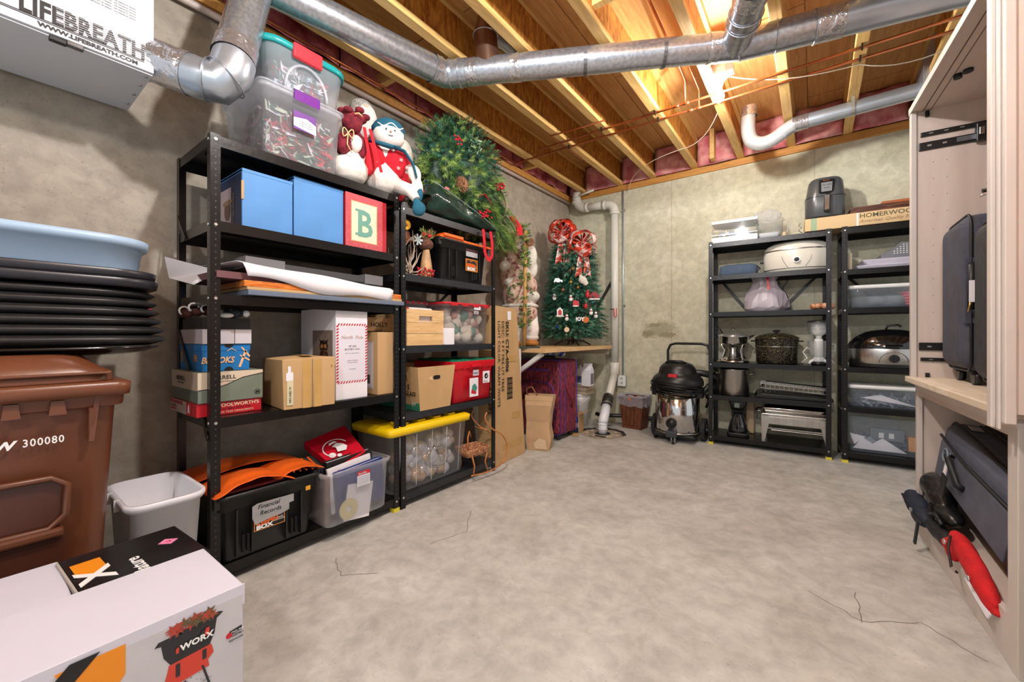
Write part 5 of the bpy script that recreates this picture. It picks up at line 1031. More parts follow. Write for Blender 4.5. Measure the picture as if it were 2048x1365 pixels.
# big striped bows
RS = stripes('red_striped_ribbon', (204, 66, 40), (232, 206, 200), .3, 13, (1, 1, 1), .6, thr=.52, soft=.03)
RB = mat('red_metal_ribbon', (206, 52, 30), .25, .3, .3, 14)
def bow(label, c, s, seed):
    o = thing('ribbon_bow', label, 'bow', c, math.degrees(math.atan2(HV.y, HV.x))+90, 'large ribbon bows on the tree top'); r = random.Random(seed)
    for k in range(13):
        a = 2.4*k; tl = r.uniform(-.9, .9); d = V((math.cos(a), -.55+tl*.6, math.sin(a))).normalized(); sd = d.cross(V((r.uniform(-.3, .3), 1, .2))).normalized(); wd = d.cross(sd).normalized()*s*.27; L = s*r.uniform(.75, 1.05); mb = MB(); P = []
        for i in range(13):
            t_ = i/12; ang = 2*PI*t_; P.append(d*L*(math.sin(PI*t_)**.8)+sd*L*.34*math.sin(ang)*(1 if t_ < 1 else 0))
        Vv = [p-wd for p in P]+[p+wd for p in P]; mb.add(Vv, [(i, i+1, 14+i, 13+i) for i in range(12)], 0 if k % 3 == 0 else 1, True)
        mb.build('loop', [RB, RS], o, mods=[('SOLIDIFY', dict(thickness=.0015))])
    for sx in (-.35, .2): MB().add([(sx*s*.3, -.03, 0), (sx*s*.3+.035, -.03, 0), (sx*s+.055, -.05, -s*2.1), (sx*s+.02, -.04, -s*1.9), (sx*s-.02, -.05, -s*2.1)], [(0, 1, 2, 3, 4)]).build('tail', RS, o, mods=[('SOLIDIFY', dict(thickness=.0015))])
    return o
T0 = V((-2.13, 3.98, .902))
bow('upper left red and silver striped bow on the tree top', T0+SV*-.11+HV*.12+V((0, 0, 1.22)), .17, 1); bow('lower right red striped bow at the tree top', T0+SV*.10+HV*.16+V((0, 0, 1.08)), .175, 2)
mb = MB()
for k in range(5): mb.tube([T0+SV*(.12+.02*k)+V((0, 0, 1.0)), T0+SV*(.19+.03*k)+HV*.05+V((0, 0, 1.15+.04*k))], .0025, 5)
o = mb.build('twig_pick', TW); o['label'] = 'thin dry twigs sticking out behind the tree top'; o['category'] = 'twigs'
# standing santa figure with floral robe and staff
t = thing('santa_figure', 'tall santa figure in floral cream robe with fur trim on the ledge', 'figurine', (-2.24, 3.14, .9015), 40); t.scale = (1.12, 1.12, 1.08)
FLO = stripes('floral_cream', (208, 180, 160), (160, 84, 86), .85, 26, thr=.58, soft=.04)
blob(t, 'robe', [((0, 0, .45), (.15, .13, .20)), ((-.04, 0, .62), (.13, .12, .16)), ((.0, -.02, .30), (.15, .13, .12)), ((-.02, -.02, .78), (.10, .10, .12))], FLO, .012)
blob(t, 'fur_trim', [((-.0, -.01, .36), (.165, .145, .03)), ((.04, -.10, .63), (.04, .03, .06)), ((-.06, -.10, .56), (.09, .05, .045)), ((.09, -.08, .44), (.07, .06, .05)), ((.02, -.03, .92), (.04, .08, .09), 20), ((-.13, -.06, .70), (.05, .06, .05))], FURW, .010)
blob(t, 'sleeve', [((-.06, -.12, .50), (.06, .05, .12), 20), ((.07, -.10, .56), (.055, .05, .10), -25)], FLO, .010)
blob(t, 'hood', [((-.07, 0, .93), (.085, .09, .08)), ((-.11, 0, .85), (.06, .08, .06))], mat('tan_brocade', (176, 140, 104), .7, 0, .3, 30), .010)
MB().ell((.05, -.10, .87), (.035, .03, .045)).build('face', mat('skin_felt', (220, 180, 150), .9), t); blob(t, 'beard', [((.08, -.10, .78), (.055, .035, .10)), ((.10, -.08, .68), (.04, .03, .08))], FURW, .008)
MB().tube([(-.05, 0, .30), (-.06, 0, .10), (-.05, -.02, .02)], [.10, .06, .05], 14).tube([(.06, 0, .30), (.10, -.01, .15), (.09, -.02, .05)], [.085, .06, .05], 14).build('trousers', SNOW, t)
MB().box(-.10, .08, .28, .02, .11, .45).build('red_lining', RED, t)
blob(t, 'boot_cuff', [((.09, -.02, .085), (.07, .06, .03))], FURW, .008); blob(t, 'boot', [((.09, -.04, .035), (.065, .085, .035)), ((-.05, -.03, .03), (.06, .08, .03))], mat('tan_boot', (176, 112, 46), .5, 0, .2, 20), .008)
MB().tube([(.02, -.17, .005), (.025, -.17, .5), (.03, -.165, .98)], .0155, 12).build('staff', mat('bark_staff', (196, 150, 88), .6, 0, .25, 14, .2), t)
r = random.Random(2); S = []
for zz in (.20, .32, .60, .72, .80, .90, .99):
    for _ in range(26): a = r.uniform(0, 2*PI); S.append(((.025+.02*math.cos(a), -.17+.02*math.sin(a), zz+r.uniform(-.04, .04)), (math.cos(a), math.sin(a)*.8, r.uniform(-.4, .5))))
for _ in range(30): S.append(((.03-.05*r.random(), -.17, 1.02+r.uniform(-.02, .02)), (-1, r.uniform(-.4, .4), r.uniform(-.6, .3))))
for _ in range(40): S.append((( -.02+.09*math.cos(_), -.17, .47+.06*math.sin(_)), (r.uniform(-1, 1), -.5, r.uniform(-1, 1))))
needles(t, S, [NG[0], NG[1]], .03, .02, 18, seed=8, name='garland'); cone(t, (.065, -.18, .88), .025)
MB().box(.08, -.02, .08, .10, .10, .60).build('green_coat_back', mat('dull_green_felt', (96, 112, 98), .9), t)
MB().box(-.16, -.24, -.0015, .14, -.1, .012).build('slate_base', mat('slate', (40, 60, 60), .5), t)

# ---------------- under and beside the ledge ----------------
t = thing('tree_carton', 'tall narrow tree carton with stock number printing leaning beside the shelves', 'box', (0, 0, 0), 0)
F0, F1, F2, F3 = V((-1.965, 2.43, 0)), V((-2.01, 2.895, 0)), V((-1.965, 2.43, 1.245)), V((-2.0, 2.755, 1.235))
bk = V((-.17, -.01, 0)); mb = MB().add([F0, F1, F3, F2, F0+bk, F1+bk, F3+bk, F2+bk], [(0, 1, 2, 3), (5, 4, 7, 6), (4, 0, 3, 7), (1, 5, 6, 2), (3, 2, 6, 7), (4, 5, 1, 0)]); mb.build('box_body', CARD, t, bevel=.004)
ux = (F1-F0).normalized(); uz = Z_; un = ux.cross(uz).normalized(); FB = (ux, uz, un)
VB = (-uz, ux, un)
text(t, 'SKU: CTA-4006', F0+ux*.145+uz*1.13, VB, .062, BLACK, off=.003, bold=.0012); text(t, 'DESC: 9 FT PRE-LIT TREE', F0+ux*.083+uz*1.13, VB, .052, mat('faded_print', (70, 56, 44), .7), off=.003); text(t, 'LIGHT COLOR: WARM WHITE', F0+ux*.028+uz*1.13, VB, .05, mat('faded_print', (70, 56, 44), .7), off=.003)
flat(t, 'label', F0+ux*.17+uz*1.14, FB, rect(.055, .07), WHITE, .002)
for k in range(14): flat(t, 'barcode', F0+ux*.165+uz*(.50+k*.013), FB, rect(.085, .006 if k % 3 else .009), BLACK, .002)
for z, w in ((.80, .16), (.33, .12), (.10, .3)): flat(t, 'tape_strip', F0+ux*(.42-z*.14-w)+uz*z, FB, rect(w, .05), TAPE, .0015)
text(t, '9 FT PRE', F0+V((-.02, -.0105, 0))+uz*.62, (-uz, -X_, -Y_), .06, BLACK, off=.003)
t = thing('white_board', 'thin white foam board edge behind the tree carton', 'board', (-2.10, 2.91, 0), 0); MB().box(0, 0, 0, .012, .03, .90).build('sheet', WHITE, t)
# paper bag
KR = mat('kraft_paper', (196, 164, 124), .8, 0, .08, 6, .3)
t = thing('paper_bag', 'crumpled brown paper bag with twine handle standing beside purple suitcase', 'bag', (-1.98, 3.07, 0), 20)
MB().loft([(0, .10, .075, .008), (.10, .115, .08, .01, .005, 0), (.25, .10, .07, .01, -.006, .006), (.40, .12, .085, .01, .008, 0), (.48, .125, .07, .01, .012, .004), (.478, .118, .064, .01, .012, .004), (.05, .09, .06, .008)], k=2, sm=False).build('bag_body', KR, t)
MB().loft([(.44, .126, .078, .01, .01, 0), (.483, .128, .075, .01, .012, .004), (.483, .122, .07, .01, .012, .004)], k=2, bottom=False, top=False, sm=False).build('folded_cuff', KR, t)
MB().tube([(-.10, -.05, .46), (-.10, -.06, .54), (-.05, -.07, .56), (.0, -.05, .47)], .006, 8).build('handle', mat('twine_brown', (150, 104, 60), .8), t); MB().add([(-.02, -.09, .02), (.09, -.09, .02), (.08, -.105, .10), (.02, -.11, .12), (-.03, -.10, .07)], [(0, 1, 2, 3, 4)]).build('torn_flap', mat('kraft_light', (224, 198, 166), .8), t, mods=[('SOLIDIFY', dict(thickness=.004))])
# suitcase maker: local width x, depth y (thickness), height z, front -y
def suitcase(t, w, d, h, m, pip, gap=.0, wheels=True, k=5):
    MB().box(0, 0, 0, w, d, h).build('shell', m, t, bevel=.035, seg=4)
    for yy in (0.012, d*.30, d-.012):
        pts = []
        for cx, cz, a0 in ((w-.035, h-.035, 0), (.035, h-.035, 90), (.035, .035, 180), (w-.035, .035, 270)):
            for i in range(5): a = math.radians(a0+90*i/4); pts.append((cx+.036*math.cos(a), yy, cz+.036*math.sin(a)))
        MB().tube(pts, .0045, 8, closed=True).build('piping', pip, t)
    if wheels:
        for sx in (.05, w-.05):
            for sy in (.05, d-.05):
                MB().cyl((sx-.012, sy, -.028), (sx+.012, sy, -.028), .026).build('wheel', BLKPL, t); MB().box(sx-.018, sy-.018, -.02, sx+.018, sy+.018, .006).build('wheel_fork', BLKPL, t, bevel=.003)
PURP = stripes('purple_streaked_fabric', (66, 26, 46), (168, 56, 70), .7, 150, (1.2, 1.2, .13), .2, .52, .06)
MATS['purple_streaked_fabric'].node_tree.nodes['Mapping'].inputs['Rotation'].default_value = (.35, -.45, 0)
PIP = mat('violet_piping', (84, 52, 148), .5)
t = thing('suitcase', 'upright purple and red streaked fabric suitcase with violet piping', 'suitcase', (-2.44, 3.385, .056), -2)
suitcase(t, .50, .33, .715, PURP, PIP)
pts = [(.04, -.004, .50), (.36, -.004, .50), (.42, -.004, .46), (.44, -.004, .38), (.44, -.004, .06)]; MB().tube(pts, .007, 8, flat=.5).build('zip_piping', PIP, t)
pts = [(.12, -.004, .62), (.38, -.004, .62)]; MB().tube(pts, .008, 8).build('pocket_zip', PIP, t); MB().tube([(.10, .0, .05), (.36, -.006, .08), (.44, -.006, .3)], .003, 6).build('seam', BLKPL, t)
MB().tube([(.15, .16, .715), (.17, .16, .745), (.33, .16, .745), (.35, .16, .715)], .011, 8).build('carry_handle', BLKPL, t); MB().tube([(.502, .10, .48), (.522, .12, .40), (.522, .20, .30), (.502, .22, .25)], .007, 8).build('side_handle', BURG, t)
# buckets and cans
def bucket(label, c, r0, r1, h, m, group='white buckets behind the suitcase'):
    o = thing('bucket', label, 'bucket', c, 0, group); MB().lathe([(0.001, 0), (r0, 0), (r0+(r1-r0)*.75, h*.75), (r1-.002, h*.76), (r1-.002, h*.80), (r1, h*.82), (r1, h*.9), (r1-.006, h*.91), (r1+.006, h*.93), (r1+.006, h), (.001, h)]).build('pail', m, o); MB().tube([V(((r1+.004)*math.cos(a), (r1+.004)*math.sin(a), h*.9-.10*abs(math.sin(a/1.0)) if math.sin(a) < 0 else h*.9)) for a in [PI+PI*i/16 for i in range(17)]], .002, 6).build('handle', ZINC, o)
bucket('white plastic bucket standing behind the purple suitcase', (-2.16, 4.16, 0), .115, .135, .36, WHITEG)
t = thing('newspaper_stack', 'stack of yellowed folded papers on the white bucket lid', 'papers', (-2.27, 4.05, .361), 0)
for k in range(7): MB().box(.0+.006*(k % 3), .0, k*.014, .27-.008*(k % 2), .20, k*.014+.012).build('sheet', mat('old_paper%d' % (k % 3), ((206, 186, 156), (222, 208, 184), (190, 168, 136))[k % 3], .8), t, bevel=.003)
t = thing('plastic_jug', 'white plastic jug with blue label standing on the papers', 'jug', (-2.10, 4.10, .461), 0)
MB().loft([(0, .045, .035, .02), (.01, .05, .04, .02), (.14, .05, .04, .02), (.18, .03, .025, .015), (.20, .015, .015, .012), (.22, .015, .015, .012)]).build('jug_body', WHITEG, t); flat(t, 'label', (-.035, -.04, .03), 'front', rect(.07, .07), mat('label_blue_grey', (90, 110, 140), .5), .001)
t = thing('gable_carton', 'white gable-top cardboard carton beside the plastic jug', 'carton', (-2.04, 4.02, .461), 0)
MB().box(0, 0, 0, .10, .09, .17).build('carton_body', WHITE, t); MB().prism([(.0, .17), (.09, .17), (.05, .22), (.05, .245), (.04, .245), (.04, .22)], 0, .10, 'x').build('gable', WHITE, t); flat(t, 'label', (.1, .01, .02), 'right', rect(.07, .12), mat('print_grey_block', (150, 150, 158), .6), .001)
for k in range(7): flat(t, 'lettering', (.1, .015, .03+k*.015), 'right', rect(.055, .006), DGREY, .002)
t = thing('small_carton', 'small open carton with flaps holding a blue can by the sump', 'box', (-2.06, 3.74, 0), 8)
MB().box(0, 0, 0, .005, .16, .20).box(.115, 0, 0, .12, .16, .20).box(0, .155, 0, .12, .16, .20).box(0, 0, 0, .12, .16, .006).build('box_body', CARD, t); MB().bar((.12, .08, .2), (.20, .08, .235), .16, .004).build('flap', CARD, t); MB().bar((.0, .0, .2), (-.02, -.09, .27), .12, .004).build('flap', mat('flap_print', (196, 196, 190), .6), t); MB().add([(0, 0, .004), (.13, -.01, .004), (.16, -.12, .004), (.05, -.12, .004)], [(0, 1, 2, 3)]).build('flap', CARD, t, mods=[('SOLIDIFY', dict(thickness=.004))])
t = thing('paint_can', 'small blue and white can inside the open carton', 'can', (-2.0, 3.80, .008), 0); MB().lathe([(0.001, 0), (.04, 0), (.04, .15), (.036, .155), (.001, .155)]).build('can_body', mat('can_blue', (40, 90, 160), .3), t); MB().lathe([(.0405, .05), (.0405, .10)]).build('label', WHITEG, t)
t = thing('plastic_packet', 'white and blue plastic wrapped packet lying under the ledge', 'packet', (-2.20, 3.62, .79), 0); blob(t, 'packet', [((0, 0, .03), (.08, .10, .03)), ((.10, .05, .035), (.05, .05, .035))], stripes('packet_print', (226, 226, 232), (60, 100, 190), .3, 14, thr=.6, soft=.02), .01)

# pvc drain
PVC = mat('white_pvc', (226, 224, 214), .35, 0, .02, 5)
t = thing('drain_pipe', 'white PVC drain pipe descending the back wall into the sump', 'pipe', (0, 0, 0))
px_, py_ = -1.85, 4.47
MB().tube([(-2.34, py_, 2.755), (-2.34, py_, 2.64)], .048, 20).build('pipe_section', PVC, t)
MB().tube(arc((-2.34, py_, 2.70), (-2.335, py_, 2.56), (-2.20, py_, 2.555), 8), .052, 20).build('elbow', PVC, t); MB().tube([(-2.22, py_, 2.555), (-1.93, py_, 2.54)], .045, 20).build('pipe_section', PVC, t)
MB().tube(arc((-1.98, py_, 2.54), (-1.85, py_, 2.54), (-1.85, py_, 2.42), 8), .051, 20).build('elbow', PVC, t)
for c, d in (((-2.2, py_, 2.555), X_), ((-1.975, py_, 2.54), X_), ((-1.85, py_, 2.425), Z_), ((-2.34, py_, 2.64), Z_)): MB().tube([V(c)-d*.018, V(c)+d*.018], .055, 20).build('hub', PVC, t)
MB().tube([(px_, py_, 2.43), (px_, py_, .66)], .0435, 20).build('pipe_section', PVC, t); MB().tube([(px_, py_, .70), (px_, py_, .64), (-1.842, 4.43, .56)], .052, 20).build('elbow', PVC, t); MB().tube([(-1.842, 4.43, .57), (-1.785, 4.12, .30)], .044, 20).build('pipe_section', PVC, t)
MB().tube([(-1.795, 4.17, .35), (-1.775, 4.06, .26)], .056, 20).build('rubber_coupling', mat('black_rubber', (40, 38, 34), .5), t)
for p in ((-1.793, 4.16, .335), (-1.778, 4.075, .272)): ring(t, p, (.1, -.3, -.24), .058, m=ZINC, name='hose_clamp')
MB().tube([(-1.777, 4.07, .265), (-1.758, 3.985, .19), (-1.753, 3.93, .13), (-1.753, 3.925, .11)], .049, 20).build('elbow', mat('new_pvc', (236, 238, 244), .3), t); MB().tube([(-1.753, 3.925, .13), (-1.753, 3.92, -.0)], .045, 20).build('pipe_section', mat('new_pvc', (236, 238, 244), .3), t)
for zz in (.10, .05): ring(t, (-1.753, 3.923, zz), (0, 0, 1), .047, m=mat('new_pvc', (236, 238, 244), .3), name='hub')
MB().tube([(-2.30, py_-.02, 2.71), (-2.10, py_-.03, 2.735)], .012, 10).build('vent_tube', PVC, t)
t = thing('thermometer', 'small red and clear tube gauge strapped to the drain pipe', 'gauge', (-1.83, 4.40, 1.32), 0)
MB().tube([(.0, 0, 0), (.0, 0, -.09), (.022, 0, -.10), (.03, 0, -.09), (.03, 0, 0)], .005, 8).build('tube', mat('gauge_red', (226, 60, 50), .3), t); MB().box(-.05, .0, -.012, .0, .004, -.004).build('clip', BLACK, t)
t = thing('angle_iron', 'dark metal strip leaning diagonally behind the drain pipe', 'bar', (0, 0, 0)); MB().bar((-2.15, 4.52, 1.25), (-1.87, 4.54, 1.72), .03, .012, up=(0, 1, 0)).build('strip', mat('dark_iron', (70, 64, 60), .5, .5), t)
# sump pit
t = thing('sump_cover', 'round sump opening with broken ring of concrete and foam in floor', 'sump', (-1.753, 3.92, 0), 0)
MB().lathe([(.22, .0015), (.19, .002), (.001, .0025)], n=40).build('cover', mat('sump_dirt', (166, 152, 132), .9, 0, .3, 12, .5), t)
r = random.Random(3); mb = MB()
for a0, a1 in ((.1, 1.9), (2.3, 3.3)):
    pts = [V(((.215+r.uniform(-.01, .01))*math.cos(a), (.215+r.uniform(-.01, .01))*math.sin(a), .004)) for a in [a0+(a1-a0)*i/12 for i in range(13)]]; mb.tube(pts, [.004]+[r.uniform(.014, .024) for _ in pts[1:-1]]+[.005], 8, flat=.5)
mb.build('edge_rubble', mat('black_foam', (50, 44, 38), .9, 0, .4, 40, .6), t); MB().lathe([(.075, .0), (.08, .006), (.05, .01)], n=24).build('rubber_gasket', BLKPL, t); MB().box(-.02, -.15, .0, .09, -.12, .006).build('crack_filler', SHADOWHOLE, t)
for k in range(9): a = k*.9; MB().ell((.16*math.cos(a), .14*math.sin(a), .004), (.018, .012, .006), n=8).build('concrete_chip', mat('chip', (206, 196, 176), .9), t)
wire2 = MB().tube([(-2.0, 4.30, .12), (-1.9, 4.28, .10), (-1.80, 4.25, .13), (-1.60, 4.52, .10), (-1.35, 4.53, .09), (-1.28, 4.52, .085)], .022, 10).build('drain_hose', BLKPL); wire2['label'] = 'black hose running low along back wall behind the brown basket'; wire2['category'] = 'hose'
# conduit + outlet
t = thing('conduit_outlet', 'grey conduit down the back wall to a white duplex outlet box', 'outlet', (-1.78, YB, 0), 0)
MB().tube([(0, -.014, 2.70), (0, -.014, .56)], .0095, 12).build('conduit', GALV2, t); MB().box(-.05, -.05, .43, .045, -.0, .55).build('outlet_box', GALV2, t, bevel=.003); MB().box(-.05, -.054, .428, .045, -.050, .552).build('cover_plate', WHITEG, t, bevel=.001)
for zz in (.465, .515): flat(t, 'receptacle', (0, -.054, zz), 'front', disc(.018, -.002, 0, ry=.014), mat('receptacle', (206, 206, 202), .4), .001); flat(t, 'slot', (0, -.054, zz), 'front', rect(.003, .010, -.009, -.004), BLACK, .0016); flat(t, 'slot', (0, -.054, zz), 'front', rect(.003, .010, .003, -.004), BLACK, .0016)
for zz in (2.45, 1.35): MB().box(-.012, -.026, zz, .03, -.0, zz+.018).build('conduit_clip', ZINC, t)
# brown basket
BW = stripes('brown_woodgrain_plastic', (96, 52, 30), (122, 70, 44), .5, 12, (6, 6, .6), .8)
t = thing('wastebasket', 'brown square wastebasket with crumpled plastic liner by the outlet', 'wastebasket', (-1.585, 4.39, 0), -5)
MB().loft([(0, .108, .085, .006), (.03, .112, .088, .006), (.032, .108, .084, .006), (.30, .135, .105, .008), (.34, .143, .112, .008), (.345, .135, .104, .008), (.05, .10, .078, .006)], k=2, sm=False).build('tub', BW, t)
for k in range(4): MB().box(-.088+k*.045, -.097, .05, -.052+k*.045, -.09, .26).build('moulded_panel', BW, t).rotation_euler = (.06, 0, 0)
LN = plastic('liner', (216, 214, 226), .5, .25); r = random.Random(6); V_ = []
for j in range(5):
    for i in range(32):
        a = 2*PI*i/32; f = 1+.06*r.uniform(-1, 1); c, s = math.cos(a), math.sin(a); m_ = max(abs(c), abs(s)); z = (.25, .32, .355, .365, .34)[j]+r.uniform(-.012, .012); q = (1.03, 1.05, 1.1, 1.02, .9)[j]*f
        V_.append((.148*c/m_*q*(.93 if abs(c) > .5 and abs(s) > .5 else 1), .118*s/m_*q, z))
MB().add(V_, [(j*32+i, j*32+(i+1) % 32, (j+1)*32+(i+1) % 32, (j+1)*32+i) for j in range(4) for i in range(32)]).build('bin_liner', LN, t); flat(t, 'sticker', (0, -.125, .33), 'front', disc(.014, .0, 0), mat('orange_sticker', (226, 120, 50), .5), .006)
# shop vacuum
t = thing('shop_vacuum', 'stainless steel drum shop vacuum with black head and coiled cord', 'vacuum', (-1.075, 4.15, 0), 0)
MB().lathe([(0.001, .085), (.195, .085), (.2, .09), (.2, .54), (.001, .54)], n=40).build('drum', STEEL, t); MB().lathe([(.203, .085), (.207, .088), (.207, .098), (.203, .10)], n=40).build('drum_rim', STEEL2, t)
MB().lathe([(.205, .52), (.232, .535), (.238, .56), (.228, .595), (.20, .628), (.178, .64), (.172, .66), (.162, .70), (.135, .735), (.08, .755), (.001, .760)], n=36).build('motor_head', BLKPL, t)
MB().tube([(-.09, -.06, .745), (-.06, -.09, .765), (.06, -.09, .765), (.09, -.06, .745)], .013, 8).build('top_handle', BLKPL, t); MB().box(-.035, -.205, .612, .045, -.16, .65).build('switch', RED, t, bevel=.008)
for k in range(9):
    R_ = .238+.004*(k % 3); z0 = .555-.012*k; pts = [V((R_*math.cos(a), R_*math.sin(a), z0+.012*math.sin(2*a+k)-.03*math.cos(a+PI/2)*-1*.6)) for a in [PI+.15+(PI-.3)*i/20 for i in range(21)]]
    MB().tube(pts, .0055, 6).build('cord_loop', BLACK, t)
MB().cyl((.0, -.2, .19), (.0, -.222, .19), .048).ell((.0, -.218, .19), (.04, .018, .04)).build('drain_cap', BLKPL, t); MB().ell((0, -.232, .19), (.03, .01, .03)).build('drain_cap', BLKPL, t)
for sx in (-1, 1):
    MB().box(sx*.21-.02 if sx > 0 else -.235, -.04, .42, .235 if sx > 0 else -.19, .04, .52).build('latch', BLKPL, t, bevel=.006)
MB().box(-.19, -.16, .045, .19, .16, .085).build('cart_base', BLKPL, t, bevel=.02); MB().box(-.045, -.24, .06, .05, -.15, .12).build('caster_mount', mat('dark_grey_plastic', (64, 66, 72), .4), t, bevel=.01)
MB().cyl((.012, -.22, .026), (.03, -.22, .026), .026).build('caster_wheel', BLKPL, t); MB().box(.004, -.235, .02, .01, -.205, .065).box(.033, -.235, .02, .039, -.205, .065).build('caster_fork', GALV2, t); MB().cyl((-.2, -.06, .04), (-.18, -.06, .04), .04).build('caster_wheel', BLKPL, t)
for sx in (.225, -.235):
    w = MB().cyl((sx-.018, .09, .106), (sx+.018, .09, .106), .106, n=28).build('rear_wheel', mat('tyre_rubber', (34, 34, 36), .7), t, bevel=.008); mb = MB()
    for k in range(22): a = 2*PI*k/22; mb.bar((sx-.02, .09+.104*math.cos(a), .106+.104*math.sin(a)), (sx+.02, .09+.104*math.cos(a+.1), .106+.104*math.sin(a+.1)), .010, .01)
    mb.build('tread', mat('tyre_rubber', (34, 34, 36), .7), w); MB().cyl((sx-.022, .09, .106), (sx+.022, .09, .106), .05, n=24).build('hub', mat('hub_black', (20, 20, 22), .3), w); MB().cyl((sx-.026, .09, .106), (sx+.026, .09, .106), .012, n=12).build('axle_cap', ZINC, w)
fr_ = [(-.15, .21, .06), (-.15, .22, .55), (-.15, .22, .86), (-.125, .22, .915), (-.08, .22, .93), (.17, .22, .93), (.225, .22, .915), (.25, .22, .86), (.25, .22, .40), (.22, .2, .30)]
MB().tube(fr_, .013, 10).build('push_handle', BLKPL, t)
MB().tube(arc((.10, .08, .65), (.25, .10, .66), (.33, .16, .60), 8)+arc((.33, .16, .60), (.36, .2, .5), (.22, .24, .40), 8)[1:], .032, 12).build('hose', BLKPL, t); MB().tube([(.20, .05, .44), (.26, .14, .53), (.33, .22, .60)], .026, 12).build('hose', BLKPL, t)
# ---------------- back wall unit (left) ----------------
def K(name, label, cat, x, z, y=4.185, rz=3, group=None): return thing(name, label, cat, (x, y+.055*(x+.794), z), rz, group)
OFFW = mat('ivory_enamel', (226, 222, 208), .3)
t = K('roaster_oven', 'ivory oval roaster oven with lid and round dial on second shelf', 'roaster', -.13, 1.568, 4.33)
MB().lathe([(.001, .0), (.93, .0), (.95, .012), (1, .03), (1.0, .17), (.985, .185)], sx=.245, sy=.155, n=44).build('base', OFFW, t); MB().lathe([(.99, .188), (.985, .20), (.90, .235), (.72, .262), (.3, .278), (.001, .28)], sx=.245, sy=.155, n=44).build('lid', OFFW, t); MB().lathe([(1.004, .183), (1.012, .187), (1.004, .192)], sx=.245, sy=.155, n=44).build('rim', STEEL2, t)
MB().cyl((.0, -.150, .09), (.0, -.175, .09), .024).build('dial', STEEL, t); MB().cyl((.0, -.174, .09), (.0, -.180, .09), .020).build('dial_cap', BLACK, t); MB().box(-.27, -.02, .10, -.24, .02, .12).build('side_handle', BLACK, t, bevel=.004)
for sx in (-1, 1): MB().tube([(sx*.06+sx*.045*math.sin(q), -.1535+.012*0, .03+.11*q/1.6) for q in [i*.2 for i in range(8)]], .0012, 4).build('arc_print', DGREY, t)
MB().lathe([(1.002, .022), (1.004, .026), (1.002, .030)], sx=.243, sy=.153, n=44).build('base_line', DGREY, t)
t = K('zip_case', 'slate blue soft fabric case at the left end of second shelf', 'case', -.72, 1.568, 4.20)
MB().loft([(0, .145, .10, .02), (.012, .155, .105, .03), (.085, .15, .10, .04), (.10, .12, .08, .04)], .155, .11).build('case_body', mat('slate_fabric', (66, 84, 106), .8, 0, .1, 20, .1), t); MB().tube([(.305, .02, .03), (.33, .06, .05), (.30, .14, .09)], .006, 6).build('strap', mat('slate_dark', (40, 50, 66), .8), t)
PB_ = plastic('bag_film', (226, 214, 226), .55, .35)
t = K('plastic_bag', 'rumpled white and pink plastic shopping bag on the third shelf', 'bag', -.36, 1.232, 4.30)
r = random.Random(9); n = 26; V_ = []
for j, (z, R_) in enumerate(((0, .13), (.03, .175), (.09, .165), (.16, .14), (.22, .10), (.27, .085), (.31, .095))):
    for i in range(n): a = 2*PI*i/n; q = R_*(1+.14*math.sin(5*a+j)*(.4+j*.12)+r.uniform(-.05, .05)); V_.append((q*math.cos(a), q*.7*math.sin(a), z+(r.uniform(-.01, .01) if 0 < j else 0)))
MB().add(V_, [(j*n+i, j*n+(i+1) % n, (j+1)*n+(i+1) % n, (j+1)*n+i) for j in range(6) for i in range(n)]+[tuple(range(n))[::-1]]).build('bag_body', PB_, t)
MB().loft([(.005, .11, .07, .02), (.10, .10, .07, .03), (.16, .06, .05, .03)]).build('contents', mat('white_boxes', (226, 226, 230), .6), t); MB().bar((.03, -.085, .19), (.02, -.07, .31), .018, .003, up=(0, 1, 0)).build('red_print', RED, t)
MB().prism([(.08, .01), (.20, .01), (.17, .14), (.12, .24), (.10, .29), (.09, .22)], .02, .05).build('black_pouch', mat('black_nylon', (30, 30, 34), .6), t); MB().tube([(.13, .0, .2), (.17, -.01, .26), (.165, 0, .31)], .004, 6).build('strap', BLACK, t)
t = K('braided_bread', 'glazed braided bread ornament at the right end of third shelf', 'ornament', .055, 1.232, 4.26)
mb = MB()
for k in range(9): a = 2*PI*k/9; mb.ell((.06*math.cos(a), .045*math.sin(a), .028), (.032, .026, .026), rot=Matrix.Rotation(a+.6, 3, 'Z'))
mb.build('braid', mat('bread_crust', (190, 116, 72), .45, 0, 0, 14, rgb2=(232, 190, 156)), t)
# fondue pot
t = K('chafing_pot', 'polished steel fondue pot with burner stand and wire lid holder', 'pot', -.615, .763, 4.30)
MB().lathe([(.001, 0), (.13, 0), (.135, .012), (.11, .022), (.085, .04), (.08, .05), (.001, .05)], n=32).build('stand_base', STEEL, t); MB().lathe([(.001, .04), (.04, .04), (.045, .06), (.043, .10), (.035, .11), (.05, .14), (.001, .14)], n=24).build('burner', STEEL2, t)
MB().lathe([(.001, .165), (.10, .165), (.118, .18), (.122, .235), (.132, .24), (.001, .238)], n=32).build('pan', STEEL, t); MB().lathe([(.13, .242), (.125, .255), (.08, .275), (.02, .285), (.001, .286)], n=32).build('lid', mat('clear_steel', (176, 178, 176), .15, .7), t)
MB().cyl((0, 0, .285), (0, 0, .305), .006).ell((0, 0, .312), (.018, .018, .010)).build('knob', STEEL, t)
for a in (.6, 2.5, 3.8, 5.6): MB().tube([(.12*math.cos(a), .12*math.sin(a), .01), (.10*math.cos(a), .10*math.sin(a), .06), (.085*math.cos(a), .085*math.sin(a), .11), (.115*math.cos(a), .115*math.sin(a), .17)], .009, 8, flat=.5).build('leg', STEEL, t)
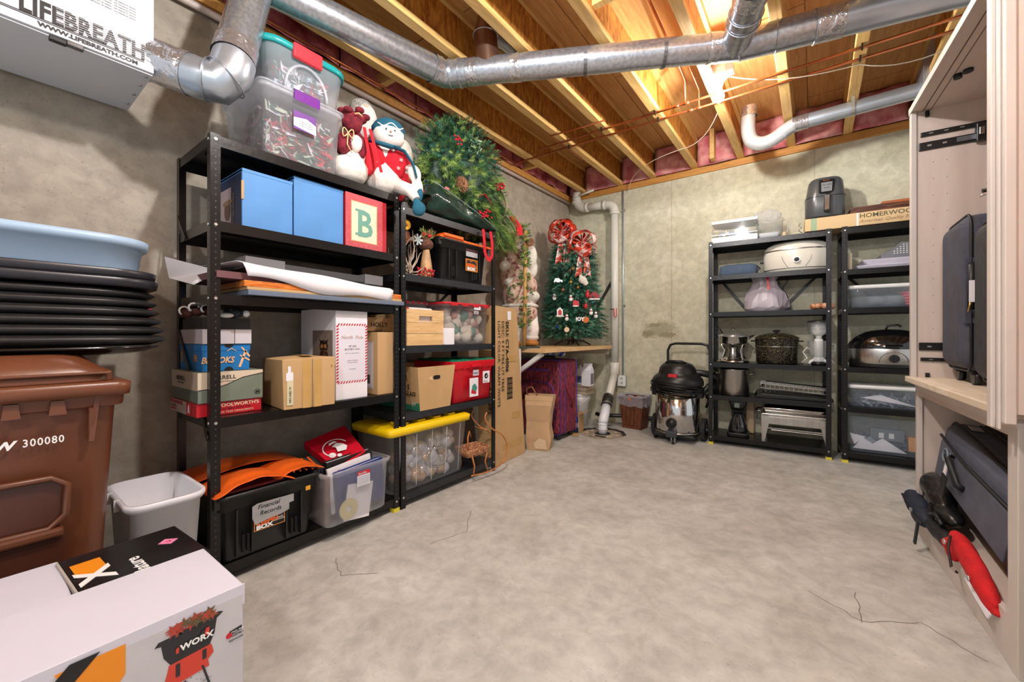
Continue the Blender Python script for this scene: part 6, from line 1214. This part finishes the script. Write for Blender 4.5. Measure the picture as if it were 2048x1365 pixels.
MB().tube([(-.13, 0, .24), (-.16, -.02, .26), (-.13, -.04, .22)], .006, 8).build('handle', BLACK, t); MB().tube([(.13, 0, .24), (.17, -.02, .25), (.13, -.04, .22)], .006, 8).build('handle', BLACK, t)
MB().tube([V((-.13+.13*math.cos(a)+.13, .09, .32+.085*math.sin(a))) for a in [2*PI*i/28 for i in range(23)]], .0022, 6).build('wire_holder', mat('wire_brass', (180, 160, 120), .4, .5), t)
SPK = stripes('speckled_enamel', (22, 22, 20), (196, 178, 124), .18, 230, thr=.63, soft=.02)
t = K('canning_pot', 'black speckled enamel canning pot with domed lid', 'pot', -.275, .763, 4.33)
MB().lathe([(.001, 0), (.145, 0), (.158, .012), (.160, .14), (.164, .15), (.166, .215), (.17, .22)], n=40).build('pot_body', SPK, t); MB().lathe([(.173, .222), (.17, .232), (.13, .255), (.06, .272), (.001, .275)], n=40).build('lid', SPK, t); MB().lathe([(.161, .148), (.167, .152), (.161, .156)], n=40).build('seam_ring', STEEL2, t); MB().ell((0, 0, .29), (.03, .014, .012)).cyl((0, 0, .27), (0, 0, .29), .008).build('knob', BLACK, t)
for sx in (-1, 1): MB().tube([(sx*.165, -.03, .20), (sx*.195, -.02, .20), (sx*.195, .02, .20), (sx*.165, .03, .20)], .006, 8).build('handle', BLACK, t)
t = K('blender', 'glass jug blender with white motor body and feet', 'blender', .028, .763, 4.27)
MB().lathe([(.001, 0), (.05, 0), (.052, .02), (.04, .03), (.001, .03)], n=24).build('turntable', BLKPL, t)
for sx in (-1, 1): MB().tube([(sx*.02, -.0, .05), (sx*.055, -.02, .03), (sx*.068, -.03, .008)], [.014, .012, .010], 10).build('foot', WHITEG, t)
MB().lathe([(.035, .03), (.045, .06), (.03, .075), (.03, .22), (.001, .23)], n=24).build('motor_column', WHITEG, t); MB().ell((0, 0, .30), (.052, .048, .062)).build('motor_body', WHITEG, t); MB().cyl((0, 0, .22), (0, 0, .27), .022).build('neck', WHITEG, t)
text(t, 'KitchenCraft', (0, -.048, .30), 'front', .016, DGREY, align='CENTER')
MB().lathe([(.05, .065), (.07, .08), (.078, .20), (.078, .205), (.074, .205), (.066, .09), (.046, .07)], n=28).build('glass_jug', CLEARG, t); MB().tube([(.075, 0, .18), (.11, 0, .175), (.112, 0, .13), (.075, 0, .10)], .006, 8).build('jug_handle', CLEARG, t)
MB().lathe([(.06, .26), (.078, .36), (.074, .36), (.056, .262)], n=28).build('upper_jug', CLEARG, t); MB().lathe([(.078, .36), (.08, .375), (.03, .382), (.001, .383)], n=28).build('lid', mat('smoky_lid', (60, 60, 60), .3), t)
MB().tube([(-.04, 0, .1), (-.08, -.03, .15), (-.11, -.04, .11), (-.08, -.05, .06), (-.12, -.05, .02)], .004, 6).build('power_cord', WHITEG, t); MB().tube([(.05, -.02, .1), (.085, -.05, .04), (.10, -.05, .02)], .004, 6).build('power_cord', WHITEG, t)
t = K('stock_pot', 'tall brushed steel stock pot with side handles on the fourth shelf', 'pot', -.61, .461, 4.30)
MB().lathe([(.001, 0), (.122, 0), (.127, .006), (.127, .235), (.132, .24), (.124, .24), (.118, .02), (.001, .01)], n=40).build('pot_body', STEEL2, t)
for sx in (-1, 1): MB().tube([(sx*.127, -.035, .19), (sx*.165, -.03, .21), (sx*.165, .03, .21), (sx*.127, .035, .19)], .006, 8).build('handle', STEEL, t)
MB().lathe([(.134, .238), (.10, .25), (.001, .252)], n=40).build('lid', mat('dark_steel', (60, 60, 62), .2, .8), t)
t = K('roasting_rack', 'black roasting pan with chrome wire rack on fourth shelf', 'rack', -.43, .461, 4.19)
MB().prism([(0, .0), (.56, .0), (.56, .02), (.05, .035), (.02, .02)], .02, .30).build('pan', BLKPL, t, bevel=.004); MB().tube([(.0, .02, .015), (.02, .02, .06), (.07, .02, .078), (.54, .02, .045)], .010, 8).tube([(.03, .30, .06), (.08, .30, .12), (.54, .30, .09)], .008, 8).build('pan_rim', BLKPL, t); mb = MB()
for k in range(15): x = .05+k*.034; mb.bar((x, .02, .125-x*.07), (x, .30, .13-x*.07), .0025, .0025).bar((x, .02, .125-x*.07), (x, .02, .055), .0022, .0022)
for k in range(7): y = .02+k*.046; mb.bar((.04, y, .125), (.54, y, .09), .003, .003)
mb.bar((.04, .018, .09), (.54, .018, .06), .003, .003); mb.build('wire_grid', STEEL2, t)
t = K('coffee_maker', 'black drip coffee maker with glass carafe on bottom shelf', 'coffee maker', -.57, .086, 4.28)
MB().loft([(0, .085, .09, .03), (.03, .09, .095, .03), (.035, .085, .09, .03)]).build('base', BLKPL, t, bevel=.003); MB().box(-.06, .05, .03, .06, .11, .32).build('tower', BLKPL, t, bevel=.006); MB().loft([(.24, .055, .06, .03), (.325, .075, .10, .03), (.335, .07, .09, .03)]).build('filter_housing', BLKPL, t); MB().box(-.022, -.098, .27, .018, -.092, .31).build('display', mat('lcd', (110, 124, 112), .2), t); MB().lathe([(.001, .036), (.072, .036), (.082, .06), (.06, .15), (.04, .19), (.042, .205)], (0, -.02, 0), n=28).build('carafe', mat('dark_glass', (30, 30, 32), .06, clear=.8), t)
MB().tube([(.0, -.08, .19), (.0, -.125, .18), (.0, -.13, .12), (.0, -.10, .08)], .009, 8).build('carafe_handle', BLKPL, t); MB().tube([V((.074*math.cos(a), -.02+.074*math.sin(a), .10)) for a in [2*PI*i/24 for i in range(24)]], .002, 6, closed=True).build('carafe_band', STEEL, t); MB().tube([(.08, .05, .02), (.16, .0, .01), (.20, .06, .03)], .004, 6).build('power_cord', BLACK, t)
t = K('cutting_board', 'pale wood board standing behind the coffee maker', 'board', -.66, .086, 4.44); MB().box(0, 0, 0, .20, .012, .30).build('board', mat('pale_wood_board', (200, 176, 140), .6, 0, .1, 6), t, bevel=.004)
t = K('chafing_dish', 'rectangular stainless chafing dish on legs on the bottom shelf', 'chafing dish', -.375, .086, 4.19)
MB().box(.0, .0, .215, .475, .30, .24).build('frame_top', STEEL2, t, bevel=.004); [MB().box(.015, q, .15, .46, q+.008, .215).build('frame_apron', STEEL2, t, bevel=.002) for q in (.004, .285)]
for x0, s in ((.0, 1), (.475, -1)):
    for y0 in (.0, .27): MB().prism([(x0, 0), (x0+s*.022, 0), (x0+s*.055, .16), (x0+s*.055, .235), (x0-s*.004, .235)], y0, y0+.02).build('leg', STEEL2, t)
MB().loft([(.235, .225, .135, .02), (.285, .237, .15, .025), (.292, .242, .155, .025), (.292, .23, .14, .02), (.25, .21, .12, .02)], .2375, .15).build('water_pan', STEEL, t); MB().tube([(-.005, .05, .25), (-.045, .06, .255), (-.045, .20, .255), (-.005, .22, .25)], .008, 8).build('handle', STEEL, t)
MB().box(.07, .03, .09, .47, .25, .097).build('burner_shelf', STEEL2, t, bevel=.002); MB().box(.04, .025, .105, .50, .03, .115).build('rail', STEEL2, t)
# on top of left unit
t = K('drawer_box', 'white framed clear acrylic drawer box on top of the shelving', 'box', -.775, 1.874, 4.17); CA = plastic('clear_acrylic', (226, 232, 230), .10, .05)
MB().box(0, 0, 0, .37, .28, .05).box(0, 0, .175, .37, .28, .20).build('frame', WHITEG, t, bevel=.003); MB().box(.005, .004, .05, .365, .275, .175).build('drawer_box', CA, t); MB().box(.0, -.004, .065, .37, .0, .072).build('rail', WHITEG, t); MB().box(.02, -.008, .10, .09, -.004, .12).build('pull', CLEARG, t); leafclump(t, 12, (.05, .05, .07, .32, .24, .13), [WHITEG, mat('pale_blue_tissue', (170, 190, 220), .6)], .05, seed=12)
t = K('food_container', 'clear food processor bowl with rumpled plastic wrap on the shelf top', 'container', -.325, 1.874, 4.28)
MB().lathe([(.001, 0), (.085, 0), (.10, .03), (.105, .17), (.108, .175), (.104, .175), (.10, .03), (.08, .004)], n=32).build('bowl', CA, t); MB().tube([(.105, 0, .16), (.14, 0, .15), (.135, 0, .05), (.10, 0, .04)], .006, 8).build('handle', CLEARG, t); MB().box(.09, -.02, .02, .12, .02, .05).build('hub', mat('bronze', (150, 130, 100), .4, .6), t)
r = random.Random(14); n = 16; V_ = []
for j, (z, R_) in enumerate(((.17, .10), (.21, .11), (.25, .09), (.27, .03))):
    for i in range(n): a = 2*PI*i/n; q = R_*(1+r.uniform(-.15, .15)); V_.append((q*math.cos(a)-.02, q*.8*math.sin(a), z+r.uniform(-.012, .012)))
MB().add(V_, [(j*n+i, j*n+(i+1) % n, (j+1)*n+(i+1) % n, (j+1)*n+i) for j in range(3) for i in range(n)]).build('plastic_wrap', plastic('wrap', (236, 236, 240), .3, .1), t)
MB().loft([(.002, .07, .06, .02), (.05, .08, .07, .02)]).build('contents', mat('white_boxes', (226, 226, 230), .6), t)
t = K('flooring_carton', 'long flat flooring carton with lettering lying across both shelf tops', 'box', -.065, 1.889, 4.19)
CDL = mat('light_cardboard', (216, 186, 140), .7, 0, .05, 5); MB().box(0, 0, 0, .95, .28, .105).build('box_body', CDL, t, bevel=.003); flat(t, 'green_tape', (0, 0, 0), 'front', rect(.04, .104, .04, 0), mat('sage_tape', (150, 176, 140), .6), .001); flat(t, 'white_band', (0, 0, 0), 'front', rect(.012, .104, .335, 0), WHITE, .001)
text(t, 'HOMERWOOD', (.352, 0, .060), 'front', .048, mat('olive_print', (96, 90, 60), .6), sx=1.05, bold=.0004); text(t, 'American Quality Flooring', (.352, 0, .022), 'front', .036, mat('tan_print', (160, 130, 90), .6), shear=.3)
MB().tube([(-.03, .02, .08), (-.045, .02, .06), (-.02, .02, .045), (-.045, .02, .02), (-.02, .02, .0)], .003, 6).build('metal_clip', DGREY, t)
t = K('air_fryer', 'dark grey rounded air fryer with control panel, tilted on the flooring carton', 'air fryer', .065, 1.998, 4.30); t.rotation_euler = (0, .02, .05)
AF = mat('fryer_grey', (74, 76, 78), .28, 0, .05, 8); MB().loft([(0, .125, .12, .07), (.01, .132, .125, .075), (.16, .135, .13, .08), (.30, .115, .115, .075), (.325, .10, .10, .07), (.33, .09, .09, .06)], k=8).build('housing', AF, t)
MB().loft([(.165, .1362, .1312, .081), (.169, .1362, .1312, .081)], k=8).build('drawer_seam', BLACK, t); MB().prism([(-.05, .30), (.055, .30), (.05, .20), (.04, .185), (-.035, .185), (-.048, .20)], -.134, -.10).build('control_panel', mat('panel_black', (18, 18, 20), .15), t, bevel=.006)
MB().prism([(-.033, .275), (.04, .275), (.038, .20), (-.03, .20)], -.1355, -.133).build('display', mat('panel_print', (120, 122, 124), .3), t); MB().box(-.012, -.168, .03, .028, -.12, .175).build('drawer_handle', BLKPL, t, bevel=.01); MB().box(-.006, -.170, .045, .022, -.166, .16).build('handle_trim', STEEL, t); text(t, 'Emeril', (.0, -.136, .285), 'front', .016, COPPER, align='CENTER')
text(t, '360  12:00', (.004, -.1365, .25), 'front', .014, BLACK, align='CENTER'); text(t, 'AIR FRY', (.004, -.1365, .225), 'front', .012, BLACK, align='CENTER')
t = K('wood_trim', 'stack of dark brown wooden boards on the flooring carton', 'boards', .235, 1.995, 4.22); DW = stripes('walnut', (70, 38, 24), (112, 66, 42), .4, 8, (1, 8, 8), .6)
MB().box(0, 0, 0, .7, .2, .024).build('board', DW, t, bevel=.002); MB().box(.0, .01, .0245, .68, .2, .055).build('board', DW, t, bevel=.002); MB().box(.20, .06, .0555, .68, .2, .085).build('board', mat('orange_board', (176, 96, 48), .5), t, bevel=.002)
# ---------------- back wall unit (right) ----------------
t = K('serving_tray', 'white plastic trays wrapped in film on upper shelf by the cabinet', 'tray', .265, 1.542, 4.22); MB().loft([(0, .20, .13, .02), (.03, .22, .15, .02), (.035, .21, .14, .02)], .22, .15).loft([(.036, .18, .13, .02), (.075, .21, .15, .02), (.078, .20, .14, .02)], .25, .15).build('tray', mat('lilac_white_plastic', (216, 212, 226), .3), t, bevel=.002)
t = K('perforated_tray', 'grey perforated metal tray resting on the white trays', 'tray', .42, 1.622, 4.25); MB().prism([(0, 0), (.35, .0), (.35, .10), (.12, .12), (.05, .05), (.0, .03)], 0, .2).build('tray', mat('grey_tray', (120, 122, 130), .4, .2), t, bevel=.002); mb = MB()
for i in range(16):
    for j in range(5):
        if i*.018+.07 > j*.02+.04: mb.box(.075+i*.018, -.0012, .03+j*.016, .083+i*.018, 0, .037+j*.016)
mb.build('holes', WHITEG, t, kind='stuff'); t = K('booklet', 'upright pale booklet at the left end behind the white trays', 'booklet', .222, 1.542, 4.36); MB().box(0, 0, 0, .03, .10, .16).build('cover', mat('booklet_cream', (190, 180, 160), .7), t)
def ctote(label, x, z, w, h, cont, lidm=WHITEG, y=4.2, seed=1, ncont=8, cm=None):
    o = K('storage_tote', label, 'tote', x, z, y); MB().loft([(0, w/2-.02, .13, .02), (.005, w/2-.015, .135, .025), (h-.02, w/2, .145, .03)], w/2, .145, top=False).build('tub', plastic('cool_plastic', (200, 212, 226), .26, .2), o)
    if lidm: MB().loft([(h-.03, w/2+.006, .150, .03), (h-.004, w/2+.008, .152, .03), (h, w/2-.01, .14, .03)], w/2, .145).build('lid', lidm, o)
    return o
t = ctote('clear tote with white lid holding folded grey and pink cloth', .215, 1.232, .46, .185, None); MB().loft([(.01, .17, .10, .03), (.09, .16, .10, .03), (.10, .12, .08, .03)], .2, .145).build('folded_cloth', mat('grey_cloth', (120, 126, 128), .9, 0, .3, 12, .2), t)
mb = MB()
for k in range(5): mb.ell((.40-.003*k, .09, .025+k*.022), (.07, .07, .016))
mb.build('pink_cloth', mat('pink_towel', (236, 112, 126), .9, 0, .1, 20, .2), t); MB().box(.06, -.003, .13, .063, 0, .15).build('rib', WHITEG, t)
t = K('roaster_oven', 'black domed roaster oven with steel body and dial beside the cabinet', 'roaster', .475, .763, 4.29); MB().lathe([(.001, 0), (.95, 0), (.97, .01), (.97, .03)], sx=.255, sy=.165, n=48).build('foot_ring', BLKPL, t)
MB().lathe([(.98, .03), (1, .035), (1, .145), (.99, .15)], sx=.255, sy=.165, n=48).build('base', STEEL2, t); MB().lathe([(1.02, .15), (1.02, .165), (.97, .195), (.84, .24), (.6, .28), (.3, .298), (.001, .302)], sx=.255, sy=.165, n=48).build('lid', mat('black_enamel', (16, 16, 18), .1, clear=.6), t)
MB().tube([(-.02, 0, .298), (-.01, 0, .325), (.05, 0, .335), (.07, 0, .32)], .008, 8).build('lid_handle', BLKPL, t); MB().tube([(-.045, -.165, .17), (-.04, -.185, .185), (.04, -.185, .185), (.045, -.165, .17)], .006, 8).build('front_handle', BLKPL, t)
MB().cyl((.0, -.162, .075), (.0, -.185, .075), .03).build('dial', BLKPL, t); MB().box(-.004, -.192, .05, .004, -.184, .10).build('dial_grip', BLKPL, t); MB().tube([V((.085*math.cos(a), -.1645, .04+.085*math.sin(a))) for a in [PI*i/16 for i in range(17)]], .0018, 6).build('dial_arc', DGREY, t)
for k in range(9): a = PI*k/8; MB().box(.05*math.cos(a)-.003, -.1675, .075+.05*math.sin(a)-.003, .05*math.cos(a)+.003, -.166, .075+.05*math.sin(a)+.003).build('tick', mat('gold_print', (190, 150, 90), .4), t)
t = ctote('shallow clear tote with white lid of flat white papers', .22, .446, .47, .175, None); leafclump(t, 60, (.05, .03, .02, .42, .22, .08), [mat('pale_plastic', (190, 196, 206), .4), mat('grey_plastic', (110, 120, 130), .4)], .09, seed=22); MB().add([(.08, .03, .07), (.20, .03, .10), (.42, .03, .02)], [(0, 1, 2)]).build('paper_sheet', PAPER, t, mods=[('SOLIDIFY', dict(thickness=.003))])
t = ctote('deep clear tote of papers and cables on the bottom shelf by cabinet', .22, .086, .47, .30, None, lidm=None); leafclump(t, 90, (.05, .03, .02, .42, .24, .12), [mat('grey_plastic', (110, 120, 130), .4), mat('pale_plastic', (190, 196, 206), .4), mat('dark_blue_grey', (70, 84, 96), .5)], .08, seed=23)
for P in ([(.02, .02), (.08, .11), (.14, .07), (.20, .12), (.34, .02)], [(.0, .14), (.03, .05), (.10, .12)]): MB().add([(a+.01, .03, b) for a, b in P], [tuple(range(len(P)))]).build('paper_sheet', PAPER, t, mods=[('SOLIDIFY', dict(thickness=.003))])
MB().box(.36, .03, .04, .44, .10, .15).build('orange_box', mat('orange_box_card', (230, 160, 90), .6), t); MB().box(.14, .05, .10, .34, .09, .19).build('device', mat('grey_device', (110, 120, 124), .4), t)
for a in (.19, .25): MB().box(a, .044, .12, a+.03, .05, .16).build('socket', WHITEG, t)

# ---------------- cabinet on the right ----------------
MEL = stripes('beige_laminate', (206, 188, 176), (218, 202, 190), .45, 3, (1, 5, .6), 1.5, .5, .3); MELI = MEL
MW = mat('white_moulding', (208, 198, 190), .4, 0, .03, 5)
cb = thing('open_cabinet', 'beige laminate open cabinet on the right holding luggage on two levels', 'cabinet', (.424, 2.955, 0), math.degrees(math.atan2(-1.099, .060)))
D_ = .58; U = -.024
MB().box(0, U, .79, .018, D_, 2.17).build('side_panel', MEL, cb); MB().box(0, U-.001, .79, .034, U+.02, 2.17).build('front_stile', MW, cb, bevel=.002)
MB().box(0, U, 2.17, 1.15, D_, 2.195).build('top_panel', MEL, cb); MB().box(-.002, U-.004, 2.166, 1.15, U+.002, 2.198).build('edge_band', MW, cb)
MB().box(.018, .02, 2.1685, 1.1, .024, 2.1705).box(.018, .05, 2.1685, 1.1, .053, 2.1705).build('groove', mat('groove_line', (110, 90, 80), .8), cb)
MB().box(0, D_-.012, 0, 1.13, D_, 2.17).build('back_panel', MEL, cb)
MB().box(-.004, U-.018, .775, 1.13, D_-.012, .803).build('shelf_board', stripes('pale_board', (222, 204, 180), (234, 220, 198), .4, 3, (1, 5, 1), 1), cb, bevel=.004)
MB().prism([(-.010, .760), (-.030, .775), (.0, .775), (.0, .735), (.004, .735)][:4], .02, 1.10, 'x').build('moulding', MEL, cb)
MB().box(0, 0, 0, .018, D_, .775).build('side_panel', MEL, cb); MB().box(0, -.002, 0, .035, .018, .76).build('front_stile', MW, cb, bevel=.002)
MB().box(.035, 0, 0, 1.035, .018, .15).build('apron', MW, cb); MB().box(.018, .018, .12, 1.05, D_-.012, .136).build('bottom_board', MEL, cb)
MB().box(.035, .0, .71, 1.035, .018, .775).build('top_rail', MEL, cb)
MB().box(1.035, -.002, 0, 1.10, .018, .775).build('front_stile', MW, cb, bevel=.002); MB().box(1.082, .018, 0, 1.10, D_, .775).build('side_panel', MEL, cb)
MB().box(1.035, U-.02, .76, 1.155, U+.004, 2.195).build('front_stile', MW, cb, bevel=.003); MB().box(1.07, U-.032, .74, 1.10, U-.02, 2.195).box(1.118, U-.027, .74, 1.135, U-.02, 2.195).build('moulding', MW, cb, bevel=.003); MB().box(1.132, U, .79, 1.15, D_, 2.17).build('side_panel', MEL, cb)
def slide(x, z, l, h, l2=0):
    MB().box(.0182, x, z, .030, x+l, z+h).build('drawer_slide', mat('slide_black', (28, 27, 27), .35), cb, bevel=.002)
    for k in range(4): MB().box(.0302, x+.03+k*.055, z+h*.4, .0308, x+.045+k*.055, z+h*.6).build('slide_slot', ZINC, cb)
slide(.012, 2.035, .42, .022); slide(.006, 1.965, .42, .04); slide(.006, .94, .4, .04); slide(.012, .885, .4, .018)
MB().box(.031, .14, 1.975, .034, .22, 1.998).build('slide_rail', mat('slide_steel', (150, 156, 168), .3, .8), cb); MB().box(.031, .20, 1.955, .06, .34, 2.04).build('hinge_plate', mat('slide_black', (28, 27, 27), .35), cb, bevel=.003)
for y, z in ((.205, 2.0), (.235, 2.02), (.26, 1.985), (.285, 2.01)): MB().box(.05, y, z-.02, .075, y+.018, z+.015).build('hinge_arm', STEEL, cb, bevel=.002)
for k in range(14): MB().cyl((.0175, .06, 1.90-k*.085), (.0186, .06, 1.90-k*.085), .0025, n=8).cyl((.0175, .11, 1.90-k*.085), (.0186, .11, 1.90-k*.085), .0025, n=8).build('peg_hole', mat('peg_shadow', (150, 132, 122), .8), cb)
MB().cyl((.37, .09, 2.158), (.37, .09, 2.170), .016).cyl((.345, .065, 2.152), (.345, .065, 2.170), .014).build('cam_fitting', BLACK, cb); MB().box(.0182, .03, 2.135, .03, .045, 2.165).box(.0182, .03, .803, .03, .045, .825).build('cam_fitting', BLACK, cb)
# hanger rack with cloth
t = thing('folding_rack', 'folding metal rack with maroon fabric poking out of the cabinet', 'rack', (.60, 2.55, 1.66), 0)
MB().tube([(-.02, 0, -.01), (.25, 0, .08), (.45, 0, .12)], .008, 8).tube([(-.03, .02, -.03), (.2, .03, -.005), (.45, .03, .02)], .009, 8).build('bar', BLACK, t); MB().add([(-.01, .01, -.01), (.25, .01, .07), (.45, .01, .10), (.45, .01, .03), (.2, .01, .0), (.02, .01, -.02)], [(0, 1, 2, 3, 4, 5)]).build('fabric', mat('maroon_cloth', (120, 26, 36), .8), t, mods=[('SOLIDIFY', dict(thickness=.01))])
MB().tube([(.02, -.01, -.035), (-.0, -.01, -.04), (-.045, -.01, -.06)], .004, 6).tube([(.04, -.01, .03), (.10, -.01, .045), (.16, -.01, .05)], .007, 6).build('chrome_arm', STEEL, t)
# upright suitcases on the middle board
CH = mat('charcoal_nylon', (66, 68, 80), .75, 0, .14, 14, .12); CHD = mat('black_nylon_trim', (22, 23, 26), .5)
def soft_case(label, loc, rz, w, d, h, m=CH, lean=0):
    o = thing('suitcase', label, 'suitcase', loc, rot=(math.radians(lean), 0, math.radians(rz)))
    MB().box(0, 0, 0, w, d, h).build('shell', m, o, bevel=.055, seg=5)
    def loop(y, r_, ofs=0, mm=CHD, nm='piping'):
        pts = []
        for cx, cz, a0 in ((w-.055, h-.055, 0), (.055, h-.055, 90), (.055, .055, 180), (w-.055, .055, 270)):
            for i in range(6): a = math.radians(a0+90*i/5); pts.append((cx+(.055+ofs)*math.cos(a), y, cz+(.055+ofs)*math.sin(a)))
        MB().tube(pts, r_, 8, closed=True).build(nm, mm, o)
    loop(.03, .005, .001); loop(d*.42, .006, .001, nm='zip'); loop(d*.55, .005, .001, nm='zip'); loop(d-.03, .005, .001)
    return o
a = soft_case('tall charcoal suitcase standing on the cabinet board with airline tag', (.80, 2.53, .866), 90, .36, .30, .67)
MB().tube([(.004, .265, .46), (-.03, .275, .44), (-.035, .278, .29), (.004, .27, .26)], .011, 8, flat=.5).build('grab_handle', CHD, a)
MB().box(-.045, .255, .29, -.040, .285, .38).build('airline_tag', PAPER, a); MB().tube([(-.04, .28, .29), (-.03, .285, .25)], .004, 6).build('tag_ring', mat('brass_tag', (190, 160, 90), .3, .8), a)
MB().box(-.005, .235, .20, .01, .292, .48).build('handle_panel', CH, a, bevel=.004); MB().box(-.006, .14, .03, .008, .175, .64).build('gusset', mat('slate_dark2', (44, 46, 62), .75), a, bevel=.003)
for x, y in ((.07, .06), (.30, .06), (.07, .24), (.30, .24)): MB().cyl((x, y-.012, -.030), (x, y+.012, -.030), .032).build('wheel', BLKPL, a); MB().box(x-.02, y-.02, -.02, x+.02, y+.02, .03).build('wheel_fork', CHD, a, bevel=.005)
MB().box(-.012, .16, .45, -.004, .17, .53).build('zip_pull', STEEL, a)
b = soft_case('dark grey worn suitcase in front of charcoal one, right on the cabinet board', (.76, 2.10, .840), 90, .34, .25, .62, mat('dark_worn_nylon', (44, 46, 50), .7, 0, .3, 20, .15))
MB().box(-.006, .20, .0, .05, .254, .18).build('corner_guard', CHD, b, bevel=.012); MB().cyl((.04, .19, .0), (.04, .23, .0), .035).build('wheel', BLKPL, b)
for z in (.10, .50): MB().cyl((-.010, .215, z), (-.002, .215, z), .008, n=12).build('rivet', mat('brass_tag', (190, 160, 90), .3, .8), b)
MB().tube([(-.0, .24, .14), (-.02, .246, .20), (-.01, .246, .30)], .008, 8).build('grab_handle', CHD, b)
# lower compartment luggage
SL_ = mat('slate_nylon', (84, 88, 102), .75, 0, .1, 14, .12)
c_ = soft_case('slate grey suitcase lying tilted in the lower cabinet opening', (.50, 2.80, .20), 273, .84, .27, .29, SL_)
c_.location = (.478, 2.90, .325); c_.rotation_euler = (math.radians(-6), math.radians(8.5), math.radians(-87))
MB().box(.05, -.010, .03, .79, .0, .20).build('front_pocket', SL_, c_, bevel=.006); MB().tube([(.03, -.008, .215), (.35, -.014, .205), (.80, -.008, .215)], .006, 8).build('seam', CHD, c_)
for x in (.10, .56): MB().box(x, .05, .288, x+.06, .09, .300).build('buckle', STEEL, c_, bevel=.002)
MB().tube([(.04, .13, .292), (.45, .13, .296), (.80, .13, .292)], .010, 8, flat=.5).tube([(.04, .03, .288), (.45, .025, .292), (.80, .03, .288)], .009, 8, flat=.5).build('zip', CHD, c_)
MB().tube([(.24, -.0, .18), (.24, -.035, .19), (.40, -.035, .12), (.40, 0, .10)], .014, 8, flat=.5).build('grab_handle', CHD, c_); MB().box(.28, -.05, .02, .34, -.045, .12).build('luggage_tag', BLACK, c_, bevel=.002); MB().box(.22, -.03, .09, .25, -.026, .20).build('paper_tag', PAPER, c_)
MB().tube([V((.23+.028*math.cos(a_), -.036, .185+.028*math.sin(a_))) for a_ in [2*PI*i/16 for i in range(16)]], .005, 6, closed=True).build('tag_loop', mat('grey_plastic', (110, 120, 130), .4), c_)
MB().box(.78, -.006, .01, .845, .12, .16).build('corner_guard', CHD, c_, bevel=.015); MB().cyl((.82, .05, .0), (.85, .05, .0), .035).build('wheel', BLKPL, c_)
d_ = soft_case('black suitcase behind in shadow of the lower cabinet opening', (.79, 2.88, .14), 273, .80, .17, .50, mat('black_case', (26, 26, 30), .8))
t = thing('leather_bag', 'black leather bag slumped under the slate suitcase', 'bag', (.43, 2.90, .18), -87)
blob(t, 'bag_body', [((.10, .05, .10), (.14, .07, .07)), ((.02, .06, .07), (.10, .06, .06)), ((.28, .03, .04), (.14, .05, .04)), ((.20, .03, .07), (.10, .05, .06))], mat('black_leather', (24, 24, 26), .3, 0, .3, 20, .4), .01); MB().tube([(.24, -.01, .06), (.30, -.025, .03), (.34, -.02, .05), (.40, -.01, .02)], .010, 8).build('strap', mat('black_leather', (24, 24, 26), .3), t)
t = thing('backpack', 'dark navy backpack hanging over the edge of the cabinet apron', 'backpack', (.415, 2.94, .155), -87)
NV = mat('navy_nylon', (34, 42, 58), .7, 0, .15, 20, .15); blob(t, 'bag_body', [((.08, -.0, .0), (.13, .045, .05)), ((.20, -.01, -.005), (.10, .04, .045)), ((-.0, .0, .02), (.08, .04, .035))], NV, .009); blob(t, 'flap', [((.40, -.0, .005), (.14, .035, .028)), ((.50, .0, .01), (.08, .03, .03))], mat('black_nylon', (30, 30, 34), .6), .009)
MB().tube([(.0, -.045, .03), (.12, -.052, .02), (.24, -.052, .01), (.33, -.04, .0)], .005, 8).build('zip', CHD, t); MB().bar((.30, -.045, .0), (.29, -.055, -.11), .02, .008, up=(0, 1, 0)).build('strap', CHD, t); MB().box(.21, -.058, .01, .225, -.05, .03).build('zip_pull', ZINC, t)
t = thing('red_bag', 'red canvas bag with black trim spilling over the apron near the front', 'bag', (.468, 2.34, .155), -87); t.scale = (.93, .75, .75)
blob(t, 'bag_body', [((.05, -.01, .05), (.14, .045, .045), 12), ((.16, -.015, .03), (.20, .04, .06), 14), ((.25, -.02, .01), (.14, .04, .05), 14), ((.30, -.015, -.03), (.10, .035, .03), 14), ((-.04, -.03, .02), (.06, .04, .03)), ((.0, -.035, .0), (.05, .03, .035), 30)], mat('red_canvas', (204, 22, 28), .85, 0, .12, 20, .3), .010)
MB().tube([(.03, -.055, .10), (.06, -.072, .05), (.10, -.072, -.03), (.14, -.065, -.03)], .006, 8).build('trim', mat('brown_trim', (40, 26, 22), .6), t); MB().add([(.10, -.072, -.03), (.145, -.07, .0), (.14, -.072, -.035)], [(0, 1, 2)]).build('lining', mat('grey_lining', (180, 160, 156), .8), t, mods=[('SOLIDIFY', dict(thickness=.004))])
MB().cyl((.27, -.066, .02), (.27, -.072, .02), .013).build('snap_button', ZINC, t); MB().cyl((.0, -.065, .05), (.0, -.072, .05), .014).build('snap_button', ZINC, t); MB().add([(.17, -.050, -.03), (.28, -.05, -.06), (.37, -.045, -.085), (.38, -.04, -.06), (.25, -.04, -.02)], [(0, 1, 2, 3, 4)]).build('lining', WHITE, t, mods=[('SOLIDIFY', dict(thickness=.006))])
t = thing('side_cabinet', 'tan rough wood cabinet side at the right edge beyond the open cabinet', 'cabinet', (.487, 1.18, 0), 0); MB().box(0, 0, 0, .5, .615, 2.5).build('panel', stripes('rough_tan_wood', (176, 130, 96), (196, 152, 116), .6, 4, (6, 6, .5), 1.2), t)
